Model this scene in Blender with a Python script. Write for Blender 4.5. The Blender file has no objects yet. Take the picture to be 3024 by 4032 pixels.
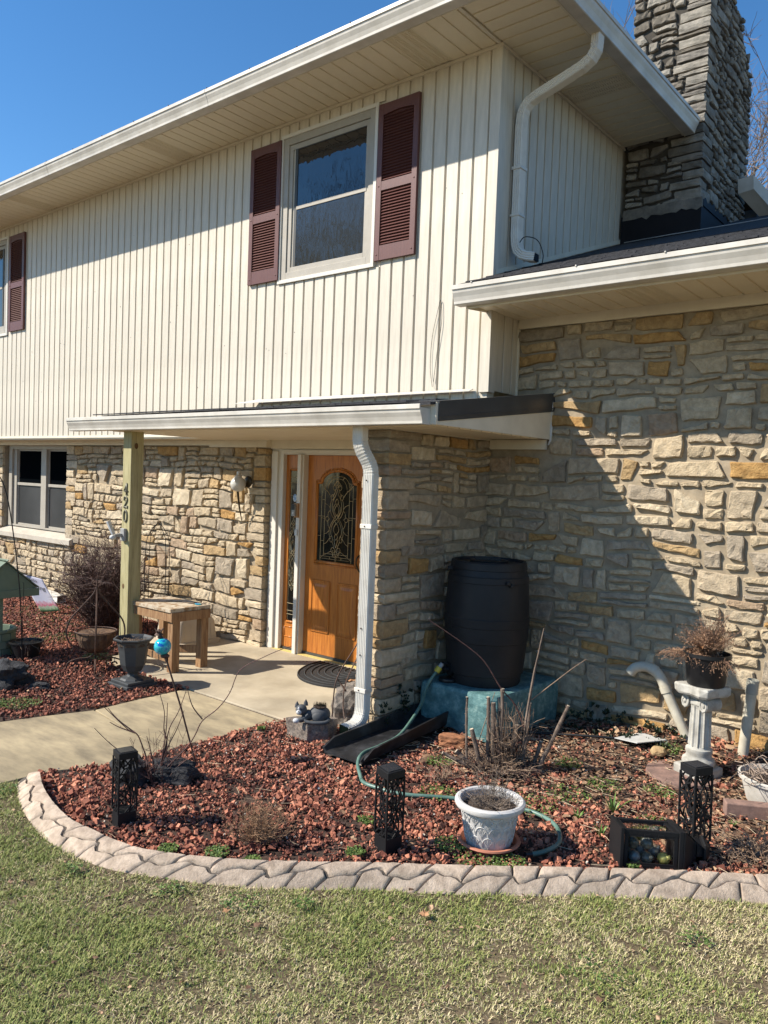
import bpy, bmesh, math, random
import numpy as np
from mathutils import Vector, Matrix, noise
from mathutils.geometry import delaunay_2d_cdt

rnd = random.Random(7)
PI = math.pi
scene = bpy.context.scene
C = scene.collection

# ---------------------------------------------------------------- camera
cd = bpy.data.cameras.new('camera')
cam = bpy.data.objects.new('camera', cd); C.objects.link(cam)
cd.sensor_fit = 'VERTICAL'; cd.sensor_height = 36.0; cd.sensor_width = 27.0
cd.lens = 36.0 * 3096.9 / 4032.0
cd.clip_start = 0.05; cd.clip_end = 1000
yaw, pitch, roll = math.radians(-39.3816), math.radians(-2.3497), math.radians(2.1482)
fw = Vector((math.sin(yaw) * math.cos(pitch), math.cos(yaw) * math.cos(pitch), math.sin(pitch)))
rt = Vector((math.cos(yaw), -math.sin(yaw), 0)); up = rt.cross(fw)
r2 = rt * math.cos(roll) + up * math.sin(roll)
u2 = -rt * math.sin(roll) + up * math.cos(roll)
mw = Matrix.Identity(4)
for i in range(3):
    mw[i][0] = r2[i]; mw[i][1] = u2[i]; mw[i][2] = -fw[i]
mw[0][3], mw[1][3], mw[2][3] = 0, 0, 1.81
cam.matrix_world = mw
scene.camera = cam

# ---------------------------------------------------------------- sky and sun
SUN = Vector((-0.843, -0.877, 1.0)).normalized()
world = bpy.data.worlds.new('World'); scene.world = world; world.use_nodes = True
wn = world.node_tree.nodes; wl = world.node_tree.links
sky = wn.new('ShaderNodeTexSky'); sky.sky_type = 'NISHITA'; sky.sun_disc = False
sky.sun_elevation = math.asin(SUN.z)
sky.sun_rotation = math.atan2(SUN.x, SUN.y)
sky.air_density = 1.0; sky.dust_density = 0.0; sky.ozone_density = 3.0; sky.altitude = 200
hs = wn.new('ShaderNodeHueSaturation'); hs.inputs['Saturation'].default_value = 1.24
wl.new(sky.outputs[0], hs.inputs['Color']); wl.new(hs.outputs[0], wn['Background'].inputs[0])
wn['Background'].inputs[1].default_value = 0.112
sd = bpy.data.lights.new('sun', 'SUN'); sd.energy = 5.0; sd.angle = math.radians(0.53); sd.color = (1.0, 0.93, 0.82)
so = bpy.data.objects.new('sun', sd); C.objects.link(so)
so.rotation_euler = SUN.to_track_quat('Z', 'Y').to_euler()
so.location = (-8, -8, 12)
scene.view_settings.view_transform = 'Standard'
scene.view_settings.look = 'None'
scene.view_settings.exposure = 0.70
scene.view_settings.gamma = 1.0
scene.view_settings.use_curve_mapping = False

# ---------------------------------------------------------------- materials
MATS = {}
def mat(name, c, c2=None, scale=6.0, rough=0.7, bump=0.0, bscale=60.0, metal=0.0, spec=0.4,
        c3=None, stretch=None, attr=None, lo=0.35, hi=0.65, bdist=0.004, detail=5, trans=0.0, big=None, var=0.0):
    if name in MATS: return MATS[name]
    m = bpy.data.materials.new(name); m.use_nodes = True
    n = m.node_tree.nodes; l = m.node_tree.links
    b = n['Principled BSDF']
    b.inputs['Roughness'].default_value = rough
    b.inputs['Metallic'].default_value = metal
    b.inputs['Specular IOR Level'].default_value = spec
    if trans: b.inputs['Transmission Weight'].default_value = trans
    tc = n.new('ShaderNodeTexCoord'); vec = tc.outputs['Object']
    if stretch:
        mp = n.new('ShaderNodeMapping'); mp.inputs['Scale'].default_value = stretch
        l.new(vec, mp.inputs[0]); vec = mp.outputs[0]
    ns = n.new('ShaderNodeTexNoise'); ns.inputs['Scale'].default_value = scale
    ns.inputs['Detail'].default_value = detail; ns.inputs['Roughness'].default_value = 0.65
    l.new(vec, ns.inputs['Vector'])
    cr = n.new('ShaderNodeValToRGB')
    c2 = c2 or tuple(x * 0.8 for x in c)
    e = cr.color_ramp.elements
    e[0].position = lo; e[0].color = (*c2, 1); e[1].position = hi; e[1].color = (*c, 1)
    if c3:
        x = e.new(0.5 * (lo + hi)); x.color = (*c3, 1)
    src = ns.outputs['Fac']
    if attr:
        at = n.new('ShaderNodeAttribute'); at.attribute_name = attr
        mx = n.new('ShaderNodeMath'); mx.operation = 'MULTIPLY_ADD'
        l.new(ns.outputs['Fac'], mx.inputs[0]); mx.inputs[1].default_value = 0.3
        l.new(at.outputs['Fac'], mx.inputs[2]); src = mx.outputs[0]
    l.new(src, cr.inputs[0])
    col = cr.outputs[0]
    if var:
        oi = n.new('ShaderNodeObjectInfo'); mv = n.new('ShaderNodeMapRange'); mv.inputs[3].default_value = 1 - var; mv.inputs[4].default_value = 1.0
        l.new(oi.outputs['Random'], mv.inputs[0]); mq = n.new('ShaderNodeMix'); mq.data_type = 'RGBA'; mq.blend_type = 'MULTIPLY'; mq.inputs['Factor'].default_value = 1
        l.new(col, mq.inputs['A']); l.new(mv.outputs[0], mq.inputs['B']); col = mq.outputs['Result']
    if big:   # slow large-scale blotches: (scale, darkest factor)
        nb = n.new('ShaderNodeTexNoise'); nb.inputs['Scale'].default_value = big[0]; nb.inputs['Detail'].default_value = 4
        l.new(tc.outputs['Object'], nb.inputs['Vector'])
        mr = n.new('ShaderNodeMapRange'); mr.inputs[1].default_value = 0.35; mr.inputs[2].default_value = 0.65
        mr.inputs[3].default_value = big[1]; mr.inputs[4].default_value = 1.0
        l.new(nb.outputs['Fac'], mr.inputs[0])
        mm = n.new('ShaderNodeMix'); mm.data_type = 'RGBA'; mm.blend_type = 'MULTIPLY'; mm.inputs['Factor'].default_value = 1
        l.new(col, mm.inputs['A']); l.new(mr.outputs[0], mm.inputs['B']); col = mm.outputs['Result']
    l.new(col, b.inputs['Base Color'])
    if bump:
        nb = n.new('ShaderNodeTexNoise'); nb.inputs['Scale'].default_value = bscale
        nb.inputs['Detail'].default_value = 8; nb.inputs['Roughness'].default_value = 0.7
        l.new(vec, nb.inputs['Vector'])
        bp = n.new('ShaderNodeBump'); bp.inputs['Strength'].default_value = bump; bp.inputs['Distance'].default_value = bdist
        l.new(nb.outputs['Fac'], bp.inputs['Height']); l.new(bp.outputs[0], b.inputs['Normal'])
    MATS[name] = m
    return m

SIDING = mat('siding', (0.68, 0.615, 0.505), (0.575, 0.52, 0.425), scale=5, rough=0.5, stretch=(6, 6, 0.6), bump=0.25, bscale=40, bdist=0.002, big=(0.8, 0.90), var=0.07)
SOFFIT = mat('soffit', (0.80, 0.71, 0.53), (0.74, 0.65, 0.48), scale=4, rough=0.5)
GUTTER = mat('gutter_paint', (0.66, 0.62, 0.55), (0.54, 0.50, 0.43), scale=5, rough=0.42, big=(3, 0.86))
TRIM = mat('cream_trim', (0.70, 0.64, 0.51), (0.63, 0.57, 0.45), scale=5, rough=0.5)
DOWNSPOUT = mat('downspout_paint', (0.66, 0.63, 0.56), (0.54, 0.50, 0.43), scale=7, rough=0.4, lo=0.25, hi=0.5)
WHITE = mat('white_vinyl', (0.64, 0.60, 0.53), (0.63, 0.60, 0.53), rough=0.4)
FRAMEM = mat('window_frame_paint', (0.38, 0.345, 0.29), (0.33, 0.30, 0.25), rough=0.5)
SHUT = mat('shutter_vinyl', (0.130, 0.050, 0.042), (0.098, 0.036, 0.032), scale=3, rough=0.45, stretch=(20, 20, 3), bump=0.2, bscale=30)
SASH = mat('dark_sash', (0.06, 0.06, 0.055), rough=0.5)
SCREEN = mat('insect_screen', (0.060, 0.060, 0.060), (0.045, 0.045, 0.045), scale=300, rough=0.5, spec=0.15, big=(1.5, 0.6))
CURTAIN = mat('curtain', (0.2, 0.2, 0.19), (0.06, 0.06, 0.06), scale=8, rough=0.9, stretch=(4, 4, .3))
MORTAR = mat('mortar', (0.40, 0.325, 0.225), (0.28, 0.225, 0.155), scale=12, rough=0.95, bump=0.5, bscale=70, bdist=0.006, big=(1.2, 0.85))
ROOFM = mat('asphalt_shingle', (0.045, 0.045, 0.05), (0.02, 0.02, 0.022), scale=40, rough=0.95, bump=0.6, bscale=150)
BLACKFL = mat('black_flashing', (0.010, 0.010, 0.014), (0.007, 0.007, 0.01), rough=0.55, spec=0.2)
DRIP = mat('dark_drip_edge', (0.055, 0.057, 0.06), (0.04, 0.042, 0.045), rough=0.35, spec=0.5)
POSTW = mat('treated_pine', (0.42, 0.37, 0.205), (0.27, 0.23, 0.115), scale=5, rough=0.75, stretch=(8, 8, 0.7), bump=0.4, bscale=14, c3=(0.37, 0.325, 0.165))
TABLEW = mat('weathered_pine', (0.36, 0.215, 0.105), (0.20, 0.10, 0.045), scale=5, rough=0.8, stretch=(9, 9, 1.2), bump=0.4, bscale=16)
TABLETOP = mat('peeling_table_top', (0.50, 0.42, 0.31), (0.27, 0.17, 0.09), scale=14, rough=0.8, lo=0.42, hi=0.55, bump=0.3)
DOORW = mat('oak_door', (0.50, 0.185, 0.034), (0.31, 0.10, 0.018), scale=4, rough=0.33, stretch=(12, 12, 0.9), bump=0.25, bscale=12, c3=(0.42, 0.145, 0.027), bdist=0.002)
LEAD = mat('brass_came', (0.45, 0.38, 0.24), rough=0.35, metal=0.7)
METALBLK = mat('black_metal', (0.014, 0.014, 0.015), (0.010, 0.010, 0.011), rough=0.55, spec=0.2)
RUST = mat('rusty_rod', (0.11, 0.055, 0.035), (0.045, 0.028, 0.02), scale=30, rough=0.7)
PLBLK = mat('black_plastic', (0.014, 0.014, 0.015), (0.010, 0.010, 0.011), rough=0.42)
BARRELM = mat('barrel_plastic', (0.024, 0.023, 0.024), (0.016, 0.016, 0.017), scale=3, rough=0.5, spec=0.25, bump=0.1, bscale=200)
URNM = mat('urn_plastic', (0.055, 0.058, 0.060), (0.035, 0.038, 0.04), scale=7, rough=0.55)
TEAL = mat('teal_block_paint', (0.20, 0.32, 0.30), (0.05, 0.125, 0.13), scale=16, rough=0.75, lo=0.36, hi=0.68, bump=0.6, bscale=60, c3=(0.095, 0.20, 0.20), bdist=0.008)
HOSEM = mat('garden_hose_vinyl', (0.13, 0.22, 0.18), (0.07, 0.14, 0.11), scale=12, rough=0.4)
YELLOW = mat('yellow_plastic', (0.65, 0.48, 0.05), rough=0.4)
CONC = mat('porch_concrete', (0.52, 0.44, 0.315), (0.41, 0.34, 0.235), scale=3, rough=0.85, bump=0.35, bscale=140, big=(2.2, 0.74), detail=9)
PATHM = mat('path_concrete', (0.46, 0.37, 0.225), (0.24, 0.195, 0.125), stretch=(1, 2.6, 1), scale=3.0, rough=0.9, bump=0.4, bscale=110, big=(0.8, 0.66), lo=0.3, hi=0.62)
CURBM = mat('stamped_curb', (0.59, 0.465, 0.355), (0.38, 0.29, 0.215), scale=22, rough=0.9, bump=0.9, bscale=75, big=(5, 0.74), detail=9, bdist=0.006)
GROOVE = mat('curb_groove', (0.085, 0.070, 0.056), rough=0.95)
SOIL = mat('bed_soil', (0.075, 0.045, 0.032), (0.035, 0.022, 0.016), scale=20, rough=1, bump=0.8, bscale=50, bdist=0.01)
LAVA = mat('red_lava_gravel', (0.54, 0.225, 0.135), (0.055, 0.031, 0.024), scale=30, rough=0.9, attr='tint', lo=0.15, hi=1.05, c3=(0.235, 0.078, 0.048), bump=0.5, bscale=160)
LEAFM = mat('dead_leaf', (0.42, 0.27, 0.16), (0.085, 0.045, 0.027), scale=20, rough=0.8, attr='tint', lo=0.15, hi=1.1, c3=(0.20, 0.11, 0.062))
GREENM = mat('green_blade', (0.13, 0.19, 0.040), (0.045, 0.085, 0.018), scale=20, rough=0.6, attr='tint', lo=0.15, hi=1.05)
GRASSM = mat('grass_blade', (0.64, 0.52, 0.32), (0.105, 0.165, 0.026), scale=8, rough=0.7, attr='tint', lo=0.12, hi=1.0, c3=(0.32, 0.33, 0.10))
TWIG = mat('pale_twig', (0.30, 0.21, 0.14), (0.16, 0.10, 0.065), scale=30, rough=0.85)
TWIGRED = mat('red_brown_twig', (0.13, 0.062, 0.048), (0.06, 0.03, 0.026), scale=30, rough=0.7)
TWIGPURP = mat('purple_twig', (0.125, 0.062, 0.046), (0.055, 0.030, 0.024), scale=30, rough=0.7)
BARK = mat('bark', (0.20, 0.15, 0.115), (0.085, 0.06, 0.045), scale=18, rough=0.95, bump=0.6, bscale=40)
CUTW = mat('cut_wood', (0.60, 0.50, 0.37), rough=0.9)
TREEB = mat('tree_bark', (0.23, 0.18, 0.145), (0.12, 0.09, 0.07), scale=3, rough=0.95)
TERRA = mat('terracotta', (0.50, 0.20, 0.12), (0.42, 0.16, 0.10), rough=0.7)
POTW = mat('grey_white_pot', (0.60, 0.58, 0.55), (0.49, 0.475, 0.455), scale=7, rough=0.6, bump=0.3)
POTC = mat('weathered_cream_pot', (0.56, 0.52, 0.46), (0.40, 0.37, 0.32), scale=8, rough=0.8)
PEDM = mat('cast_stone', (0.46, 0.44, 0.39), (0.27, 0.255, 0.22), scale=9, rough=0.9, bump=0.5, bscale=70, lo=0.35, hi=0.6)
PVC = mat('pvc_pipe', (0.56, 0.52, 0.42), (0.44, 0.40, 0.31), scale=7, rough=0.5)
CATM = mat('cat_grey', (0.075, 0.080, 0.085), (0.05, 0.053, 0.057), scale=20, rough=0.65)
CATW = mat('cat_white', (0.60, 0.60, 0.60), rough=0.6)
BRICKG = mat('split_block', (0.28, 0.225, 0.18), (0.10, 0.085, 0.075), scale=60, rough=0.95, bump=1.0, bscale=60, bdist=0.012)
ROCKG = mat('field_rock', (0.24, 0.20, 0.165), (0.09, 0.08, 0.07), scale=25, rough=0.95, bump=0.9, bscale=40, bdist=0.012)
LAVABLK = mat('black_lava_rock', (0.045, 0.045, 0.048), (0.018, 0.018, 0.02), scale=20, rough=0.95, bump=1.0, bscale=30, bdist=0.02)
WELLG = mat('sage_green_paint', (0.150, 0.195, 0.135), (0.115, 0.155, 0.105), scale=5, rough=0.65)
BINM = mat('tan_plastic', (0.47, 0.40, 0.31), (0.42, 0.35, 0.27), rough=0.5)
COCO = mat('coco_liner', (0.17, 0.10, 0.055), (0.07, 0.04, 0.025), scale=30, rough=1, bump=0.8, bscale=80, stretch=(1, 1, 0.3))
MATM = mat('rubber_mat', (0.030, 0.030, 0.030), (0.018, 0.018, 0.018), scale=40, rough=0.7)
STRIP = mat('yellow_tread', (0.62, 0.50, 0.19), (0.50, 0.38, 0.12), scale=40, rough=0.75)
SMOKEG = mat('lamp_globe_glass', (0.62, 0.60, 0.55), rough=0.15, spec=0.6)
BRASS = mat('dark_bronze', (0.06, 0.045, 0.025), rough=0.4, metal=0.5)
PLG = mat('grey_plastic', (0.33, 0.33, 0.32), rough=0.4)
PLW = mat('white_plastic', (0.60, 0.60, 0.58), rough=0.4)
REDSTONE = mat('red_paver', (0.30, 0.185, 0.145), (0.17, 0.11, 0.09), scale=14, rough=0.9, bump=0.4)
NUMM = mat('house_number_metal', (0.16, 0.15, 0.11), rough=0.45, metal=0.3)
GAZE = mat('blue_gazing_glass', (0.02, 0.30, 0.42), (0.01, 0.10, 0.40), scale=18, rough=0.08, spec=0.8, lo=0.4, hi=0.6, c3=(0.03, 0.5, 0.5), stretch=(1, 1, 2))
BULBC = mat('bulb_glass', (0.20, 0.20, 0.19), rough=0.15, metal=0.2)
BULBG = mat('bulb_grey', (0.10, 0.10, 0.085), rough=0.15)
BULBY = mat('bulb_yellow', (0.36, 0.33, 0.10), rough=0.15, metal=0.2)
POTSOIL = mat('pot_soil', (0.08, 0.055, 0.04), (0.04, 0.028, 0.02), scale=50, rough=1, bump=1, bscale=80)
STRINGM = mat('dark_cord', (0.02, 0.02, 0.02), rough=0.8)
ORANGEB = mat('doorbell_wedge', (0.40, 0.22, 0.10), rough=0.5)

def glassmat(name, base, rough=0.02, wave=0.0, spec=0.8):
    m = bpy.data.materials.new(name); m.use_nodes = True
    n = m.node_tree.nodes; l = m.node_tree.links; b = n['Principled BSDF']
    b.inputs['Base Color'].default_value = (*base, 1); b.inputs['Roughness'].default_value = rough
    b.inputs['Specular IOR Level'].default_value = spec
    if wave:
        tc = n.new('ShaderNodeTexCoord'); mp = n.new('ShaderNodeMapping'); mp.inputs['Scale'].default_value = (2.6, 1, 1.3)
        ns = n.new('ShaderNodeTexNoise'); ns.inputs['Scale'].default_value = 3; ns.inputs['Detail'].default_value = 2
        bp = n.new('ShaderNodeBump'); bp.inputs['Strength'].default_value = wave; bp.inputs['Distance'].default_value = 0.01
        l.new(tc.outputs['Object'], mp.inputs[0]); l.new(mp.outputs[0], ns.inputs['Vector'])
        l.new(ns.outputs['Fac'], bp.inputs['Height']); l.new(bp.outputs[0], b.inputs['Normal'])
    return m
PANE = glassmat('window_glass', (0.012, 0.014, 0.016), 0.015, 0.3, spec=1.0)
PANEL = glassmat('shaded_window_glass', (0.003, 0.004, 0.005), 0.3, 0.2, spec=0.0)
PANED = glassmat('door_glass', (0.008, 0.008, 0.007), 0.08, 0.2, spec=0.4)
MATS['lantern_glass'] = lg = bpy.data.materials.new('lantern_glass'); lg.use_nodes = True
_b = lg.node_tree.nodes['Principled BSDF']; _b.inputs['Base Color'].default_value = (0.9, 0.95, 0.92, 1)
_b.inputs['Transmission Weight'].default_value = 1.0; _b.inputs['Roughness'].default_value = 0.03; _b.inputs['IOR'].default_value = 1.1
_b.inputs['Alpha'].default_value = 0.45

STONE = []
for i, (c, c2) in enumerate([((0.637, 0.511, 0.340), (0.392, 0.303, 0.194)), ((0.573, 0.461, 0.316), (0.360, 0.284, 0.194)), ((0.720, 0.597, 0.418), (0.488, 0.391, 0.262)),
                             ((0.488, 0.400, 0.292), (0.297, 0.244, 0.180)), ((0.567, 0.396, 0.202), (0.340, 0.222, 0.107)), ((0.577, 0.347, 0.129), (0.340, 0.183, 0.060)),
                             ((0.515, 0.372, 0.245), (0.330, 0.232, 0.146)), ((0.412, 0.338, 0.241), (0.247, 0.198, 0.142))]):
    STONE.append(mat('limestone_%s' % 'abcdefgh'[i], c, c2, scale=22, rough=0.92, bump=1.0, bscale=70, bdist=0.014, lo=0.28, hi=0.66, detail=10, big=(7, .80)))
CHST = []
for i, (c, c2) in enumerate([((.36, .325, .27), (.14, .128, .108)), ((.28, .25, .21), (.115, .105, .09)), ((.40, .36, .295), (.17, .152, .125)), ((.22, .19, .15), (.09, .08, .065))]):
    CHST.append(mat('chimney_stone_%s' % 'abcd'[i], c, c2, scale=8, rough=0.95, bump=1.0, bscale=80, bdist=0.010, lo=0.3, hi=0.65, detail=9))
CHMORT = mat('chimney_mortar', (0.075, 0.066, 0.054), (0.05, 0.044, 0.036), scale=12, rough=1, bump=0.6, bscale=50, bdist=0.01)

# ---------------------------------------------------------------- object helpers
ORIG = {}
def tag(o, label=None, cat=None, group=None, kind=None):
    if label: o['label'] = label
    if cat: o['category'] = cat
    if group: o['group'] = group
    if kind: o['kind'] = kind
    return o
def thing(name, loc, label, cat, group=None, rotz=0.0):
    o = bpy.data.objects.new(name, None); C.objects.link(o)
    o.location = loc; o.rotation_euler = (0, 0, rotz); o.empty_display_size = 0.1
    ORIG[o.name] = Vector(loc)
    return tag(o, label, cat, group)
def root_origin(p):
    while p is not None and p.name not in ORIG: p = p.parent
    return ORIG[p.name] if p is not None else Vector((0, 0, 0))

class MB:
    """collects shapes in world coordinates and builds ONE mesh object"""
    def __init__(s, M=None):
        s.v = []; s.f = []; s.M = M
    def add(s, vs, fs):
        b = len(s.v)
        if s.M is not None: vs = [s.M @ Vector(v) for v in vs]
        s.v += [tuple(v) for v in vs]; s.f += [tuple(i + b for i in f) for f in fs]
        return s
    def box(s, x0, x1, y0, y1, z0, z1):
        return s.add([(x0, y0, z0), (x1, y0, z0), (x1, y1, z0), (x0, y1, z0), (x0, y0, z1), (x1, y0, z1), (x1, y1, z1), (x0, y1, z1)],
                     [(0, 3, 2, 1), (4, 5, 6, 7), (0, 1, 5, 4), (1, 2, 6, 5), (2, 3, 7, 6), (3, 0, 4, 7)])
    def bar(s, a, b, w, h=None, upv=(0, 0, 1)):
        a = Vector(a); b = Vector(b); h = h or w
        d = (b - a).normalized(); u = Vector(upv)
        if abs(d.dot(u)) > 0.98: u = Vector((0, 1, 0))
        x = d.cross(u).normalized() * w / 2; y = x.cross(d).normalized() * h / 2
        vs = [a - x - y, a + x - y, a + x + y, a - x + y, b - x - y, b + x - y, b + x + y, b - x + y]
        return s.add(vs, [(0, 3, 2, 1), (4, 5, 6, 7), (0, 1, 5, 4), (1, 2, 6, 5), (2, 3, 7, 6), (3, 0, 4, 7)])
    def tube(s, path, r, n=6, cap=True):
        path = [Vector(p) for p in path]; m = len(path)
        if m < 2: return s
        rs = [r] * m if not hasattr(r, '__len__') else list(r)
        t0 = (path[1] - path[0]).normalized()
        u = Vector((0, 0, 1)) if abs(t0.z) < 0.9 else Vector((1, 0, 0))
        nrm = (u - t0 * u.dot(t0)).normalized()
        vs = []
        for i, p in enumerate(path):
            t = (path[min(i + 1, m - 1)] - path[max(i - 1, 0)])
            if t.length < 1e-9: t = t0
            t = t.normalized()
            nrm = (nrm - t * nrm.dot(t))
            if nrm.length < 1e-6: nrm = t.orthogonal()
            nrm.normalize(); bn = t.cross(nrm)
            for k in range(n):
                a = 2 * PI * k / n
                vs.append(p + (nrm * math.cos(a) + bn * math.sin(a)) * rs[i])
        fs = [(i * n + k, i * n + (k + 1) % n, (i + 1) * n + (k + 1) % n, (i + 1) * n + k) for i in range(m - 1) for k in range(n)]
        if cap: fs += [tuple(range(n - 1, -1, -1)), tuple((m - 1) * n + k for k in range(n))]
        return s.add(vs, fs)
    def lathe(s, prof, n=24, c=(0, 0, 0), sx=1.0, sy=1.0, fl=None, rot=0.0):
        vs = []; m = len(prof)
        for (r, z) in prof:
            for k in range(n):
                a = 2 * PI * k / n + rot; q = r if fl is None else fl(r, z, k, n)
                vs.append((c[0] + q * math.cos(a) * sx, c[1] + q * math.sin(a) * sy, c[2] + z))
        fs = [(i * n + k, i * n + (k + 1) % n, (i + 1) * n + (k + 1) % n, (i + 1) * n + k) for i in range(m - 1) for k in range(n)]
        fs += [tuple(range(n - 1, -1, -1)), tuple((m - 1) * n + k for k in range(n))]
        return s.add(vs, fs)
    def prism(s, poly, z0, z1):
        n = len(poly); vs = [(x, y, z0) for x, y in poly] + [(x, y, z1) for x, y in poly]
        fs = [tuple(range(n - 1, -1, -1)), tuple(range(n, 2 * n))] + [(k, (k + 1) % n, n + (k + 1) % n, n + k) for k in range(n)]
        return s.add(vs, fs)
    def prism_y(s, poly, y0, y1):   # polygon in (x,z)
        n = len(poly); vs = [(x, y0, z) for x, z in poly] + [(x, y1, z) for x, z in poly]
        fs = [tuple(range(n)), tuple(range(2 * n - 1, n - 1, -1))] + [(k, n + k, n + (k + 1) % n, (k + 1) % n) for k in range(n)]
        return s.add(vs, fs)
    def prism_x(s, poly, x0, x1):   # polygon in (y,z)
        n = len(poly); vs = [(x0, y, z) for y, z in poly] + [(x1, y, z) for y, z in poly]
        fs = [tuple(range(n - 1, -1, -1)), tuple(range(n, 2 * n))] + [(k, (k + 1) % n, n + (k + 1) % n, n + k) for k in range(n)]
        return s.add(vs, fs)
    def ball(s, c, r, nu=16, nv=10, sc=(1, 1, 1)):
        prof = []
        vs = [(c[0], c[1], c[2] - r * sc[2])]
        for j in range(1, nv):
            a = -PI / 2 + PI * j / nv
            for k in range(nu):
                b = 2 * PI * k / nu
                vs.append((c[0] + r * sc[0] * math.cos(a) * math.cos(b), c[1] + r * sc[1] * math.cos(a) * math.sin(b), c[2] + r * sc[2] * math.sin(a)))
        vs.append((c[0], c[1], c[2] + r * sc[2])); L = len(vs) - 1
        fs = [(0, 1 + (k + 1) % nu, 1 + k) for k in range(nu)]
        for j in range(nv - 2):
            for k in range(nu):
                fs.append((1 + j * nu + k, 1 + j * nu + (k + 1) % nu, 1 + (j + 1) * nu + (k + 1) % nu, 1 + (j + 1) * nu + k))
        b0 = 1 + (nv - 2) * nu
        fs += [(b0 + k, b0 + (k + 1) % nu, L) for k in range(nu)]
        return s.add(vs, fs)
    def build(s, name, m, parent=None, smooth=False, bev=0.0, sub=0, local=False, label=None, cat=None, group=None, kind=None, fix=True, auto=None):
        me = bpy.data.meshes.new(name)
        o0 = Vector((0, 0, 0)) if local else root_origin(parent)
        me.from_pydata([(v[0] - o0.x, v[1] - o0.y, v[2] - o0.z) for v in s.v], [], s.f)
        if fix:
            bm = bmesh.new(); bm.from_mesh(me); bmesh.ops.recalc_face_normals(bm, faces=bm.faces); bm.to_mesh(me); bm.free()
        if smooth:
            me.polygons.foreach_set('use_smooth', [True] * len(me.polygons))
        if isinstance(m, (list, tuple)):
            for q in m: me.materials.append(q)
        else: me.materials.append(m)
        o = bpy.data.objects.new(name, me); C.objects.link(o)
        if parent is not None: o.parent = parent
        if bev:
            b = o.modifiers.new('bevel', 'BEVEL'); b.width = bev; b.segments = 2; b.limit_method = 'ANGLE'; b.angle_limit = math.radians(40)
        if sub:
            b = o.modifiers.new('sub', 'SUBSURF'); b.levels = sub; b.render_levels = sub
        if auto:
            me.set_sharp_from_angle(angle=math.radians(auto))
        return tag(o, label, cat, group, kind)

def dup_part(o, parent=None, loc=None):
    c = o.copy(); C.objects.link(c); c.parent = parent if parent is not None else o.parent
    if loc is not None: c.location = loc
    return c
def copy_tree(o, loc, rot=None, label=None, scale=None):
    r = o.copy(); C.objects.link(r); r.location = loc
    if rot is not None: r.rotation_euler = rot
    if scale is not None: r.scale = scale
    if label: r['label'] = label
    for ch in list(o.children):
        c = ch.copy(); C.objects.link(c); c.parent = r
        for g in list(ch.children):
            d = g.copy(); C.objects.link(d); d.parent = c
    return r
def crom(pts, k=6):
    """smooth curve through points"""
    P = [Vector(p) for p in pts]
    if len(P) < 3: return P
    out = []
    for i in range(len(P) - 1):
        p0 = P[max(i - 1, 0)]; p1 = P[i]; p2 = P[i + 1]; p3 = P[min(i + 2, len(P) - 1)]
        for j in range(k):
            t = j / k
            out.append(0.5 * ((2 * p1) + (p2 - p0) * t + (2 * p0 - 5 * p1 + 4 * p2 - p3) * t * t + (3 * p1 - p0 - 3 * p2 + p3) * t ** 3))
    out.append(P[-1]); return out
def nz(x, y, z=0.0): return noise.noise(Vector((x, y, z)))
def sm(t): t = max(0.0, min(1.0, t)); return t * t * (3 - 2 * t)
GZ = -0.10
def gz(x, y):
    return GZ + 0.11 * sm((x + 3.1) / 1.5) * sm((y - 5.2) / 0.75)

def lump(name, m, parent, c, size, cuts=3, jit=0.08, rz=0.0, seed=1, flat=True, **kw):
    """rough lump: subdivided, noise-displaced ball or block"""
    mb = MB(); n = 5
    bm = bmesh.new(); bmesh.ops.create_icosphere(bm, subdivisions=cuts, radius=1.0)
    R = Matrix.Rotation(rz, 3, 'Z')
    vs = []
    for v in bm.verts:
        p = v.co.copy(); e = kw.get('sq', 0.0)
        if e:
            q = max(abs(p.x), abs(p.y), abs(p.z)); p = p.lerp(p / q, e)
        d = 1 + jit * 2 * noise.fractal(p * 1.6 + Vector((seed * 7.3, 0, 0)), 1.0, 2.0, 4)
        p = Vector((p.x * size[0], p.y * size[1], p.z * size[2])) * d
        vs.append(R @ p + Vector(c))
    fs = [tuple(v.index for v in f.verts) for f in bm.faces]; bm.free()
    mb.add(vs, fs)
    kw.pop('sq', None)
    return mb.build(name, m, parent, smooth=not flat, **kw)

def np_mesh(name, V, F, m, parent=None, tint=None, smooth=False, **tg):
    """big mesh from numpy arrays (V: n x 3, F: m x k, all faces k-sided)"""
    me = bpy.data.meshes.new(name)
    V = np.asarray(V, dtype=np.float32); F = np.asarray(F, dtype=np.int32); k = F.shape[1]
    me.vertices.add(len(V)); me.vertices.foreach_set('co', V.ravel())
    me.loops.add(F.size); me.loops.foreach_set('vertex_index', F.ravel())
    me.polygons.add(len(F)); me.polygons.foreach_set('loop_start', np.arange(0, F.size, k, dtype=np.int32))
    me.update(calc_edges=True)
    if tint is not None:
        a = me.attributes.new('tint', 'FLOAT', 'POINT'); a.data.foreach_set('value', np.asarray(tint, dtype=np.float32))
    me.polygons.foreach_set('use_smooth', np.full(len(F), smooth))
    me.materials.append(m); me.validate()
    o = bpy.data.objects.new(name, me); C.objects.link(o)
    if parent is not None: o.parent = parent
    return tag(o, **tg)

# ================================================================ SETTING
def sheet(name, poly, z, m, zf=None, sub=0, kind='structure'):
    mb = MB(); mb.add([(x, y, z) for x, y in poly], [tuple(range(len(poly)))])
    return mb.build(name, m, None, kind=kind, local=True, fix=False)

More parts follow.
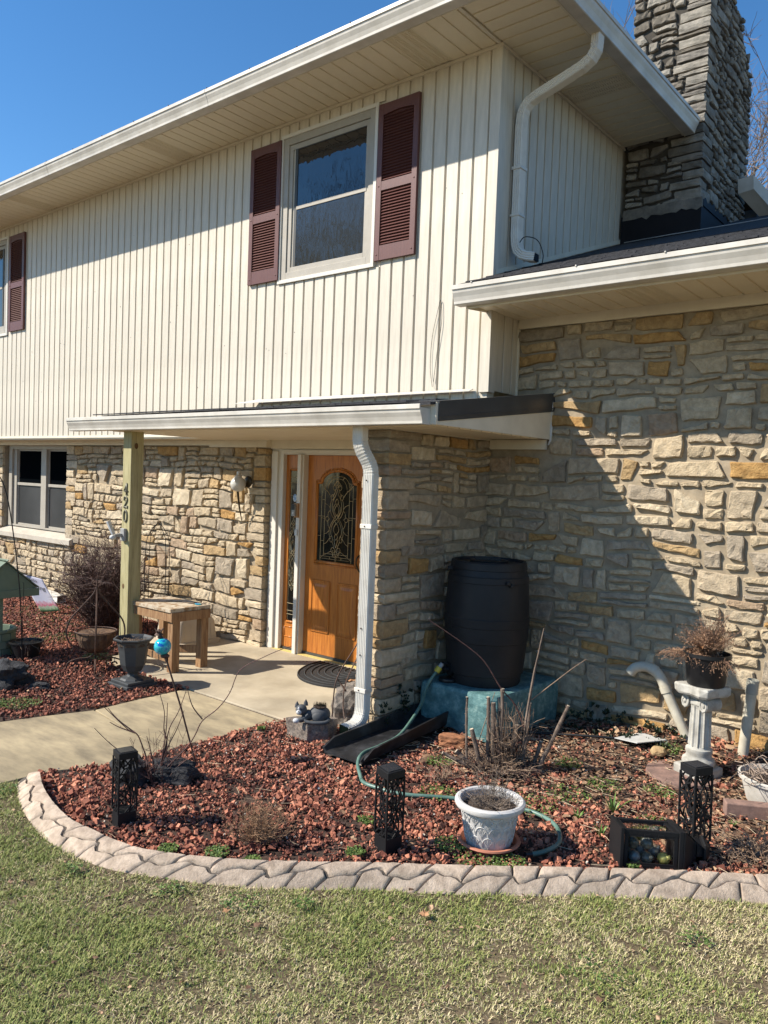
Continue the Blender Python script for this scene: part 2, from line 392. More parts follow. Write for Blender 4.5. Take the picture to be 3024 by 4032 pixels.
# lawn ground: one sheet to the horizon
LAWNM = mat('lawn_soil', (0.205, 0.145, 0.09), (0.085, 0.055, 0.034), scale=26, rough=1, bump=0.8, bscale=60, bdist=0.012, c3=(0.155, 0.12, 0.065), lo=0.3, hi=0.7, big=(1.3, 0.75))
sheet('ground', [(-150, -150), (150, -150), (150, 150), (-150, 150)], GZ - 0.03, LAWNM)

# curb line: (inner edge, outer edge) following the bed
CIN = [(-4.52, 2.33), (-4.30, 2.24), (-4.05, 2.17), (-3.82, 2.13), (-3.61, 2.14), (-3.45, 2.155), (-3.27, 2.19), (-3.12, 2.26), (-2.95, 2.36), (-2.71, 2.54), (-2.32, 2.89), (-2.04, 3.12), (-1.59, 3.52), (-1.31, 3.76), (-1.13, 3.91), (-0.88, 4.10), (-0.4, 4.44), (0.6, 5.1)]
COUT = [(-4.69, 2.26), (-4.40, 2.13), (-4.12, 2.05), (-3.88, 2.00), (-3.66, 1.995), (-3.46, 2.02), (-3.28, 2.07), (-3.08, 2.17), (-2.90, 2.27), (-2.66, 2.43), (-2.25, 2.79), (-1.97, 3.01), (-1.52, 3.41), (-1.24, 3.65), (-1.06, 3.80), (-0.81, 3.98), (-0.33, 4.32), (0.67, 4.98)]
def resamp(P, n):
    P = [Vector((p[0], p[1], 0)) for p in crom([(a, b, 0) for a, b in P], 5)]
    L = [0]
    for i in range(1, len(P)): L.append(L[-1] + (P[i] - P[i - 1]).length)
    out = []; j = 0
    for k in range(n):
        t = L[-1] * k / (n - 1)
        while j < len(P) - 2 and L[j + 1] < t: j += 1
        f = (t - L[j]) / max(1e-9, L[j + 1] - L[j]); out.append(P[j].lerp(P[j + 1], min(1, max(0, f))))
    return out, L[-1]
NC = 400
CI, LI = resamp(CIN, NC); CO, LO = resamp(COUT, NC)
CO = [a.lerp(b, .90) for a, b in zip(CI, CO)]

LAWN_OUT = [(p.x, p.y) for p in CO[::6]]
sheet('lawn', LAWN_OUT + [(60, 45), (60, -80), (-4.9, -80), (-4.9, -3), (-4.78, .5), (-4.72, 2.0), (-4.70, 2.2)], GZ - 0.009, LAWNM)
# bed soils, path, slab
HOUSEPOLY_Y = 5.97
bed = MB()
# right bed: heightfield strip grid between curb / path / walls
def inpoly(x, y, P):
    c = False; n = len(P); j = n - 1
    for i in range(n):
        xi, yi = P[i]; xj, yj = P[j]
        if (yi > y) != (yj > y) and x < (xj - xi) * (y - yi) / (yj - yi) + xi: c = not c
        j = i
    return c
PATHR = [(-4.69, 2.42), (-4.68, 2.5), (-4.56, 2.73), (-4.51, 2.95), (-4.47, 3.54), (-4.47, 4.06), (-4.43, 4.25)]
BEDR = [(p.x, p.y) for p in CI[::8]] + [(0.6, 6.05), (-3.80, 6.05), (-3.80, 4.62), (-4.0, 4.45), (-4.43, 4.25)] + PATHR[::-1]
def clampx(i, j): return i
step = 0.06
gx0, gy0 = -4.8, 2.0; nxg, nyg = 92, 70
gv = []; gf = []; idx = {}
for i in range(nxg):
    for j in range(nyg):
        x = gx0 + i * step; y = gy0 + j * step
        if inpoly(x + .03, y + .03, BEDR):
            q = []
            for (a, b) in ((i, j), (i + 1, j), (i + 1, j + 1), (i, j + 1)):
                if (a, b) not in idx:
                    X = gx0 + a * step; Y = gy0 + b * step
                    idx[(a, b)] = len(gv); gv.append((X, Y, gz(X, Y) - 0.012 + 0.012 * nz(X * 3, Y * 3)))
                q.append(idx[(a, b)])
            gf.append(tuple(q))
bed.add(gv, gf)
bed.build('bed_soil', SOIL, None, smooth=True, kind='structure', local=True)
BEDL = [(-16, 6.05), (-16, 2.2), (-9, 1.9), (-5.9, 1.9), (-5.86, 2.71), (-5.78, 3.0), (-5.70, 3.38), (-5.69, 3.77), (-5.68, 4.27), (-7.0, 4.27), (-7.0, 5.0), (-7.75, 5.0), (-7.75, 6.05)]
sheet('bed_soil', BEDL, GZ - 0.018, SOIL)
slab = MB(); slab.prism([(-7.0, 4.275), (-4.44, 4.262), (-3.93, 4.47), (-3.93, 6.2), (-7.75, 6.2), (-7.75, 5.0), (-7.0, 5.0)], GZ - 0.2, GZ)
slab.build('porch_floor', CONC, None, kind='structure', local=True, bev=0.006)
# path in slabs with tooled joints
def pathslab(poly, name='path'):
    mb = MB(); mb.prism(poly, GZ - 0.15, GZ - 0.006); return mb.build(name, PATHM, None, kind='structure', local=True, bev=0.006)
pathslab([(-5.685, 4.25), (-5.685, 3.77), (-5.66, 3.365), (-4.478, 3.205), (-4.47, 3.54), (-4.47, 4.06), (-4.43, 4.235)])
pathslab([(-5.66, 3.353), (-5.78, 3.0), (-5.86, 2.71), (-5.92, 2.0), (-4.72, 2.0), (-4.69, 2.42), (-4.68, 2.5), (-4.56, 2.73), (-4.51, 2.95), (-4.478, 3.193)])
pathslab([(-5.92, 1.988), (-5.95, 0.5), (-4.78, 0.5), (-4.72, 1.988)])
pathslab([(-5.95, 0.488), (-6.1, -3), (-4.9, -3), (-4.78, 0.488)])
wear = MB(); wear.box(-6.9, -3.95, 4.236, 4.274, GZ - 0.05, GZ - 0.014); wear.build('path_joint', SOIL, None, kind='structure', local=True)

# stamped curb: a concrete core and two rows of stones with a wavy joint between
def cpt(t, w, h):
    """t in 0..1 along, w 0 inner..1 outer, h extra height"""
    f = t * (NC - 1); i = min(NC - 2, int(f)); a = CI[i].lerp(CI[i + 1], f - i); b = CO[i].lerp(CO[i + 1], f - i)
    p = a.lerp(b, w); d = (b - a).normalized()
    z = GZ - 0.03 + (0.105 - 0.015 * w - 0.070 * max(0.0, w) ** 2.2) + h
    if w < 0.0: z -= 0.08
    return Vector((p.x, p.y, z))
core = MB(); cs = []; NS = 300; W = [-0.06, 0.0, 0.12, 0.45, 0.8, 0.97, 0.99]
for i in range(NS):
    t = i / (NS - 1)
    for w in W:
        p = cpt(t, w, -0.011)
        if w == 0.99 or w == -0.06: p.z = GZ - 0.08
        cs.append(p)
n = len(W)
core.add(cs, [(i * n + k, i * n + k + 1, (i + 1) * n + k + 1, (i + 1) * n + k) for i in range(NS - 1) for k in range(n - 1)])
curb = core.build('curb', GROOVE, None, smooth=True, kind='structure', local=True)
def wav(s): return 0.50 + 0.13 * math.sin(s * 21) + 0.06 * math.sin(s * 47 + 1)
def curbstones():
    r = random.Random(3); L = LO
    for row in (0, 1):
        s = -0.02 + row * 0.09
        slant0 = r.uniform(-.02, .02)
        while s < L - 0.05:
            ln = r.uniform(0.12, 0.22); sl = r.uniform(-0.045, 0.045)
            g = 0.005; nn = 9; rows_w = 6; UU = [0, .035, .14, .32, .5, .68, .86, .965, 1]; VV = [0, .07, .30, .62, .93, 1]
            pts = []
            hh = r.uniform(-0.002, 0.002)
            for i in range(nn):
                for j in range(rows_w):
                    v = VV[j]
                    sa = s + g + slant0 * (v - .5); sb = s + ln - g + sl * (v - .5)
                    ss = sa + (sb - sa) * UU[i]
                    e = wav(ss)
                    w0, w1 = (0.0, e - 0.036) if row == 0 else (e + 0.036, 1.02)
                    w = w0 + (w1 - w0) * v
                    edge = min(i, nn - 1 - i, j if not (row == 0 and j == 0) else 9, rows_w - 1 - j)
                    h = hh + (0.0 if edge > 0 else -0.008) + 0.004 * nz(ss * 24, w * 5, 3)
                    p = cpt(max(0, min(1, ss / L)), w, h)
                    if row == 1 and j == rows_w - 1: p.z = GZ - 0.012
                    pts.append(p)
            top = len(pts)
            ring = [(i, 0) for i in range(nn)] + [(nn - 1, j) for j in range(1, rows_w)] + [(i, rows_w - 1) for i in range(nn - 2, -1, -1)] + [(0, j) for j in range(rows_w - 2, 0, -1)]
            low = [Vector(pts[i * rows_w + j]) - Vector((0, 0, 0.02)) for i, j in ring]
            fs = [(i * rows_w + j, i * rows_w + j + 1, (i + 1) * rows_w + j + 1, (i + 1) * rows_w + j) for i in range(nn - 1) for j in range(rows_w - 1)]
            for k in range(len(ring)):
                a = ring[k]; b = ring[(k + 1) % len(ring)]
                fs.append((a[0] * rows_w + a[1], top + k, top + (k + 1) % len(ring), b[0] * rows_w + b[1]))
            mb = MB(); mb.add(pts + low, fs)
            mb.build('stone', CURBM, curb, smooth=True, auto=50)
            s += ln; slant0 = sl
curbstones()

# ================================================================ HOUSE
H = thing('house', (-6.0, 6.0, GZ), 'two-storey split-level house with cream board siding above limestone walls, maroon shutters and a stone chimney', 'house')
XC, YF, ZS = -3.468, 5.50, 5.338
YS = 5.90      # mortar plane of front stone walls
PITCH = 0.1385

# ---------- upper siding walls
ups = MB(); ups.box(-14.5, XC - 0.02, YF + 0.018, YF + 0.12, 2.215, ZS - 0.003)
ups.box(XC - 0.12, XC - 0.02, YF + 0.12, 9.4, 2.6, ZS - 0.003)
sw = ups.build('siding_wall', SIDING, H)
# keep the backing plane behind window glass closed; windows stand proud of it
WINS = [(-6.012, -4.735, 3.742, 5.213), (-13.35, -11.86, 3.742, 5.20)]
def board_mesh(z0, z1, w=PITCH):
    mb = MB(); e = 0.0
    prof = [(0.0, 0.0165), (0.0, 0.001), (0.003, -0.001), (w - 0.024, -0.001), (w - 0.021, 0.003), (w - 0.018, 0.0150), (w - 0.0006, 0.0152), (w - 0.0006, 0.0165)]
    mb.prism(prof, z0, z1); return mb
cache = {}
ho = ORIG[H.name]
def put_board(x, z0, z1, w=PITCH, side=False, y=None):
    key = (round(z0, 3), round(z1, 3), round(w, 3), side)
    if key not in cache:
        mb = board_mesh(z0 - ho.z, z1 - ho.z, w)
        if side: mb.v = [(-b, a, c) for a, b, c in mb.v]
        o = mb.build('siding_board', SIDING, sw, local=True); cache[key] = o
        first = o
    else:
        first = None
        o = dup_part(cache[key])
    o.location = (x - ho.x, YF - ho.y, 0) if not side else (XC - ho.x, y - ho.y, 0)
x = XC - 0.085
ztop, zbot = ZS - 0.028, 2.245
while x > -14.0:
    x0 = x - PITCH
    segs = [(zbot, ztop)]
    for (a, b, c, d) in WINS:
        if x > a + 0.01 and x0 < b - 0.01:
            segs = [(zbot, c - 0.004), (d + 0.004, ztop)]
    for z0, z1 in segs: put_board(x0, z0, z1)
    x = x0
y = YF + 0.085
while y < 7.9:      # side wall boards stand on the lower roof
    w = min(PITCH, 7.93 - y)
    if w < 0.05: break
    zb = 2.575 if y < 5.96 else 3.36 + 0.355 * (y - 5.1) + 0.02
    put_board(0, zb, ztop, w, True, y)
    y += PITCH
sk = MB(); sk.add([(XC + .0155, 5.52, 3.508), (XC + .0155, 7.92, 4.360), (XC + .0155, 7.92, 4.400), (XC + .0155, 5.52, 3.548), (XC + .019, 5.52, 3.508), (XC + .019, 7.92, 4.360), (XC + .019, 7.92, 4.400), (XC + .019, 5.52, 3.548)], [(0, 1, 2, 3), (7, 6, 5, 4), (0, 4, 5, 1), (1, 5, 6, 2), (2, 6, 7, 3), (3, 7, 4, 0)]); sk.build('siding_trim', TRIM, H)
cr_ = MB(); cr_.box(XC - 0.085, XC, YF - 0.012, YF + 0.02, 2.555, ztop + 0.002); cr_.box(XC - 0.02, XC + 0.012, YF - 0.0125, YF + 0.084, 2.555, ztop + 0.002)
cr_.build('corner_board', SIDING, H, bev=0.003)
tb = MB(); tb.box(-14.5, XC - 0.0855, YF - 0.008, YF + 0.02, 2.212, 2.244); tb.box(-14.5, -6.2, YF - 0.016, YF - 0.008, 2.212, 2.226)
tb.build('siding_trim', TRIM, H)
jt = MB(); jt.box(-14.5, XC + 0.0, YF - 0.018, YF + 0.01, ztop, ZS - 0.002); jt.box(XC + 0.0005, XC + 0.018, YF - 0.018, 7.93, ztop, ZS - 0.002)
jt.build('siding_trim', TRIM, H)
# underside of the cantilever
us = MB(); us.box(-14.5, -3.7, YF + 0.0, YS + 0.2, 2.196, 2.211)
us.build('overhang_soffit', SOFFIT, H)
fr = MB(); fr.box(-14.5, -7.45, YS - 0.075, YS + 0.05, 2.135, 2.195); fr.box(-7.449, -6.46, YS - 0.09, YS + 0.05, 2.115, 2.1955)
fr.box(-6.459, -3.97, YS - 0.02, YS + 0.15, 2.105, 2.1958)
fr.build('frieze_board', TRIM, H)

# ---------- soffits
sf = MB(); sf.box(-14.5, -2.84, 4.87, YF + 0.1, ZS + 0.012, ZS + 0.05); sf.box(XC - 0.1, -2.84, YF + 0.1, 7.93, ZS + 0.012, ZS + 0.05)
soff = sf.build('upper_soffit', SOFFIT, H)
def soffit_panel(name_par, L, w=0.1435, vent=False):
    """one V-groove panel lying under the eave, long axis y, width along x, hanging at z=0"""
    mb = MB(); mb.prism_y([(0.0, 0.012), (0.0, 0.0), (w - 0.019, 0.0), (w - 0.016, 0.010), (w - 0.001, 0.010), (w - 0.001, 0.012)], 0, L)
    return mb
def vent_panel(L, w=0.1435):
    mb = MB(); mb.prism_y([(0.0, 0.012), (0.0, 0.006), (w - 0.001, 0.006), (w - 0.001, 0.012)], 0, L)
    for a in (0.0, 0.066, 0.128): mb.box(a, a + (0.014), 0, L, 0.0, 0.0059)
    n = int(L / 0.021)
    for band in (0.014, 0.08):
        for k in range(n):
            yy = 0.006 + k * 0.021; 
            mb.box(band, band + 0.0515 if band < .05 else 0.128, yy, yy + 0.009, 0.0005, 0.0058)
    return mb
pn = {}
def put_panel(par, key, mk, loc, rz=0.0):
    if key not in pn:
        o = mk().build('soffit_panel', VENTM if 'v' in key else SOFFIT, par, local=True); pn[key] = o
    else: o = dup_part(pn[key], par)
    o.location = (loc[0] - ho.x, loc[1] - ho.y, loc[2] - ho.z); o.rotation_euler = (0, 0, rz)
VENTM = mat('vent_soffit', (0.76, 0.675, 0.50), (0.70, 0.62, 0.46), scale=4, rough=.5)
k = 0; x = XC - 0.03
ventx = [(-5.22, -4.92), (-8.75, -8.45), (-12.2, -11.9)]
Lf = YF - 4.87 - 0.022
while x > -14.3:
    x -= 0.1435
    v = any(q - .01 < x < q + .28 for q in (-4.33, -7.75, -10.8))
    put_panel(soff, 'fv' if v else 'f', (lambda: vent_panel(Lf)) if v else (lambda: soffit_panel(None, Lf)), (x, 4.872, ZS - 0.001))
y = 4.90; k = 0
Ls = (-2.84) - XC - 0.02
while y < 7.90:
    v = 6.35 < y < 6.64
    wv = min(0.1435, 7.93 - y)
    if wv < 0.05: break
    # rotate by 90 deg: panel's y axis -> -x
    put_panel(soff, 'sv' if v else 's', (lambda: vent_panel(Ls)) if v else (lambda: soffit_panel(None, Ls)), (-2.842, y, ZS - 0.001), PI / 2)
    y += 0.1435
hc = MB(); hc.box(XC - 0.028, XC + 0.0, 4.872, YF - 0.02, ZS - 0.006, ZS + 0.01); hc.box(-14.5, -2.86, 4.872, 4.90, ZS - 0.008, ZS - 0.0015); hc.box(-2.868, -2.842, 4.905, 7.93, ZS - 0.012, ZS - 0.0015)
hc.build('soffit_channel', TRIM, soff)

# ---------- gutters
GPROF = [(0.0, 0.0), (0.080, 0.0), (0.086, 0.004), (0.088, 0.022), (0.098, 0.050), (0.112, 0.078), (0.116, 0.098), (0.124, 0.101), (0.124, 0.128), (0.118, 0.132), (0.112, 0.128), (0.112, 0.108), (0.004, 0.108), (0.0, 0.13)]
def gutter(name, path, zb, parent, ends=True, sc=1.0, **kw):
    """path in plan; the gutter hangs on the right-hand side when walking the path"""
    P = [Vector((a, b)) for a, b in path]; vs = []; n = len(GPROF)
    for i, p in enumerate(P):
        dirs = []
        if i > 0: dirs.append((P[i] - P[i - 1]).normalized())
        if i < len(P) - 1: dirs.append((P[i + 1] - P[i]).normalized())
        ns = [Vector((d.y, -d.x)) for d in dirs]
        nn = ns[0] if len(ns) == 1 else (ns[0] + ns[1]) / (1 + ns[0].dot(ns[1]))
        for (d, z) in GPROF: vs.append((p.x + nn.x * d * sc, p.y + nn.y * d * sc, zb + z * sc))
    fs = [(i * n + k, i * n + (k + 1) % n, (i + 1) * n + (k + 1) % n, (i + 1) * n + k) for i in range(len(P) - 1) for k in range(n)]
    fs += [tuple(range(n)), tuple((len(P) - 1) * n + k for k in range(n - 1, -1, -1))]
    mb = MB(); mb.add(vs, fs); g = mb.build(name, GUTTER, parent, **kw)
    return g
ZG = ZS - 0.026
g1 = gutter('gutter', [(-14.5, 4.866), (-2.836, 4.866), (-2.836, 7.92)], ZG, H, sc=1.12)
fc = MB(); fc.box(-14.5, -2.84, 4.868, 4.8715, ZS - 0.03, ZS + 0.15); fc.box(-2.8415, -2.838, 4.872, 7.93, ZS - 0.03, ZS + 0.15)
fc.build('fascia', TRIM, H)
sp_ = MB(); r = random.Random(88)
for i in range(70):
    xx = r.uniform(-12, -3.6); zz = r.uniform(2.4, 5.2); k_ = r.choice([.003, .004, .006])
    if any(a - .1 < xx < b + .1 and c - .1 < zz < d + .1 for a, b, c, d in WINS): continue
    sp_.box(xx, xx + k_, YF - .0032, YF - .0012, zz, zz + k_ * r.uniform(1, 2.2))
sp_.build('siding_specks', STRINGM, H, kind='stuff')
# screws and strap nubs on the gutter lip
nb = MB()
for i in range(18):
    xx = -3.2 - i * 0.61; nb.ball((xx, 4.866 - 0.139, ZG + 0.148), 0.006, 6, 4)
nb.build('gutter_screw', RUST, g1)
for xx in (-6.3, -9.35, -12.4): gutter('gutter_seam', [(xx, 4.8655), (xx + .022, 4.8655)], ZG - .0015, g1, sc=1.135)
# upper roof (hip)
rf = MB(); e = [(-14.9, 4.78), (-2.76, 4.78), (-2.76, 13.2), (-14.9, 13.2)]
zr = ZG + 0.155
rf.add([(a, b, zr) for a, b in e] + [(-10.7, 9.0, zr + 1.4), (-7.0, 9.0, zr + 1.4)], [(0, 1, 5, 4), (1, 2, 5), (2, 3, 4, 5), (3, 0, 4), (3, 2, 1, 0)])
rf.build('upper_roof', ROOFM, H)

# ---------- lower (right wing) roof
def lroof(x0, x1):
    mb = MB(); z = lambda yy: 3.352 + 0.355 * (yy - 5.1)
    mb.add([(x0, 5.095, z(5.095)), (x1, 5.095, z(5.095)), (x1, 11, z(11)), (x0, 11, z(11)), (x0, 5.095, z(5.095) - .02), (x1, 5.095, z(5.095) - .02), (x1, 11, z(11) - .02), (x0, 11, z(11) - .02)],
           [(0, 1, 2, 3), (7, 6, 5, 4), (0, 4, 5, 1), (1, 5, 6, 2), (2, 6, 7, 3), (3, 7, 4, 0)]); return mb
lr = lroof(XC + 0.003, 4.0); lr.add([(-3.52, 5.09, 3.345), (XC, 5.09, 3.345), (XC, 5.482, 3.486), (-3.52, 5.482, 3.486), (-3.52, 5.09, 3.33), (XC, 5.09, 3.33), (XC, 5.482, 3.47), (-3.52, 5.482, 3.47)],
           [(0, 1, 2, 3), (7, 6, 5, 4), (0, 4, 5, 1), (1, 5, 6, 2), (2, 6, 7, 3), (3, 7, 4, 0)])
lrf = lr.build('lower_roof', ROOFM, H)
r = random.Random(5)
shm = {}
for row in range(9):
    yy = 5.085 + row * 0.14; x = XC + 0.02 + (row % 2) * 0.15
    while x < 0.6:
        w = r.choice([0.24, 0.3, 0.34])
        key = w
        if key not in shm:
            mb = MB(); mb.add([(0, 0, 0), (w - .006, 0, 0), (w - .006, .15, .053), (0, .15, .053), (0, 0, .009), (w - .006, 0, .009), (w - .006, .15, .056), (0, .15, .056)],
                              [(0, 3, 2, 1), (4, 5, 6, 7), (0, 1, 5, 4), (1, 2, 6, 5), (2, 3, 7, 6), (3, 0, 4, 7)])
            o = mb.build('shingle', ROOFM, lrf, local=True); shm[key] = o
        else: o = dup_part(shm[key])
        o.location = (x - ho.x, yy + r.uniform(-.004, .004) - ho.y, 3.354 + 0.355 * (yy - 5.1) - ho.z)
        x += w
ls = MB(); ls.box(-3.50, 4.0, 5.205, 6.1, 3.2275, 3.26); lso = ls.build('lower_soffit', SOFFIT, H)
x = -3.505
Ll = 6.0 - 5.205 - 0.03
while x < 0.5:
    v = any(a < x < a + .27 for a in (-2.40, 0.0))
    put_panel(lso, 'lv' if v else 'l', (lambda: vent_panel(Ll)) if v else (lambda: soffit_panel(None, Ll)), (x, 5.21, 3.2145))
    x += 0.1435
lf = MB(); lf.box(-3.50, 4.0, 5.2, 5.2045, 3.175, 3.345); lf.box(-3.50, 4.0, 5.2046, 5.235, 3.196, 3.2135); lf.box(XC + 0.013, 4.0, 5.93, 5.958, 3.135, 3.2144)
lf.add([(-3.51, 5.2, 3.175), (-3.50, 5.2, 3.175), (-3.50, 5.49, 3.2), (-3.51, 5.49, 3.2), (-3.51, 5.2, 3.34), (-3.50, 5.2, 3.34), (-3.50, 5.49, 3.45), (-3.51, 5.49, 3.45)], [(0, 3, 2, 1), (4, 5, 6, 7), (0, 1, 5, 4), (1, 2, 6, 5), (2, 3, 7, 6), (3, 0, 4, 7)])
lf.build('fascia', TRIM, H)
g2 = gutter('gutter', [(-3.562, 5.199), (4.0, 5.199)], 3.192, H, sc=1.1)
gutter('gutter_seam', [(-1.02, 5.1985), (-1.0, 5.1985)], 3.1905, g2, sc=1.115)
nb = MB()
for xx in (-3.38, -2.52, -1.9, -1.2): nb.ball((xx, 5.199 - 0.137, 3.192 + 0.146), 0.008, 6, 4)
nb.build('gutter_screw', GUTTER, g2)

# ---------- windows of the upper floor
def upper_window(x0, x1, z0, z1, g):
    wf = MB(); y = YF
    w = wf.box(x0, x0 + .035, y - .022, y + .02, z0, z1).box(x1 - .035, x1, y - .022, y + .02, z0, z1).box(x0 + .035, x1 - .035, y - .022, y + .02, z0, z0 + .035).box(x0 + .035, x1 - .035, y - .022, y + .02, z1 - .035, z1)
    wo = w.build('window', WHITE, H, bev=0.002)
    a, b, c, d = g
    f = MB()
    def ring(X0, X1, Z0, Z1, t, ya, yb):
        f.box(X0, X0 + t, ya, yb, Z0, Z1).box(X1 - t, X1, ya, yb, Z0, Z1).box(X0 + t, X1 - t, ya, yb, Z0, Z0 + t).box(X0 + t, X1 - t, ya, yb, Z1 - t, Z1)
    ring(x0 + .0355, x1 - .0355, z0 + .0355, z1 - .0355, .07, y - .008, y + .02)
    ring(x0 + .106, x1 - .106, z0 + .104, z1 - .110, .05, y + .004, y + .03)
    f.build('window_frame', FRAMEM, wo, bev=0.002)
    f = MB(); ring(a - .035, b + .035, c - .03, d + .03, .035, y + .006, y + .034); f.build('sash', SASH, wo)
    zm = (c + d) / 2 + 0.02
    mr = MB(); mr.box(a, b, y + 0.000, y + 0.03, zm - .022, zm + .012); mr.build('meeting_rail', FRAMEM, wo, bev=.002)
    pa = MB(); pa.box(a - .001, b + .001, y + .012, y + .0165, zm + .012, d + .001); pa.build('pane', PANE, wo)
    pb = MB(); pb.box(a - .001, b + .001, y + .008, y + .0125, c - .001, zm - .022)
    m2 = MATS.get('screened_glass')
    if not m2:
        m2 = glassmat('screened_glass', (0.030, 0.031, 0.028), 0.045, 0.3, spec=1.0); MATS['screened_glass'] = m2
    pb.build('pane', m2, wo)
    return wo
upper_window(-6.012, -4.735, 3.742, 5.213, (-5.79, -4.87, 3.86, 5.05))
upper_window(-13.35, -11.865, 3.742, 5.20, (-13.10, -12.09, 3.86, 5.05))

# shutters: stiles, rails and louvre slats
SHW, SHZ0, SHZ1 = 0.455, 3.785, 5.170
def make_shutter():
    s = MB(); y0, y1 = -0.034, -0.002; w = SHW; t = 0.055
    s.box(0, t, y0, y1, 0, SHZ1 - SHZ0).box(w - t, w, y0, y1, 0, SHZ1 - SHZ0)
    Z = SHZ1 - SHZ0
    s.box(t, w - t, y0 + .002, y1, 0, .13).box(t, w - t, y0 + .002, y1, .62, .70)
    # arched top rail
    pts = [(t, Z), (t, Z - .10)] + [(t + (w - 2 * t) * k / 8, Z - .10 + .016 * math.sin(PI * k / 8)) for k in range(1, 8)] + [(w - t, Z - .10), (w - t, Z)]
    s.prism_y(pts, y0 + .002, y1)
    s.box(t, w - t, -0.008, -0.0021, .13, Z - .05)
    for zz in (.05, .66, Z - .05):
        for xx in (.028, w - .028): s.ball((xx, y0 - .001, zz), .008, 8, 5, (1, .5, 1))
    sh = s.build('shutter', SHUT, H, local=True)
    slat = None
    zs = [0.142 + i * 0.0265 for i in range(18)] + [0.712 + i * 0.0265 for i in range(22)]
    for z in zs:
        if slat is None:
            q = MB(); q.add([(t, -0.029, 0), (w - t, -0.029, 0), (w - t, -0.010, .022), (t, -0.010, .022), (t, -0.025, -.003), (w - t, -0.025, -.003), (w - t, -0.006, .019), (t, -0.006, .019)],
                            [(0, 1, 2, 3), (7, 6, 5, 4), (0, 4, 5, 1), (1, 5, 6, 2), (2, 6, 7, 3), (3, 7, 4, 0)])
            slat = q.build('slat', SHUT, sh, local=True); slat.location = (0, 0, z)
        else:
            c = dup_part(slat, sh); c.location = (0, 0, z)
    return sh
sh0 = make_shutter()
def place_sh(o, x): o.location = (x - ho.x, YF - 0.002 - ho.y, SHZ0 - ho.z)
place_sh(sh0, -6.45)
for xx in (-4.718, -11.80, -13.82):
    c = sh0.copy(); C.objects.link(c); c.parent = H; place_sh(c, xx)
    for ch in list(sh0.children):
        d = ch.copy(); C.objects.link(d); d.parent = c

# ================================================================ STONE WALLS
def pack(ul, vl, blocked, r, cell=0.026, big=1.0):
    """rubble courses of uneven height, with thin pairs and stones that span two courses"""
    hs = []; z = 0.0
    while z < vl - 0.001:
        h = r.choice([.062, .075, .085, .095, .11, .125, .14]) * (0.9 + .12 * big)
        if vl - z - h < 0.06: h = vl - z
        hs.append((z, z + h)); z += h
    used = [[] for _ in hs]; out = []
    for j, (z0, z1) in enumerate(hs):
        h = z1 - z0; zc = (z0 + z1) / 2
        occ = used[j] + [(a, b) for (a, b, c, d) in blocked if c < zc < d]
        occ.sort(); free = []; p = 0.0
        for a, b in occ:
            if a > p + 0.001: free.append([p, min(a, ul)])
            p = max(p, b)
        if p < ul: free.append([p, ul])
        for a, b in free:
            x = a
            if b - a < 0.035: continue
            while x < b - 0.001:
                w = min(.46, max(.085, h * r.choice([1.2, 1.7, 2.1, 2.5, 3.0, 3.6]) * big ** .7))
                if b - x - w < 0.085: w = b - x
                if w > .48: w = w / 2
                if j + 1 < len(hs) and big > .9 and r.random() < .22 and w > .10 and w < .36 and h < .13 and (hs[j + 1][1] - z0) < .26:
                    nz0 = (hs[j + 1][0] + hs[j + 1][1]) / 2
                    clash = any(c < nz0 < d and x < bb and x + w > aa for (aa, bb, c, d) in blocked)
                    if not clash:
                        used[j + 1].append((x, x + w)); out.append([x, x + w, z0, hs[j + 1][1]]); x += w; continue
                if h > .100 and w > .13 and r.random() < .38:
                    f = r.uniform(.4, .6); out.append([x, x + w, z0, z0 + h * f])
                    if w > .2 and r.random() < .4:
                        g = r.uniform(.4, .6); out.append([x, x + w * g, z0 + h * f, z1]); out.append([x + w * g, x + w, z0 + h * f, z1])
                    else: out.append([x, x + w, z0 + h * f, z1])
                else:
                    out.append([x, x + w, z0, z1])
                x += w
    return [q for q in out if (q[1] - q[0]) > .03 and (q[3] - q[2]) > .02]

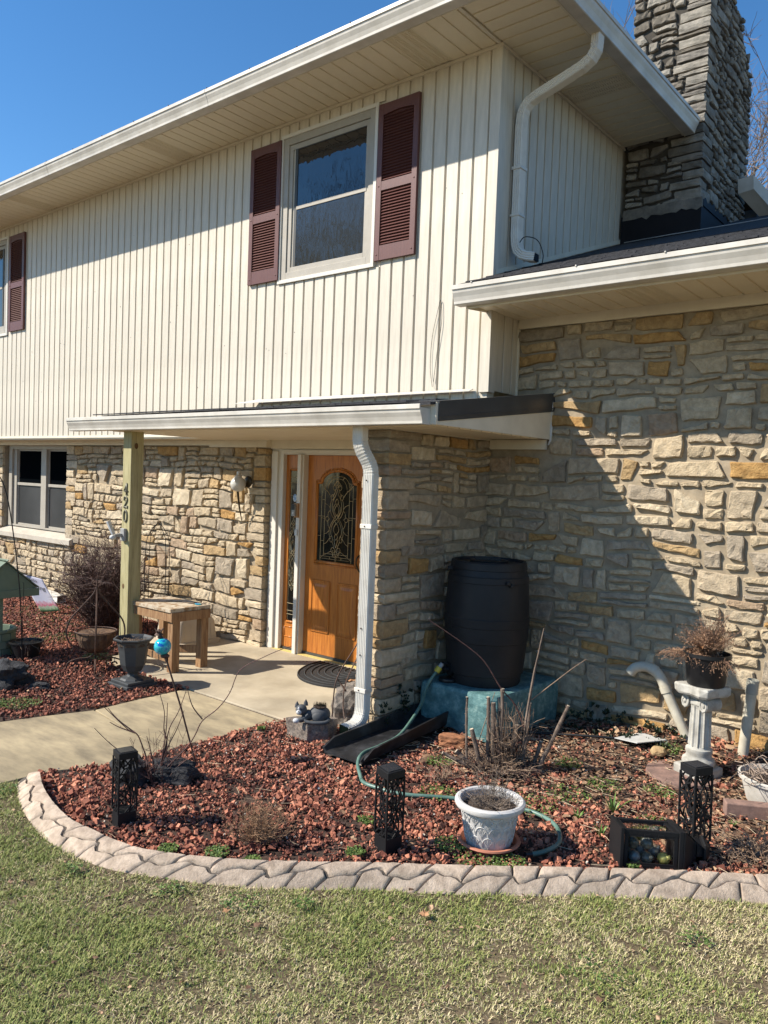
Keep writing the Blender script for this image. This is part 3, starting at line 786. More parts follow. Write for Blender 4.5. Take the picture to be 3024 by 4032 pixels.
STW = [3.4, 3.2, 3.4, 2.2, 1.3, 0.6, 0.9, 0.9]
def stone_geo(u0, u1, v0, v1, r, gap, depth, seed, lim):
    """returns local verts (u, v, d) and faces for one pitched stone"""
    w = u1 - u0; h = v1 - v0
    g = gap
    def warp(u, v):
        a = nz(u * 2.6 + seed, v * 2.6) * 0.028 + nz(u * 9, v * 9 + seed) * 0.008
        b = nz(u * 1.6, v * 2.2 + seed * 2) * 0.046 + nz(u * 7 + seed, v * 8) * 0.010
        fu = min(1, min(u - lim[0], lim[1] - u) / 0.05); fv = min(1, min(v - lim[2], lim[3] - v) / 0.05)
        return u + a * max(0, fu), v + b * max(0, fv)
    k = min(w, h)
    # corners pulled in at random: gives wedges and slanted ends
    cc = [[u0 + g, v0 + g], [u1 - g, v0 + g], [u1 - g, v1 - g], [u0 + g, v1 - g]]
    for q in range(4):
        sx = 1 if q in (0, 3) else -1; sy = 1 if q in (0, 1) else -1
        cc[q][0] += sx * r.uniform(0, .14) * k; cc[q][1] += sy * r.uniform(0, .10) * k
    if r.random() < 0.22 and h > 0.06:
        q = r.randrange(4); sy = 1 if q in (0, 1) else -1; cc[q][1] += sy * h * r.uniform(.25, .5)
    if r.random() < 0.20 and w > 0.1:
        q = r.randrange(4); sx = 1 if q in (0, 3) else -1; cc[q][0] += sx * min(w * .35, h * 0.9) * r.uniform(.5, 1)
    pts = []
    for q in range(4):
        a = cc[q]; b = cc[(q + 1) % 4]
        L = math.hypot(b[0] - a[0], b[1] - a[1]); n = max(2, min(5, int(L / 0.045)))
        cut = min(0.25, 0.007 / max(L, .01))
        for t in ([cut] + [i / n for i in range(1, n)] + [1 - cut]):
            pts.append((a[0] + (b[0] - a[0]) * t + r.uniform(-.0042, .0042), a[1] + (b[1] - a[1]) * t + r.uniform(-.0042, .0042)))
    n = len(pts); cu = sum(p[0] for p in pts) / n; cv = sum(p[1] for p in pts) / n
    d1 = depth * r.uniform(0.72, 1.15)
    tu, tv = r.uniform(-.05, .05), r.uniform(-.08, .08)
    def dd(u, v, s): return d1 * s + tu * (u - cu) + tv * (v - cv)
    vs = []; fs = []
    def P3(u, v, d):
        wu, wv = warp(u, v); vs.append((wu, wv, d))
    for (u, v) in pts: P3(u, v, -0.012)
    for (u, v) in pts: P3(u, v, max(.004, dd(u, v, .74) + r.uniform(-.005, .004)))
    for i in range(n):
        j = (i + 1) % n; fs.append((i, j, n + j, n + i))
    # broken front face: inset outline and scattered inner points, triangulated at random
    iu, iv = 0.008 / max(.02, w * .5), 0.008 / max(.02, h * .5)
    ring = [(u + (cu - u) * min(.35, iu * r.uniform(.5, 1.6)), v + (cv - v) * min(.35, iv * r.uniform(.5, 1.6))) for u, v in pts]
    inner = []; m_ = int(max(1, min(13, w * h / .0013)))
    for k2 in range(m_ * 3):
        if len(inner) >= m_: break
        a_, b_ = r.uniform(-.40, .40) * w, r.uniform(-.36, .36) * h; q = (cu + a_, cv + b_)
        if all(math.hypot(q[0] - p[0], q[1] - p[1]) > .020 for p in inner) and min(math.hypot(q[0] - p[0], q[1] - p[1]) for p in ring) > .010: inner.append(q)
    base = len(vs)
    for (u, v) in ring: P3(u, v, max(.006, dd(u, v, .98) + r.uniform(-.005, .005)))
    for i in range(n):
        j = (i + 1) % n; fs.append((n + i, n + j, base + j, base + i))
    co, _, fc, ov, _, _ = delaunay_2d_cdt([Vector(p) for p in ring + inner], [], [list(range(n))], 1, 1e-5)
    mp = []
    for i, c_ in enumerate(co):
        o_ = ov[i][0] if ov[i] else -1
        if 0 <= o_ < n: mp.append(base + o_)
        else:
            mp.append(len(vs)); u, v = c_; P3(u, v, dd(u, v, 1.06) + r.uniform(-.0075, .0075))
    for f in fc:
        cxm = sum(co[i][0] for i in f) / 3; cym = sum(co[i][1] for i in f) / 3
        fs.append(tuple(mp[i] for i in f))
    return vs, fs

def stone_wall(part, P0, U, N, ul, vl, blocked, seed, gap, depth, mats=None, wts=None, ochre_top=0.0, maxn=295, big=1.0, face=None):
    r = random.Random(seed); P0 = Vector(P0); U = Vector(U); N = Vector(N)
    mats = mats or STONE; wts = wts or STW
    st = pack(ul, vl, blocked, r, big=big)
    items = []
    for s in st:
        m = r.choices(range(len(mats)), wts)[0]
        if ochre_top and r.random() < ochre_top * sm((s[3] / vl - 0.80) / 0.15): m = r.choice([4, 5, 5, 4])
        vs, fs = stone_geo(*s, r, gap, depth, seed, (0, ul, 0, vl))
        W = [P0 + U * a + Vector((0, 0, b)) + N * d for a, b, d in vs]
        items.append((s, m, W, fs))
    items.sort(key=lambda t: -(t[0][1] - t[0][0]) * (t[0][3] - t[0][2]))
    for s, m, W, fs in items[:maxn]:
        mb = MB(); mb.add(W, fs); mb.build('stone', mats[m], part)
    rest = items[maxn:]
    if rest:
        mb = MB()
        for s, m, W, fs in rest: mb.add(W, fs)
        mb.build('small_stones', mats[0], part, kind='stuff')
    return len(items)

def quoin(part, x0, x1, y0, y1, z0, z1, seed, mats=None, g=0.007):
    """corner block with rough faces, shared by two wall faces"""
    mats = mats or STONE; r = random.Random(seed)
    bm = bmesh.new(); bmesh.ops.create_cube(bm, size=1.0)
    bmesh.ops.subdivide_edges(bm, edges=bm.edges[:], cuts=3, use_grid_fill=True)
    sx, sy, sz = x1 - x0, y1 - y0, z1 - z0 - 2 * g
    vs = []
    for v in bm.verts:
        p = v.co.copy()
        ex = [abs(abs(c) - .5) < 1e-4 for c in p]
        q = Vector((x0 + sx * (p.x + .5), y0 + sy * (p.y + .5), z0 + g + sz * (p.z + .5)))
        c = Vector((x0 + sx / 2, y0 + sy / 2, z0 + g + sz / 2))
        if sum(ex) >= 2: q += (c - q).normalized() * r.uniform(.003, .010)
        q += Vector((r.uniform(-.004, .004), r.uniform(-.004, .004), r.uniform(-.003, .003)))
        vs.append(q)
    fs = [tuple(v.index for v in f.verts) for f in bm.faces]; bm.free()
    mb = MB(); mb.add(vs, fs)
    return mb.build('stone', mats[r.choices(range(len(mats)), STW if mats is STONE else None)[0]], part)

def courses(z0, z1, r, lo=0.065, hi=0.16):
    z = z0; out = []
    while z < z1 - 0.03:
        h = r.uniform(lo, hi)
        if z1 - z - h < lo: h = z1 - z
        out.append((z, z + h)); z += h
    return out

ZB = -0.22
# ---- left front wall (under the cantilever): x -14 .. -6.52
lw = MB()
lw.box(-14.3, -12.76, YS, YS + .3, ZB, 2.19).box(-10.79, -6.53, YS, YS + .3, ZB, 2.19).box(-12.76, -10.79, YS, YS + .3, ZB, 0.80)
lwo = lw.build('stone_wall', MORTAR, H)
blocked = []; r = random.Random(21)
for k, (a, b) in enumerate(courses(-0.13, 2.11, r)):
    ln = r.uniform(.12, .30)
    quoin(lwo, -6.525 - ln, -6.525 + r.uniform(.0, .012), YS - .042, YS + .10, a, b, 100 + k)
    blocked.append((7.53 - .03 - ln + .0, 8, a - ZB, b - ZB))
for k, (a, b) in enumerate(courses(0.83, 2.13, r)):
    ln = r.uniform(.14, .3)
    quoin(lwo, -10.785, -10.785 + ln, YS - .035, YS + .09, a, b, 200 + k)
    blocked.append((14.05 - 10.785, 14.05 - 10.785 + ln, a - ZB, b - ZB))
    ln = r.uniform(.14, .3)
    quoin(lwo, -12.765 - ln, -12.765, YS - .035, YS + .09, a, b, 240 + k)
    blocked.append((14.05 - 12.765 - ln, 14.05 - 12.765, a - ZB, b - ZB))
blocked.append((14.05 - 12.765, 14.05 - 10.785, 0.80 - ZB - .02, 3))
n1 = stone_wall(lwo, (-14.05, YS, ZB), (1, 0, 0), (0, -1, 0), 14.05 - 6.525, 2.13 - ZB, blocked, 11, 0.0040, 0.046, ochre_top=.45, big=1.0, maxn=299)

# ---- pier beside the door: x -3.96..-3.724, y 4.57..6.1
PX0, PX1, PY = -3.955, -3.724, 4.575
pw = MB(); pw.box(PX0 + .02, PX1, PY, 6.3, -0.3, 2.19)
pwo = pw.build('stone_wall', MORTAR, H)
blocked = []; r = random.Random(31)
for k, (a, b) in enumerate(courses(-0.22, 2.19, r)):
    if k % 2 == 0:
        ln = r.uniform(.10, .26)
    else: ln = r.uniform(.24, .42)
    quoin(pwo, PX0 + r.uniform(-.012, .006), PX1 + .028 + r.uniform(-.004, .006), PY - .034 + r.uniform(-.004, .006), PY + ln, a, b, 300 + k)
    blocked.append((0, ln, a + .22, b + .22))
n2 = stone_wall(pwo, (PX1, PY, -0.22), (0, 1, 0), (1, 0, 0), 5.965 - PY, 2.41, blocked, 12, 0.0075, 0.028, ochre_top=.4, big=1.15)
n2b = stone_wall(pwo, (PX0 + .02, 5.95, -0.22), (0, -1, 0), (-1, 0, 0), 5.95 - PY - .3, 2.40, [], 15, 0.007, 0.03, maxn=100)

# ---- right wing wall: x -3.72 .. 1.2 at y 5.965
YR = 5.975
rw = MB(); rw.box(-3.73, 1.6, YR, YR + .3, -0.3, 3.21)
rwo = rw.build('stone_wall', MORTAR, H)
blk = [(0, 0.30, 2.34, 3.6), (0, 0.635, 2.22, 2.44 + .36)]
n3 = stone_wall(rwo, (-3.755, YR, -0.24), (1, 0, 0), (0, -1, 0), 3.755 + 0.6, 3.38, [(0, 0.27, 2.34, 3.6), (0.0, 0.60, 2.30, 2.83)], 19, 0.0078, 0.030, ochre_top=.45, big=1.22, maxn=299)
# caulk and broken mortar where the porch roof meets the wall
ck = MB(); ck.tube([(-3.118, 5.945, 2.58), (-3.112, 5.942, 2.46), (-3.125, 5.94, 2.36), (-3.112, 5.94, 2.28), (-3.118, 5.944, 2.19), (-3.135, 5.944, 2.15)], [.006, .008, .007, .012, .010, .006], 6)
ck.build('caulk', PLW, H)

# ---- return wall under the side siding box (x = XC, y 5.5..6) shows trim at its back edge
bt = MB(); bt.box(XC + .0005, XC + .018, 5.938, 5.956, 2.56, 3.19); bt.build('siding_trim', TRIM, H)

# ---- chimney
ch = MB()
prof = [(7.96, 4.2), (9.44, 4.2), (9.50, 6.35), (9.36, 6.62), (8.78, 6.98), (8.76, 8.1), (7.96, 8.1)]
ch.prism_x(prof, -3.42, -2.70)
cho = ch.build('chimney', CHMORT, H)
blocked = []; r = random.Random(41); blk2 = []
for k, (a, b) in enumerate(courses(4.5, 7.75, r, .04, .12)):
    lx = r.uniform(.15, .34); ly = r.uniform(.12, .34)
    quoin(cho, -2.69 - lx, -2.655 + r.uniform(-.012, .012), 7.925 + r.uniform(-.01, .01), 7.93 + ly, a, b, 400 + k, CHST)
    blocked.append((3.43 - 2.69 - lx, 2, a - 4.5, b - 4.5)); blk2.append((0, ly - .0, a - 4.5, b - 4.5))
cw = [1, 1, 1, 1]
n4 = stone_wall(cho, (-3.44, 7.96, 4.5), (1, 0, 0), (0, -1, 0), 3.44 - 2.69, 3.2, blocked, 22, 0.008, 0.036, CHST, cw, big=.85)
blk2 += [(0.85, 2, 2.45, 4), (1.40, 2, 2.0, 4), (1.15, 2, 2.2, 4)]
n5 = stone_wall(cho, (-2.70, 7.93, 4.5), (0, 1, 0), (1, 0, 0), 1.53, 3.2, blk2, 23, 0.008, 0.040, CHST, cw, maxn=280, big=.8)
cf = MB(); cf.box(-3.45, -2.635, 7.905, 7.925, 4.2, 4.62); cf.box(-2.655, -2.635, 7.9255, 9.5, 4.2, 4.66)
r = random.Random(9); top = []
cf.build('flashing', BLACKFL, cho)
md = MB(); pts = [(7.93 + 1.55 * k / 24, 4.66 + .05 * nz(k * .9, 3) + .03 * (k % 2)) for k in range(25)]
md.prism_x([(7.93, 4.60)] + pts + [(9.48, 4.60)], -2.634, -2.626)
md.build('flashing_sealant', BLACKFL, cho)
mc = MB(); pts = [(-3.43 + .8 * k / 16, 4.60 - .02 + .035 * nz(k * .7, 8)) for k in range(17)]
mc.prism_y([(-3.43, 4.68)] + pts + [(-2.63, 4.68)], 7.90, 7.93); mc.build('mortar_bead', CHST[1], cho)

# ---- far rear gable corner beyond the chimney
rg = MB()
A = Vector((-2.62, 9.62, 5.27)); B = Vector((-1.9, 10.25, 4.80))
rg.prism_x([(9.5, 4.1), (12, 4.1), (12, 5.0), (9.5, 5.0)], -2.9, -2.55)
rgo = rg.build('rear_gable', SASH, H)
q = MB(); q.add([(-2.66, 9.10, 5.22), (-2.50, 9.10, 5.24), (-2.10, 9.9, 4.72), (-2.26, 9.9, 4.72), (-2.66, 9.14, 5.08), (-2.50, 9.14, 5.10), (-2.10, 9.94, 4.58), (-2.26, 9.94, 4.58)],
           [(0, 1, 2, 3), (7, 6, 5, 4), (0, 4, 5, 1), (1, 5, 6, 2), (2, 6, 7, 3), (3, 7, 4, 0)])
q.build('fascia', GUTTER, rgo)
q = MB(); q.tube(crom([(-3.1, 7.2, 4.13), (-2.6, 7.0, 4.07), (-2.0, 7.25, 4.15), (-1.6, 7.1, 4.11), (-1.3, 7.5, 4.24)], 6), .004, 5); q.build('cable', PLG, lrf)

# ================================================================ LOWER WINDOW
wn_ = MB(); yw = 6.0
wn_.box(-12.70, -12.60, yw - .06, yw + .05, .86, 2.135).box(-10.86, -10.80, yw - .06, yw + .05, .86, 2.135).box(-12.60, -10.86, yw - .06, yw + .05, 2.075, 2.135).box(-12.60, -10.86, yw - .06, yw + .05, .86, .885)
lwn = wn_.build('window', FRAMEM, H, bev=.003)
fm = MB(); fm.box(-12.60, -12.50, yw - .03, yw + .05, .885, 2.075); fm.build('window_frame', FRAMEM, lwn, bev=.003); fm = MB(); fm.box(-11.69, -11.535, yw - .045, yw + .05, .885, 2.075)
fm.build('window_frame', FRAMEM, lwn, bev=.003)
for (a, b) in ((-12.50, -11.69), (-11.535, -10.86)):
    zz = 1.53
    q = MB(); q.box(a, b, yw - .018, yw + .02, zz - .02, zz + .022).box(a, a + .02, yw - .005, yw + .02, .885, 2.075).box(b - .02, b, yw - .005, yw + .02, .885, 2.075).box(a + .02, b - .02, yw - .005, yw + .02, 2.05, 2.075).box(a + .02, b - .02, yw - .005, yw + .02, .885, .91)
    q.build('sash', FRAMEM, lwn, bev=.002)
    q = MB(); q.box(a + .02, b - .02, yw + .010, yw + .014, zz + .022, 2.05); q.build('pane', PANEL, lwn)
    q = MB(); q.box(a + .02, b - .02, yw + .004, yw + .008, .91, zz - .02); q.build('pane', SCREEN, lwn)
sl = MB(); sl.add([(-12.90, 5.80, .70), (-10.545, 5.80, .70), (-10.545, 5.99, .70), (-12.90, 5.99, .70), (-12.90, 5.80, .775), (-10.545, 5.80, .775), (-10.545, 5.99, .858), (-12.90, 5.99, .858)],
                  [(0, 3, 2, 1), (4, 5, 6, 7), (0, 1, 5, 4), (1, 2, 6, 5), (2, 3, 7, 6), (3, 0, 4, 7)])
sl.build('window_sill', mat('limestone_sill', (.50, .45, .37), (.42, .37, .30), scale=6, rough=.9, bump=.3), H, bev=.006)

# ================================================================ FRONT DOOR AND SIDELIGHT
YD = 6.0
ds = MB()
for (a, b, c, d, y0, y1) in ((-6.525, -6.33, -.1, 2.105, 5.95, 6.15), (-6.085, -5.995, -.1, 2.045, 5.93, 6.15), (-5.085, -4.94, -.1, 2.105, 5.95, 6.15), (-6.33, -5.085, 2.045, 2.105, 5.95, 6.15)):
    ds.box(a, b, y0, y1, c, d)
ds.box(-6.49, -6.40, 5.925, 5.9498, -.1, 2.08); ds.box(-6.33, -5.085, 5.93, 5.9498, 2.06, 2.095)
ds.box(-6.066, -6.014, 5.905, 5.9298, -.1, 2.045)
dfo = ds.build('door_frame', WHITE, H, bev=.004)
q = MB(); q.box(-6.33, -5.085, 5.99, 6.14, -.10, -.068); q.build('threshold', SASH, dfo)
q = MB(); q.box(-4.93, -3.94, 6.0, 6.2, -.1, 2.11); q.build('entry_wall', SIDING, H)
def arch_poly(cx, z0, zs, zt, hw, aw, n=14):
    """shouldered arch: straight shoulders at zs, round head of half width aw up to zt"""
    P = [(cx - hw, z0), (cx + hw, z0), (cx + hw, zs), (cx + aw + .012, zs)]
    for k in range(n + 1):
        a = PI * k / n; P.append((cx + aw * math.cos(a), zs + .012 + (zt - zs - .012) * math.sin(a)))
    P += [(cx - aw - .012, zs), (cx - hw, zs)]
    return P
DX0, DX1 = -5.992, -5.088; DC = (DX0 + DX1) / 2 - 0.0
dd_ = MB(); dd_.box(DX0, DX1, YD, YD + .045, -.066, 2.042); dr = dd_.build('front_door', DOORW, H)
GL = arch_poly(-5.553, .935, 1.742, 1.868, .268, .205)
q = MB(); q.prism_y(GL, YD - .006, YD - .001); q.build('pane', PANED, dr)
def mould(poly, r, par, y, m=DOORW, name='moulding', closed=True):
    P = [(a, y, b) for a, b in poly]
    if closed: P = P + [P[0]]
    mb = MB()
    for i in range(len(P) - 1):
        mb.tube([P[i], P[i + 1]], r, 6)
    return mb.build(name, m, par, smooth=True)
mould(arch_poly(-5.553, .918, 1.755, 1.884, .285, .222), .018, dr, YD - .003)
mould(arch_poly(-5.553, .892, 1.775, 1.905, .308, .246), .009, dr, YD - .001)
def raised(a, b, c, d):
    q = MB(); t = .035
    q.box(a, b, YD - .004, YD - .0005, c, d)
    q.add([(a + t, YD - .005, c + t), (b - t, YD - .005, c + t), (b - t, YD - .005, d - t), (a + t, YD - .005, d - t), (a + t * 1.8, YD - .014, c + t * 1.8), (b - t * 1.8, YD - .014, c + t * 1.8), (b - t * 1.8, YD - .014, d - t * 1.8), (a + t * 1.8, YD - .014, d - t * 1.8)],
          [(0, 1, 5, 4), (1, 2, 6, 5), (2, 3, 7, 6), (3, 0, 4, 7), (4, 5, 6, 7)])
    q.build('door_panel', DOORW, dr)
    m = MB()
    for (p0, p1) in (((a, c), (b, c)), ((b, c), (b, d)), ((b, d), (a, d)), ((a, d), (a, c))):
        m.tube([(p0[0], YD - .004, p0[1]), (p1[0], YD - .004, p1[1])], .009, 6)
        m.tube([(p0[0] + (a + b) * .02 - p0[0] * .04, YD - .004, p0[1] + (c + d) * .02 - p0[1] * .04), (p1[0] + (a + b) * .02 - p1[0] * .04, YD - .004, p1[1] + (c + d) * .02 - p1[1] * .04)], .004, 5)
    m.build('moulding', DOORW, dr)
raised(-5.880, -5.625, .175, .715); raised(-5.505, -5.245, .165, .715)
# leaded pattern, mirrored about the middle of the glass
def came(cx, z0, z1, hw, full=True, top=None):
    mb = MB(); rr = .0028; y = YD - .0075
    Hh = z1 - z0
    def L(pts, mir=True, r=rr, smooth=True):
        pts = [(p[0] * hw, p[1]) for p in pts]
        for s in ((1, -1) if mir else (1,)):
            P = [(cx + s * a, y, z0 + b * Hh) for a, b in pts]
            mb.tube(crom(P, 4) if (smooth and len(P) > 2) else P, r, 4)
    # stem ornament
    L([(0, .93), (.05, .90), (.05, .87), (0, .84), (-.05, .87), (-.05, .90), (0, .93)], False)
    L([(0, .90), (.12, .87), (.16, .84), (.02, .82)]); 
    L([(.02, .82), (.10, .85), (.2, .84), (.22, .81), (.16, .785), (.06, .80), (.02, .82)])
    L([(.10, .79), (.13, .75), (.22, .71), (.24, .70)]); L([(.0, .80), (.04, .75), (.10, .71), (.18, .67)])
    L([(.22, .73), (.30, .72), (.32, .69), (.26, .66), (.18, .68), (.18, .71), (.22, .73)])
    L([(.28, .67), (.34, .61), (.34, .53), (.22, .45), (.10, .43)]); L([(.18, .67), (.24, .61), (.24, .54), (.14, .47), (.0, .42)])
    L([(0, .68), (.08, .64), (0, .60), (-.08, .64), (0, .68)], False)
    L([(0, .60), (.09, .56), (.11, .52), (.02, .46)]); L([(.05, .62), (.16, .58), (.18, .52), (.05, .44)])
    L([(0, .48), (.14, .42), (0, .36), (-.14, .42), (0, .48)], False, smooth=False)
    L([(0, .42), (.16, .38), (.26, .31), (.28, .24), (.20, .19)]); L([(.14, .42), (.28, .36), (.36, .29), (.36, .22), (.28, .17)])
    L([(.02, .37), (.12, .32), (.14, .28), (.03, .23)]); L([(0, .24), (.08, .20), (0, .16), (-.08, .20), (0, .24)], False)
    L([(.22, .21), (.32, .19), (.32, .15), (.24, .13), (.18, .16), (.22, .21)])
    L([(.20, .14), (.12, .09), (.08, .05)]); L([(.10, .17), (.05, .11), (.0, .06)])
    L([(.04, .04), (.16, .065), (.24, .04), (.20, .0), (.08, .0), (.04, .04)])
    L([(0, .03), (.05, -.01), (0, -.05), (-.05, -.01), (0, .03)], False)
    if full:
        L([(.12, .035), (.17, -.005), (.0, -.075)])
    return mb, L, y
mb, L, y_ = came(-5.553, 1.03, 1.86, .268)
L([(.82, -.11), (.82, .85)], smooth=False); L([(.64, -.045), (.64, .77)], smooth=False)
L([(-.82, -.055), (.82, -.055)], False, smooth=False); L([(-.64, -.02), (.64, -.02)], False, smooth=False); L([(-.7, -.085), (.7, -.085)], False, smooth=False)
L([(.22, .02), (.64, -.045), (.82, -.085)], smooth=False)
for z in (.69, .45, .20): L([(.82, z), (1.0, z)], smooth=False)
for z in (.66, .14, .45): L([(.64, z), (.82, z)], smooth=False)
L([(.38, .42), (.50, .45), (.60, .42), (.50, .39), (.38, .42)]); L([(.60, .42), (.82, .43)], smooth=False)
L([(.34, .53), (.44, .50), (.46, .44)]); L([(.34, .30), (.44, .34), (.46, .40)]); L([(.34, .55), (.46, .59), (.64, .61)]); L([(.36, .28), (.50, .24), (.64, .23)])
L([(.34, .70), (.50, .76), (.60, .78)]); L([(.34, .18), (.50, .12), (.64, .10)])
L([(.50, .78), (.62, .78), (.82, .85), (.72, .855), (.60, .78)], smooth=False)
L([(.62, .82), (.56, .89), (.36, .945), (.0, .965)]); L([(.50, .80), (.44, .86), (.26, .915), (.0, .93)])
L([(.36, .945), (.26, .915)], smooth=False); L([(0, .965), (0, 1.0)], False, smooth=False); L([(.60, .87), (.82, .87)], smooth=False)
L([(.30, -.055), (.30, -.085)], smooth=False); L([(0, -.085), (0, -.115)], False, smooth=False); L([(.15, -.02), (.15, -.055)], smooth=False)
mb.build('leading', LEAD, dr)
hd = MB(); hd.tube(crom([(-5.17, YD - .01, 1.05), (-5.19, YD - .07, 1.02), (-5.20, YD - .075, .95), (-5.18, YD - .05, .88), (-5.17, YD - .01, .87)], 5), .009, 6); hd.ball((-5.17, YD - .015, 1.17), .028, 10, 6, (1, .5, 1))
hd.build('door_handle', BRASS, dr, smooth=True)
# sidelight
sl_ = MB(); sl_.box(-6.328, -6.087, YD, YD + .045, -.066, 2.042); sd_ = sl_.build('sidelight', DOORW, H)
q = MB(); q.box(-6.255, -6.118, YD - .006, YD - .001, .225, 1.875); q.build('pane', PANED, sd_)
mould([(-6.262, .218), (-6.112, .218), (-6.112, 1.882), (-6.262, 1.882)], .014, sd_, YD - .003)
mould([(-6.285, .05), (-6.125, .05), (-6.125, .16), (-6.285, .16)], .007, sd_, YD - .001)
mb, L, y_ = came(-6.187, .62, 1.42, .19)
mb2 = MB(); YY = YD - .0075
for s in (-1, 1):
    mb2.tube([(-6.187 + s * .050, YY, .24), (-6.187 + s * .050, YY, 1.86)], .0022, 4); 
for z in (.30, .34, .42, 1.60, 1.74, 1.80): mb2.tube([(-6.255, YY, z), (-6.118, YY, z)], .0022, 4)
mb.v += []; off = len(mb.v)
mb.f += [tuple(i + off for i in f) for f in mb2.f]; mb.v += mb2.v
mb.build('leading', LEAD, sd_)
q = MB(); q.prism_y([(-6.205, 1.56), (-6.19, 1.535), (-6.165, 1.535), (-6.15, 1.56), (-6.15, 1.60), (-6.178, 1.62), (-6.205, 1.60)], YD - .0095, YD - .0085); q.build('sticker', mat('blue_white_sticker', (.6, .65, .7), (.2, .35, .6), scale=30, lo=.45, hi=.5, rough=.5), sd_)

# ================================================================ PORCH ROOF, POST
XR0, XR1 = -7.15, -3.13
XG0 = -7.725
pr = MB()
zf = lambda y: 2.352 + (2.575 - 2.352) * (y - 4.25) / (5.5 - 4.25) 
pr.add([(XR0 + .02, 4.25, 2.352), (XR1, 4.25, 2.352), (XR1, 5.995, 2.60), (XR0 + .02, 5.48, 2.545), (XC, 5.48, 2.548), (XC + .02, 5.96, 2.59)], [])
b = len(pr.v)
def slabroof(mb, x0, x1, y0, y1, t=.018):
    g = lambda y: 2.340 + (2.573 - 2.340) * (y - 4.25) / (5.99 - 4.25)
    mb.add([(x0, y0, g(y0)), (x1, y0, g(y0)), (x1, y1, g(y1)), (x0, y1, g(y1)), (x0, y0, g(y0) - t), (x1, y0, g(y0) - t), (x1, y1, g(y1) - t), (x0, y1, g(y1) - t)],
           [(0, 1, 2, 3), (7, 6, 5, 4), (0, 4, 5, 1), (1, 5, 6, 2), (2, 6, 7, 3), (3, 7, 4, 0)])
pr = MB(); slabroof(pr, XR0 + .02, XR1 + .006, 4.25, 5.4985); slabroof(pr, XC + .02, XR1 + .006, 5.4986, 5.99)
pro = pr.build('porch_roof', ROOFM, H)
shm2 = None
for row in range(3):
    yy = 4.225 + row * .14; x = XR0 - 0.12 + (row % 2) * .15
    while x < XR1 - .35:
        if shm2 is None:
            mb = MB(); mb.add([(0, 0, 0), (.325, 0, 0), (.325, .15, .02), (0, .15, .02), (0, 0, .010), (.325, 0, .010), (.325, .15, .024), (0, .15, .024)],
                              [(0, 3, 2, 1), (4, 5, 6, 7), (0, 1, 5, 4), (1, 2, 6, 5), (2, 3, 7, 6), (3, 0, 4, 7)])
            shm2 = mb.build('shingle', ROOFM, pro, local=True); o = shm2
        else: o = dup_part(shm2)
        o.location = (x - ho.x, yy + rnd.uniform(-.006, .006) - ho.y, 2.345 + .134 * (yy - 4.25) + rnd.uniform(0, .005) - ho.z)
        x += .33
ps = MB(); ps.box(XR0, XR1, 4.322, 5.80, 2.199, 2.215); ps.box(-6.45, XR1 - .003, 5.80, 5.97, 2.1995, 2.214); pso = ps.build('porch_soffit', SOFFIT, H)
for k in range(10):
    y0 = 4.36 + k * .145; q = MB(); q.box(XR0 + .03, XR1 - .02, y0, y0 + .128, 2.190, 2.1985)
    q.build('soffit_panel', SOFFIT, pso)
pf = MB(); pf.box(XR0 - .012, XR1 - .0, 4.31, 4.3215, 2.195, 2.345)
pf.build('fascia', TRIM, H)
re_ = MB(); re_.prism_x([(4.31, 2.195), (5.985, 2.195), (5.985, 2.43), (4.335, 2.218), (4.335, 2.345), (4.31, 2.345)], XR1 + .0005, XR1 + .014); re_.build('rake_board', TRIM, H)
re_ = MB(); re_.prism_x([(4.33, 2.22), (5.985, 2.432), (5.985, 2.582), (4.33, 2.352)], XR1 + .0145, XR1 + .022); re_.prism_x([(4.33, 2.245), (5.985, 2.455), (5.985, 2.462), (4.33, 2.252)], XR1 + .0221, XR1 + .028)
re_.prism_x([(4.33, 2.349), (5.985, 2.579), (5.985, 2.585), (4.33, 2.355)], XR1 - .05, XR1 + .0222); re_.build('drip_edge', DRIP, H)
le_ = MB(); le_.prism_x([(4.31, 2.195), (5.80, 2.195), (5.49, 2.50), (4.31, 2.345)], XR0 - .012, XR0 - .001); le_.build('rake_board', TRIM, H)
wb = MB(); wb.box(PX1 + .032, XR1 - .02, 5.925, 5.956, 2.112, 2.194); wb.build('frieze_board', TRIM, H)
wb = MB(); wb.box(PX0 - .01, PX1 + .04, PY - .05, 5.92, 2.185, 2.1945); wb.build('frieze_board', TRIM, H)
g3 = gutter('gutter', [(XG0, 4.309), (-3.165, 4.309)], 2.192, H, sc=1.0)
# flashing strip lifted where the porch roof meets the siding
ap = MB(); ap.add([(-6.25, 5.484, 2.585), (-3.6, 5.484, 2.58), (-3.6, 5.43, 2.56), (-6.5, 5.39, 2.545), (-6.25, 5.484, 2.592), (-3.6, 5.484, 2.587), (-3.6, 5.43, 2.566), (-6.5, 5.39, 2.551)],
                  [(0, 3, 2, 1), (4, 5, 6, 7), (0, 1, 5, 4), (1, 2, 6, 5), (2, 3, 7, 6), (3, 0, 4, 7)]); ap.build('apron_flashing', GUTTER, pro)
po = MB(); po.box(-6.955, -6.815, 4.375, 4.515, GZ + .05, 2.192)
post = po.build('porch_post', POSTW, H, bev=.005)
q = MB(); q.box(-7.0, -6.77, 4.33, 4.56, GZ - .1, GZ + .05); q.build('post_footing', CONC, post, bev=.01)
for (xx, zz) in ((-6.835, 2.07), (-6.915, .52)):
    pass
kn = MB(); kn.ball((-6.814, 4.43, 2.05), .022, 10, 6, (.12, 1, 1.4)); kn.ball((-6.90, 4.374, .66), .018, 10, 6, (1, .12, 1.5)); kn.build('knot', mat('knot', (.13, .07, .025), rough=.8), post)
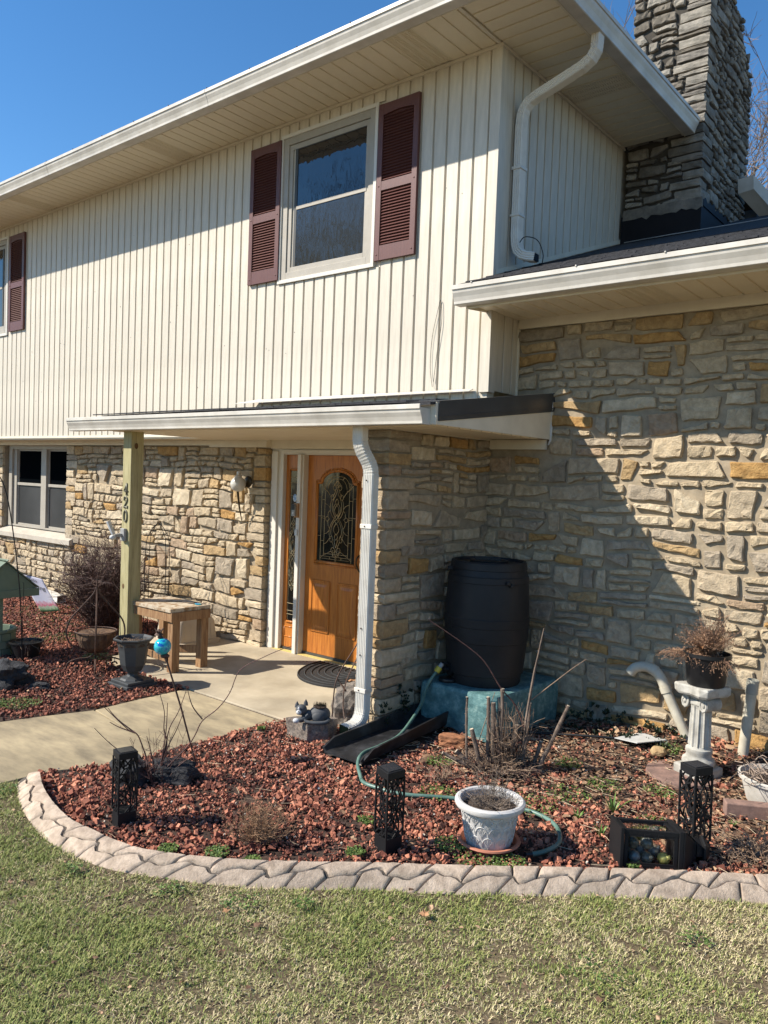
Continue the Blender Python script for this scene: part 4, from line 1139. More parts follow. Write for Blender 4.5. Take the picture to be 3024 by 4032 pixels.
def text_mesh(s, size, depth, shear=0.0, offset=0.0):
    cu = bpy.data.curves.new('lettering', 'FONT'); cu.body = s; cu.size = size; cu.extrude = depth; cu.shear = shear; cu.offset = offset
    cu.align_x = 'CENTER'; cu.resolution_u = 4
    o = bpy.data.objects.new('lettering', cu); C.objects.link(o); bpy.context.view_layer.update()
    me = bpy.data.meshes.new_from_object(o.evaluated_get(bpy.context.evaluated_depsgraph_get()))
    bpy.data.objects.remove(o); return me
def digit(ch, x, zc, h=.112):
    """serif house number built as a thick stroke figure"""
    mb = MB(); y = 4.3705; W = h * .66
    def S(pts, r=.0085, sm_=True):
        P = [(x + a * W, y, zc + b * h) for a, b in pts]; mb.tube(crom(P, 5) if sm_ and len(P) > 2 else P, r, 6)
    if ch == '4':
        S([(.18, -.5), (.18, .5)], .0095); S([(.18, .5), (-.42, -.18)], .006); S([(-.45, -.2), (.5, -.2)], .006); S([(-.05, -.5), (.42, -.5)], .005)
    if ch == '2':
        S([(-.36, .22), (-.34, .4), (0, .5), (.34, .34), (.25, .08), (-.1, -.2), (-.4, -.46)], .008); S([(-.4, -.45), (.0, -.40), (.4, -.47)], .0085); S([(.4, -.47), (.43, -.28)], .005); mb.ball((x - .33 * W, y, zc + .24 * h), .011, 8, 6)
    if ch == '0':
        S([(0, .5), (.3, .32), (.36, 0), (.3, -.32), (0, -.5), (-.3, -.32), (-.36, 0), (-.3, .32), (0, .5)], .0085)
    return mb.build('house_number', NUMM, post, smooth=True)
digit('4', -6.885, 1.625); digit('2', -6.885, 1.492); digit('0', -6.885, 1.358)

# ================================================================ DOWNSPOUTS
def rect_sweep(mb, path, w, d, upx, flute=True, crimped=()):
    """corrugated rectangular pipe; upx = direction of its wide face"""
    P = [Vector(p) for p in path]; m = len(P); ux = Vector(upx).normalized()
    sec = []
    def side(a, b, n):   # n flutes between corners
        for k in range(n * 2 + 1):
            t = k / (n * 2); q = (a[0] + (b[0] - a[0]) * t, a[1] + (b[1] - a[1]) * t); ins = 0.006 if (k % 2 == 1 and flute) else 0
            nx, ny = (b[1] - a[1]), -(b[0] - a[0]); L_ = math.hypot(nx, ny); sec.append((q[0] - nx / L_ * ins, q[1] - ny / L_ * ins))
    w2, d2 = w / 2, d / 2; c = .010
    side((-w2 + c, -d2), (w2 - c, -d2), 5); side((w2, -d2 + c), (w2, d2 - c), 3); side((w2 - c, d2), (-w2 + c, d2), 5); side((-w2, d2 - c), (-w2, -d2 + c), 3)
    n = len(sec); vs = []
    if crimped:
        P2 = []; fl = []
        for i in range(m - 1):
            el = (i in crimped); k = 4 if el else 1
            for j in range(k): P2.append(P[i].lerp(P[i + 1], j / k)); fl.append(el and j % 2 == 1)
        P2.append(P[-1]); fl.append(False); P = P2; m = len(P)
    else: fl = [False] * m
    for i, p in enumerate(P):
        t = (P[min(i + 1, m - 1)] - P[max(i - 1, 0)]).normalized()
        x = (ux - t * ux.dot(t)).normalized(); y = x.cross(t) * -1
        y = t.cross(x)
        for a, b in sec: f = .955 if fl[i] else 1.0; vs.append(p + x * a * f + y * b * f)
    fs = [(i * n + k, i * n + (k + 1) % n, (i + 1) * n + (k + 1) % n, (i + 1) * n + k) for i in range(m - 1) for k in range(n)]
    mb.add(vs, fs)
    return n
def crimp(path, k=3):
    return path
# porch downspout, standing in front of the pier
P = [(-3.845, 4.375, 2.195), (-3.845, 4.375, 2.135), (-3.845, 4.375, 2.09)]
P += [(-3.838, 4.380 + .0, 2.05), (-3.825, 4.392, 2.005), (-3.808, 4.41, 1.965), (-3.795, 4.428, 1.925), (-3.786, 4.438, 1.885), (-3.782, 4.440, 1.84)]
P += [(-3.782, 4.440, z) for z in (1.6, 1.2, .8, .4, .10)]
P += [(-3.782, 4.436, .07), (-3.782, 4.425, .035), (-3.782, 4.400, .0), (-3.784, 4.365, -.022), (-3.790, 4.32, -.034), (-3.798, 4.265, -.042)]
mb = MB(); rect_sweep(mb, P, .102, .078, (1, 0, 0), True, (2, 3, 4, 5, 6, 7, 14, 15, 16, 17)); dsp = mb.build('downspout', DOWNSPOUT, H, fix=True)
for z in (1.46, .235):
    q = MB(); q.box(-3.837, -3.727, 4.397, 4.400 + .08, z - .016, z + .016); q.build('strap', DOWNSPOUT, dsp, bev=.003)
q = MB()
for k in range(9):
    z = 1.99 - k * .018; 
for (zz, yy) in ((1.80, 4.398), (1.46, 4.395), (.70, 4.398), (.50, 4.398), (.235, 4.395)): q.ball((-3.79, yy, zz), .006, 6, 4)
q.build('screw', RUST, dsp, kind='stuff')
q = MB(); q.add([(-3.846, 4.262, -.078), (-3.75, 4.262, -.078), (-3.746, 4.263, -.006), (-3.85, 4.263, -.006), (-3.846, 4.268, -.078), (-3.75, 4.268, -.078), (-3.746, 4.269, -.006), (-3.85, 4.269, -.006)],
           [(0, 3, 2, 1), (4, 5, 6, 7), (0, 1, 5, 4), (1, 2, 6, 5), (2, 3, 7, 6), (3, 0, 4, 7)]); q.build('outlet', mat('pipe_inside', (.10, .10, .03), (.03, .03, .01), rough=.6), dsp)
# side downspout from the high eave down to the lower roof
P = [(-2.79, 5.79, 5.33), (-2.79, 5.79, 5.26), (-2.795, 5.789, 5.20), (-2.83, 5.788, 5.145), (-2.90, 5.786, 5.105), (-3.0, 5.782, 5.07), (-3.15, 5.775, 5.02), (-3.28, 5.765, 4.975), (-3.345, 5.76, 4.945), (-3.385, 5.755, 4.90), (-3.405, 5.752, 4.84), (-3.41, 5.75, 4.76), (-3.41, 5.75, 4.4), (-3.41, 5.75, 4.05), (-3.41, 5.75, 3.86), (-3.405, 5.752, 3.80), (-3.39, 5.755, 3.745), (-3.355, 5.765, 3.705), (-3.30, 5.775, 3.685), (-3.24, 5.785, 3.675)]
mb = MB(); rect_sweep(mb, P, .095, .075, (0, 1, 0), True, (1, 2, 3, 4, 7, 8, 9, 10, 14, 15, 16, 17)); ds2 = mb.build('downspout', DOWNSPOUT, H)
q = MB(); q.box(-3.455, -3.366, 5.697, 5.803, 4.40, 4.425); q.box(-3.455, -3.366, 5.697, 5.803, 4.02, 4.035); q.build('strap', DOWNSPOUT, ds2, bev=.002)
q = MB(); q.box(-3.242, -3.236, 5.745, 5.825, 3.645, 3.705); q.build('outlet', BLACKFL, ds2)
q = MB(); q.tube(crom([(-3.36, 5.72, 3.80), (-3.30, 5.70, 3.83), (-3.21, 5.74, 3.80), (-3.18, 5.79, 3.70), (-3.20, 5.82, 3.63)], 5), .004, 5); q.build('cable', BLACKFL, ds2)
# ground extension lying along the left wall
P = [(-12.6, 5.72, .02), (-11.2, 5.66, -.0), (-10.35, 5.60, -.02)]
mb = MB(); rect_sweep(mb, P, .10, .13, (0, 0, 1)); o = mb.build('downspout_extension', GUTTER, None, local=True)
tag(o, 'cream corrugated downspout extension lying along the foot of the left stone wall', 'downspout extension')

# ================================================================ OBJECTS ON THE PORCH
# wall lamp
T = thing('wall_lamp', (-6.79, 5.85, 1.70), 'dark bronze wall lamp with smoky glass globe and long tail left of the door', 'wall lamp')
q = MB(); q.lathe([(.0, 0), (.062, 0), (.066, .012), (.045, .03), (.02, .035)], 20); q.v = [(-6.775 + x, 5.845 - z, 1.73 + y) for x, y, z in q.v]; q.build('wall_plate', BRASS, T, smooth=True, auto=40)
q = MB(); q.ball((-6.80, 5.715, 1.70), .086, 20, 14); q.build('lamp_globe', SMOKEG, T, smooth=True)
q = MB(); q.lathe([(.0, 0), (.03, 0), (.045, .02), (.02, .04), (.018, .075), (.012, .08)], 14, (-6.80, 5.715, 1.765)); q.build('lamp_cap', SMOKEG, T, smooth=True, auto=40)
q = MB(); q.tube(crom([(-6.775, 5.82, 1.70), (-6.775, 5.76, 1.64), (-6.79, 5.72, 1.62)], 5), .009, 6); q.lathe([(.0, 0), (.014, .01), (.04, .02), (.045, .035)], 14, (-6.80, 5.715, 1.605)); q.build('lamp_arm', BRASS, T)
q = MB(); q.tube([(-6.80, 5.715, 1.61), (-6.81, 5.75, 1.45), (-6.82, 5.80, 1.29)], [.014, .010, .004], 6); q.build('tail', BRASS, T)
# doorbell
T = thing('doorbell', (-6.04, 5.90, 1.38), 'black and silver video doorbell on an angled wooden wedge beside the door', 'doorbell')
q = MB(); q.box(-6.068, -6.014, 5.878, 5.904, 1.372, 1.525); q.build('wedge', ORANGEB, T, bev=.003)
q = MB(); q.box(-6.085, -6.035, 5.853, 5.8778, 1.385, 1.512); q.build('housing', PLG, T, bev=.006)
q = MB(); q.box(-6.083, -6.037, 5.850, 5.8528, 1.452, 1.510); q.build('camera_face', PLBLK, T)
q = MB(); q.lathe([(0, 0), (.012, 0), (.012, .004), (0, .004)], 16); q.v = [(-6.06 + x, 5.853 - z, 1.42 + y) for x, y, z in q.v]; q.build('button', PLW, T)
q = MB(); q.box(-6.066, -6.026, 5.888, 5.9045, 1.175, 1.245); o = q.build('door_sensor', PLW, None, bev=.008, local=True); tag(o, 'small white box fixed to the door mullion under the doorbell', 'sensor')
# camera on the post
T = thing('security_camera', (-6.90, 4.37, 1.17), 'white and grey security camera with bracket strapped to the porch post', 'camera')
q = MB(); q.box(-6.925, -6.855, 4.340, 4.374, 1.11, 1.235); q.build('mount', PLG, T, bev=.008)
q = MB(); q.bar((-6.90, 4.34, 1.17), (-6.885, 4.255, 1.165), .03, .03); q.build('bracket', PLG, T, bev=.003)
q = MB(); q.bar((-6.86, 4.23, 1.18), (-6.91, 4.20, 1.305), .055, .02); q.build('solar_panel', PLW, T, bev=.003)
q = MB(); q.ball((-6.88, 4.235, 1.15), .026, 12, 8, (1, 1.3, 1)); q.build('lens_housing', PLW, T, smooth=True)
# door mat: half round with raised ribs
MX, MY = -5.02, 5.86
T = thing('door_mat', (MX, MY, GZ), 'black half-round rubber door mat with curved ribs before the door', 'door mat')
def half(rx, ry, n=28): return [(MX + rx * math.cos(PI + PI * k / n), MY + ry * math.sin(PI + PI * k / n)) for k in range(n + 1)]
q = MB(); q.prism(half(.56, .70), GZ, GZ + .010); q.build('base', MATM, T)
for k in range(9):
    f = 1 - k * .105; q = MB(); q.tube([(a, b - .008, GZ + .012) for a, b in half(.555 * f, .68 * f)], .008, 5); q.build('rib', MATM, T)
r = random.Random(4)
def leaf_mesh(mb, c, s, r, up_=.3, maple=False):
    n = 10; a0 = r.uniform(0, 2 * PI); P = []
    for k in range(n):
        a = 2 * PI * k / n; q = s * (.55 + .45 * abs(math.cos(a * (2.5 if maple else 1)))) * r.uniform(.8, 1.1)
        x, y = q * math.cos(a), q * math.sin(a) * (.9 if maple else .5)
        P.append(Vector((c[0] + x * math.cos(a0) - y * math.sin(a0), c[1] + x * math.sin(a0) + y * math.cos(a0), c[2] + r.uniform(0, up_) * s)))
    ctr = Vector((c[0], c[1], c[2] + r.uniform(0, .25) * s))
    mb.add(P + [ctr], [(k, (k + 1) % n, n) for k in range(n)])
LEAF1 = mat('brown_leaf', (.40, .22, .11), (.26, .13, .06), scale=30, rough=.75)
def single_leaf(c, s, label, seed=1, m=None):
    r = random.Random(seed); q = MB(); leaf_mesh(q, c, s, r, .5, True)
    me = q.build('dead_leaf', m or LEAF1, None, local=True, fix=False); return tag(me, label, 'leaf')
single_leaf((-4.78, 5.42, GZ + .022), .075, 'curled brown oak leaf lying on the black door mat', 3)
q = MB(); q.box(-6.42, -5.0, 5.925, 5.988, GZ, GZ + .006); o = q.build('tread_strip', STRIP, None, local=True); tag(o, 'yellow woven anti-slip strip laid along the foot of the front door', 'strip')

# wooden side table
T = thing('side_table', (-6.52, 4.67, GZ), 'weathered wooden side table with peeling top beside the porch post', 'table')
zt = .515
for k in range(3):
    y0 = 4.432 + k * .156; q = MB(); q.box(-6.875, -6.185, y0, y0 + .152, zt - .036, zt + rnd.uniform(-.002, .002)); q.build('tabletop_board', TABLETOP, T, bev=.003)
for (x, y) in ((-6.235, 4.465), (-6.235, 4.80), (-6.86, 4.465), (-6.86, 4.80)):
    q = MB(); q.box(x - .0, x + .040, y - .0, y + .085, GZ, zt - .037); q.box(x - .045, x - .0005, y + .0, y + .036, GZ, zt - .10) if False else None
    q.build('leg', TABLEW, T, bev=.003)
    q = MB(); q.box(x - .040, x - .0005, y + .001, y + .037, GZ, zt - .04); q.build('leg_brace', TABLEW, T, bev=.002)
q = MB(); q.box(-6.868, -6.192, 4.445, 4.464, zt - .125, zt - .0365); q.build('apron', TABLEW, T, bev=.002)
q = MB(); q.box(-6.192, -6.174, 4.436, 4.892, zt - .125, zt - .0365); q.build('apron', TABLEW, T, bev=.002)
q = MB(); q.box(-6.868, -6.195, 4.886, 4.90, zt - .125, zt - .0365); q.build('apron', TABLEW, T, bev=.002)
q = MB(); q.bar((-6.84, 4.475, .03), (-6.25, 4.475, .03), .018, .07); q.build('stretcher', TABLEW, T, bev=.002)
q = MB(); q.bar((-6.82, 4.50, .055), (-6.24, 4.82, .075), .018, .07); q.build('stretcher', TABLEW, T, bev=.002)
q = MB(); q.ball((-6.26, 4.80, zt + .008), .035, 10, 5, (1.2, .8, .2)); o = q.build('paint_blot', GAZE, None, local=True); tag(o, 'small blue painted pebble lying on the wooden side table', 'pebble')

# tan tub behind the table
T = thing('plastic_tub', (-7.3, 5.45, GZ), 'upturned tan plastic tub with ribbed sides behind the wooden side table', 'tub')
q = MB()
def rrect(cx, cy, w, d, rr, n=4):
    P = []
    for (sx, sy, a0) in ((1, 1, 0), (-1, 1, PI / 2), (-1, -1, PI), (1, -1, 1.5 * PI)):
        for k in range(n + 1):
            a = a0 + PI / 2 * k / n; P.append((cx + sx * (w / 2 - rr) + rr * math.cos(a), cy + sy * (d / 2 - rr) + rr * math.sin(a)))
    return P
def stack(mb, rings):
    n = len(rings[0][0]); vs = []
    for P, z in rings: vs += [(x, y, z) for x, y in P]
    fs = [(i * n + k, i * n + (k + 1) % n, (i + 1) * n + (k + 1) % n, (i + 1) * n + k) for i in range(len(rings) - 1) for k in range(n)]
    fs += [tuple(range(n - 1, -1, -1)), tuple((len(rings) - 1) * n + k for k in range(n))]
    mb.add(vs, fs)
stack(q, [(rrect(-7.3, 5.45, .52, .60, .06), GZ), (rrect(-7.3, 5.45, .52, .60, .06), GZ + .035), (rrect(-7.3, 5.45, .46, .54, .05), GZ + .04), (rrect(-7.3, 5.45, .42, .50, .06), GZ + .24), (rrect(-7.3, 5.45, .38, .46, .07), GZ + .285), (rrect(-7.3, 5.45, .30, .38, .05), GZ + .295)])
q.build('shell', BINM, T, smooth=True, auto=40)
for k in range(5):
    q = MB(); q.bar((-7.069, 5.26 + k * .09, GZ + .05), (-7.086, 5.265 + k * .088, GZ + .225), .004, .012); q.build('rib', BINM, T)
for k in range(4):
    q = MB(); q.bar((-7.46 + k * .10, 5.176, GZ + .05), (-7.45 + k * .095, 5.197, GZ + .225), .012, .004); q.build('rib', BINM, T)

# black urn planter
def dead_twigs(mb, c, n, h, spread, r, rad=.0016, droop=0.0, k=4, br=2):
    for i in range(n):
        a = r.uniform(0, 2 * PI); s = r.uniform(.2, 1) * spread; hh = h * r.uniform(.5, 1.1)
        b = Vector(c) + Vector((math.cos(a), math.sin(a), 0)) * r.uniform(0, .35) * spread
        P = [b]
        for j in range(1, k + 1):
            t = j / k
            P.append(b + Vector((math.cos(a) * s * t ** .8 + r.uniform(-.15, .15) * s, math.sin(a) * s * t ** .8 + r.uniform(-.15, .15) * s, hh * (t - droop * t * t) + r.uniform(-.05, .05) * h)))
        mb.tube(P, [rad * (1 - .5 * j / k) for j in range(k + 1)], 3, False)
        for q in range(br):
            j = r.randrange(1, k); d = Vector((r.uniform(-1, 1), r.uniform(-1, 1), r.uniform(-.1, 1))).normalized() * h * r.uniform(.15, .35)
            mb.tube([P[j], P[j] + d * .5 + Vector((0, 0, r.uniform(-.01, .01))), P[j] + d], [rad * .7, rad * .6, rad * .4], 3, False)
UX, UY = -6.09, 3.98
T = thing('urn_planter', (UX, UY, GZ), 'charcoal octagonal pedestal urn planter full of dry stalks at the path corner', 'planter')
q = MB(); q.box(UX - .155, UX + .155, UY - .155, UY + .155, GZ, GZ + .03); q.box(UX - .135, UX + .135, UY - .135, UY + .135, GZ + .0305, GZ + .055); q.build('base', URNM, T, bev=.006)
q = MB(); q.lathe([(.115, .055), (.10, .070), (.055, .085), (.045, .105), (.055, .125), (.05, .13)], 8, (UX, UY, GZ), rot=PI / 8); q.build('stem', URNM, T, bev=.003)
q = MB(); q.lathe([(.05, .12), (.082, .135), (.112, .19), (.130, .32), (.145, .395), (.175, .41), (.178, .425), (.160, .428), (.150, .41), (.135, .37), (.0, .365)], 8, (UX, UY, GZ), rot=PI / 8); q.build('bowl', URNM, T, bev=.003)
q = MB(); q.lathe([(0, .36), (.138, .36), (.138, .385), (0, .39)], 12, (UX, UY, GZ)); q.build('soil', POTSOIL, T)
q = MB(); r = random.Random(8); dead_twigs(q, (UX, UY, GZ + .38), 26, .07, .15, r, .002, .5); q.build('dry_stalks', TWIG, T)

# gazing ball on a rod
T = thing('gazing_ball', (-4.11, 3.19, GZ), 'blue swirled glass gazing ball on a thin rusty garden rod', 'garden stake')
q = MB(); q.tube([(-4.11, 3.19, GZ - .05), (-4.215, 3.12, .27), (-4.315, 3.06, .60)], .006, 6); q.build('rod', RUST, T)
q = MB(); q.ball((-4.335, 3.05, .665), .056, 24, 16); q.build('ball', GAZE, T, smooth=True)
q = MB(); q.lathe([(.0, 0), (.026, .0), (.030, .012), (.022, .02), (.012, .028), (0, .03)], 12, (-4.318, 3.058, .595)); q.build('cup', RUST, T, smooth=True)
q = MB(); q.tube([(-4.345, 3.045, .715), (-4.36, 3.04, .74)], [.018, .012], 10); q.lathe([(.0, 0), (.03, .004), (.018, .02), (.02, .03), (.0, .045)], 10, (-4.362, 3.038, .735))
for k in range(5):
    a = k * 2 * PI / 5; q.tube([(-4.362, 3.038, .75), (-4.362 + .03 * math.cos(a), 3.038 + .03 * math.sin(a), .77 + .012 * (k % 2))], [.010, .004], 5)
q.build('finial', RUST, T)

# wire scroll stand with coco basket
BX, BY = -6.83, 4.05
T = thing('wire_basket_stand', (BX, BY, GZ), 'rusty teardrop wire plant stand with scroll feet left of the porch post', 'plant stand')
Z0 = GZ
for k in range(4):
    a = PI / 4 + k * PI / 2 + .25; ca, sa = math.cos(a), math.sin(a)
    P = [(0, .80), (.03, .72), (.13, .60), (.235, .47), (.262, .34), (.22, .24), (.10, .165), (.015, .155)]
    q = MB(); q.tube(crom([(BX + ca * x, BY + sa * x, Z0 + z) for x, z in P], 5), .008, 5); q.build('hoop', RUST, T)
    P = [(.012, .16), (.02, .13), (.07, .10), (.15, .095), (.235, .065), (.255, .02), (.235, .0), (.19, .0), (.15, .02), (.155, .045), (.185, .05), (.20, .03)]
    q = MB(); q.tube(crom([(BX + ca * x, BY + sa * x, Z0 + z + .006) for x, z in P], 5), .008, 5); q.build('scroll_foot', RUST, T)
q = MB(); q.tube([(BX, BY, Z0 + .78), (BX, BY, Z0 + .90)], [.012, .002], 8)
for k in range(4):
    a = k * PI / 2 + .25; q.tube(crom([(BX, BY, Z0 + .79), (BX + .05 * math.cos(a), BY + .05 * math.sin(a), Z0 + .81), (BX + .06 * math.cos(a), BY + .06 * math.sin(a), Z0 + .845), (BX + .02 * math.cos(a), BY + .02 * math.sin(a), Z0 + .83)], 4), .004, 5)
q.build('finial', RUST, T)
T2 = thing('hanging_basket', (BX, BY, Z0 + .2), 'round coco-lined wire basket with dead stems sitting in the wire stand', 'basket')
q = MB(); q.lathe([(.0, .17), (.07, .175), (.14, .22), (.175, .30), (.178, .355), (.165, .35), (.0, .33)], 24, (BX, BY, Z0), fl=lambda r_, z, k, n: r_ * (1 + .03 * math.sin(k * 5.1 + z * 40))); q.build('coco_liner', COCO, T2)
q = MB(); q.tube([(BX + .19 * math.cos(2 * PI * k / 28), BY + .19 * math.sin(2 * PI * k / 28), Z0 + .365) for k in range(29)], .006, 5); q.build('rim', RUST, T2)
for k in range(14):
    a = 2 * PI * k / 14; q = MB(); q.tube([(BX + x * math.cos(a), BY + x * math.sin(a), Z0 + z) for x, z in ((.19, .365), (.186, .29), (.15, .215), (.07, .165))], .0028, 4); q.build('wire', RUST, T2)
q = MB(); dead_twigs(q, (BX, BY, Z0 + .33), 16, .08, .15, random.Random(3), .002, .5); q.build('dead_stems', TWIG, T2)

# shepherd hook, wishing well, flag, black pot on the left
T = thing('shepherd_hook', (-7.54, 3.69, GZ), 'tall thin black shepherd hook rod leaning beside the green wishing well', 'garden hook')
q = MB(); q.tube(crom([(-7.54, 3.69, GZ), (-7.58, 3.67, .6), (-7.68, 3.62, 1.3), (-7.76, 3.58, 1.62), (-7.86, 3.53, 1.75), (-7.97, 3.48, 1.74), (-8.03, 3.45, 1.62)], 6), .0055, 6); q.build('rod', METALBLK, T)
q = MB(); q.tube(crom([(-7.545, 3.688, .05), (-7.57, 3.70, .33), (-7.60, 3.72, .62), (-7.66, 3.74, .66)], 5), .003, 5); q.build('side_rod', METALBLK, T)
WX, WY = -8.05, 3.62
T = thing('wishing_well', (WX, WY, GZ), 'sage green wooden wishing well planter with shingled roof at the left edge', 'planter')
q = MB(); q.lathe([(.21, 0), (.215, .23), (.235, .235), (.24, .262), (.20, .265), (.19, .20), (0, .19)], 12, (WX, WY, GZ), rot=.2)
q.build('tub', WELLG, T, bev=.004)
for row in range(3):
    for k in range(14):
        a0 = 2 * PI * (k + .5 * (row % 2)) / 14 - .30 * 0; a1 = a0 + 2 * PI / 14 - .025
        q = MB(); R0, R1 = .205, .226; z0, z1 = GZ + .005 + row * .076, GZ + .076 + row * .076
        q.prism([(WX + R0 * math.cos(a0), WY + R0 * math.sin(a0)), (WX + R1 * math.cos(a0), WY + R1 * math.sin(a0)), (WX + R1 * math.cos(a1), WY + R1 * math.sin(a1)), (WX + R0 * math.cos(a1), WY + R0 * math.sin(a1))], z0, z1); q.build('block', WELLG, T, bev=.002)
for s in (-1, 1):
    q = MB(); q.box(WX + s * .17 - .022, WX + s * .17 + .022, WY - .022, WY + .022, GZ + .2, GZ + .70); q.build('upright', WELLG, T, bev=.003)
    q = MB(); q.tube(crom([(WX + s * .165, WY - .02, GZ + .52), (WX + s * .19, WY - .12, GZ + .60), (WX + s * .20, WY - .2, GZ + .68)], 4), .012, 5); q.build('brace', WELLG, T)
for row in range(4):
    y0 = .33 - row * .085; z0 = .68 + row * .072
    for s in (-1, 1):
        q = MB(); q.add([(WX - .30, WY + s * y0, GZ + z0), (WX + .30, WY + s * y0, GZ + z0), (WX + .30, WY + s * (y0 - .095), GZ + z0 + .078), (WX - .30, WY + s * (y0 - .095), GZ + z0 + .078),
                         (WX - .30, WY + s * y0, GZ + z0 + .014), (WX + .30, WY + s * y0, GZ + z0 + .014), (WX + .30, WY + s * (y0 - .095), GZ + z0 + .086), (WX - .30, WY + s * (y0 - .095), GZ + z0 + .086)],
                        [(0, 3, 2, 1), (4, 5, 6, 7), (0, 1, 5, 4), (1, 2, 6, 5), (2, 3, 7, 6), (3, 0, 4, 7)]); q.build('shingle', WELLG, T)
q = MB(); q.prism_x([(WY - .32, GZ + .675), (WY + .32, GZ + .675), (WY, GZ + .955)], WX + .255, WX + .275); q.build('gable', WELLG, T); q = MB(); q.prism_x([(WY - .32, GZ + .675), (WY + .32, GZ + .675), (WY, GZ + .955)], WX - .275, WX - .255); q.build('gable', WELLG, T)
q = MB(); q.box(WX - .285, WX + .285, WY - .34, WY - .30, GZ + .60, GZ + .675); q.box(WX + .2755, WX + .29, WY - .34, WY + .34, GZ + .60, GZ + .675); q.build('eave_board', WELLG, T, bev=.002)

# spring flag
T = thing('garden_flag', (-9.80, 5.05, GZ), 'white spring garden flag with cursive lettering and pink tulips by the left wall', 'flag')
q = MB(); q.tube([(-9.93, 5.02, GZ), (-10.10, 4.88, .42)], .005, 5); q.tube([(-10.10, 4.88, .42), (-9.82, 5.10, .35)], .005, 5); q.build('flag_rod', METALBLK, T)
FL = bpy.data.materials.new('flag_cloth'); FL.use_nodes = True; n_ = FL.node_tree.nodes; l_ = FL.node_tree.links
tc = n_.new('ShaderNodeUVMap'); sp = n_.new('ShaderNodeSeparateXYZ'); l_.new(tc.outputs[0], sp.inputs[0])
ns = n_.new('ShaderNodeTexNoise'); ns.inputs['Scale'].default_value = 9; l_.new(tc.outputs[0], ns.inputs['Vector'])
ad = n_.new('ShaderNodeMath'); ad.operation = 'MULTIPLY_ADD'; ad.inputs[1].default_value = .22; l_.new(ns.outputs['Fac'], ad.inputs[0]); l_.new(sp.outputs['Y'], ad.inputs[2])
cr = n_.new('ShaderNodeValToRGB'); cr.color_ramp.interpolation = 'EASE'; e = cr.color_ramp.elements
e[0].position = .16; e[0].color = (.13, .22, .09, 1); e[1].position = 1; e[1].color = (.62, .60, .68, 1)
for p, c_ in ((.24, (.34, .38, .26, 1)), (.28, (.52, .12, .17, 1)), (.34, (.58, .32, .36, 1)), (.42, (.62, .60, .66, 1))): x_ = e.new(p); x_.color = c_
l_.new(ad.outputs[0], cr.inputs[0]); l_.new(cr.outputs[0], n_['Principled BSDF'].inputs['Base Color']); n_['Principled BSDF'].inputs['Roughness'].default_value = .8
def flag_pt(u, v):
    a = Vector((-10.10, 4.88, .42)).lerp(Vector((-9.86, 5.07, .355)), u); b = Vector((-9.86, 5.06, -.075)).lerp(Vector((-9.70, 5.17, -.04)), u)
    p = b.lerp(a, v); p += Vector((.5, -.5, 0)) * .03 * math.sin(u * 5 + v * 4) * (1 - v * .5); p.x += .10 * u * (1 - v) ; return p
me = bpy.data.meshes.new('cloth'); vs = []; fs = []; uv = []; nu_, nv_ = 12, 18; o0 = ORIG[T.name]
for i in range(nu_ + 1):
    for j in range(nv_ + 1):
        p = flag_pt(i / nu_, j / nv_); vs.append(tuple(p - o0)); uv.append((i / nu_, j / nv_))
fs = [(i * (nv_ + 1) + j, (i + 1) * (nv_ + 1) + j, (i + 1) * (nv_ + 1) + j + 1, i * (nv_ + 1) + j + 1) for i in range(nu_) for j in range(nv_)]
me.from_pydata(vs, [], fs); ul_ = me.uv_layers.new(name='UVMap')
for lp in me.loops: ul_.data[lp.index].uv = uv[lp.vertex_index]
me.polygons.foreach_set('use_smooth', [True] * len(me.polygons)); me.materials.append(FL); cl = bpy.data.objects.new('cloth', me); C.objects.link(cl); cl.parent = T
sd2 = cl.modifiers.new('thickness', 'SOLIDIFY'); sd2.thickness = .002
def letters_on(fn, word, u0, v0, size, name, m, par, shear=.35, off=.004):
    me = text_mesh(word, 1.0, 0.0, shear); xs = [v.co.x for v in me.vertices]; w = max(xs) - min(xs); mid = (max(xs) + min(xs)) / 2
    o0 = root_origin(par)
    for v in me.vertices:
        u = u0 + (v.co.x - mid) * size; vv = v0 + v.co.y * size * .62
        p = fn(u, vv); q1 = fn(u + .01, vv) - p; q2 = fn(u, vv + .01) - p; nn = q1.cross(q2).normalized()
        v.co = p + nn * off - o0
    me.materials.append(m); o = bpy.data.objects.new(name, me); C.objects.link(o); o.parent = par; return o
letters_on(flag_pt, 'Spring', .52, .62, .30, 'lettering', METALBLK, T)
letters_on(flag_pt, 'Hello', .45, .84, .20, 'lettering', METALBLK, T)

def pot(T, c, prof, m, n=28, name='pot'):
    q = MB(); q.lathe(prof, n, c); return q.build(name, m, T, smooth=True, auto=35)
T = thing('nursery_pot', (-7.69, 3.80, GZ), 'low black nursery pot with straggling dead roots behind the left lava rock', 'pot')
pot(T, (-7.69, 3.80, GZ), [(.0, 0), (.11, 0), (.15, .15), (.165, .152), (.165, .165), (.15, .165), (.145, .14), (0, .13)], PLBLK)
q = MB(); dead_twigs(q, (-7.69, 3.80, GZ + .13), 34, .10, .19, random.Random(5), .0022, 1.1); q.build('dead_stems', TWIG, T)
q = MB(); dead_twigs(q, (-7.62, 3.72, GZ + .16), 12, .05, .16, random.Random(15), .0022, 3.0); q.build('dead_stems', TWIG, T)

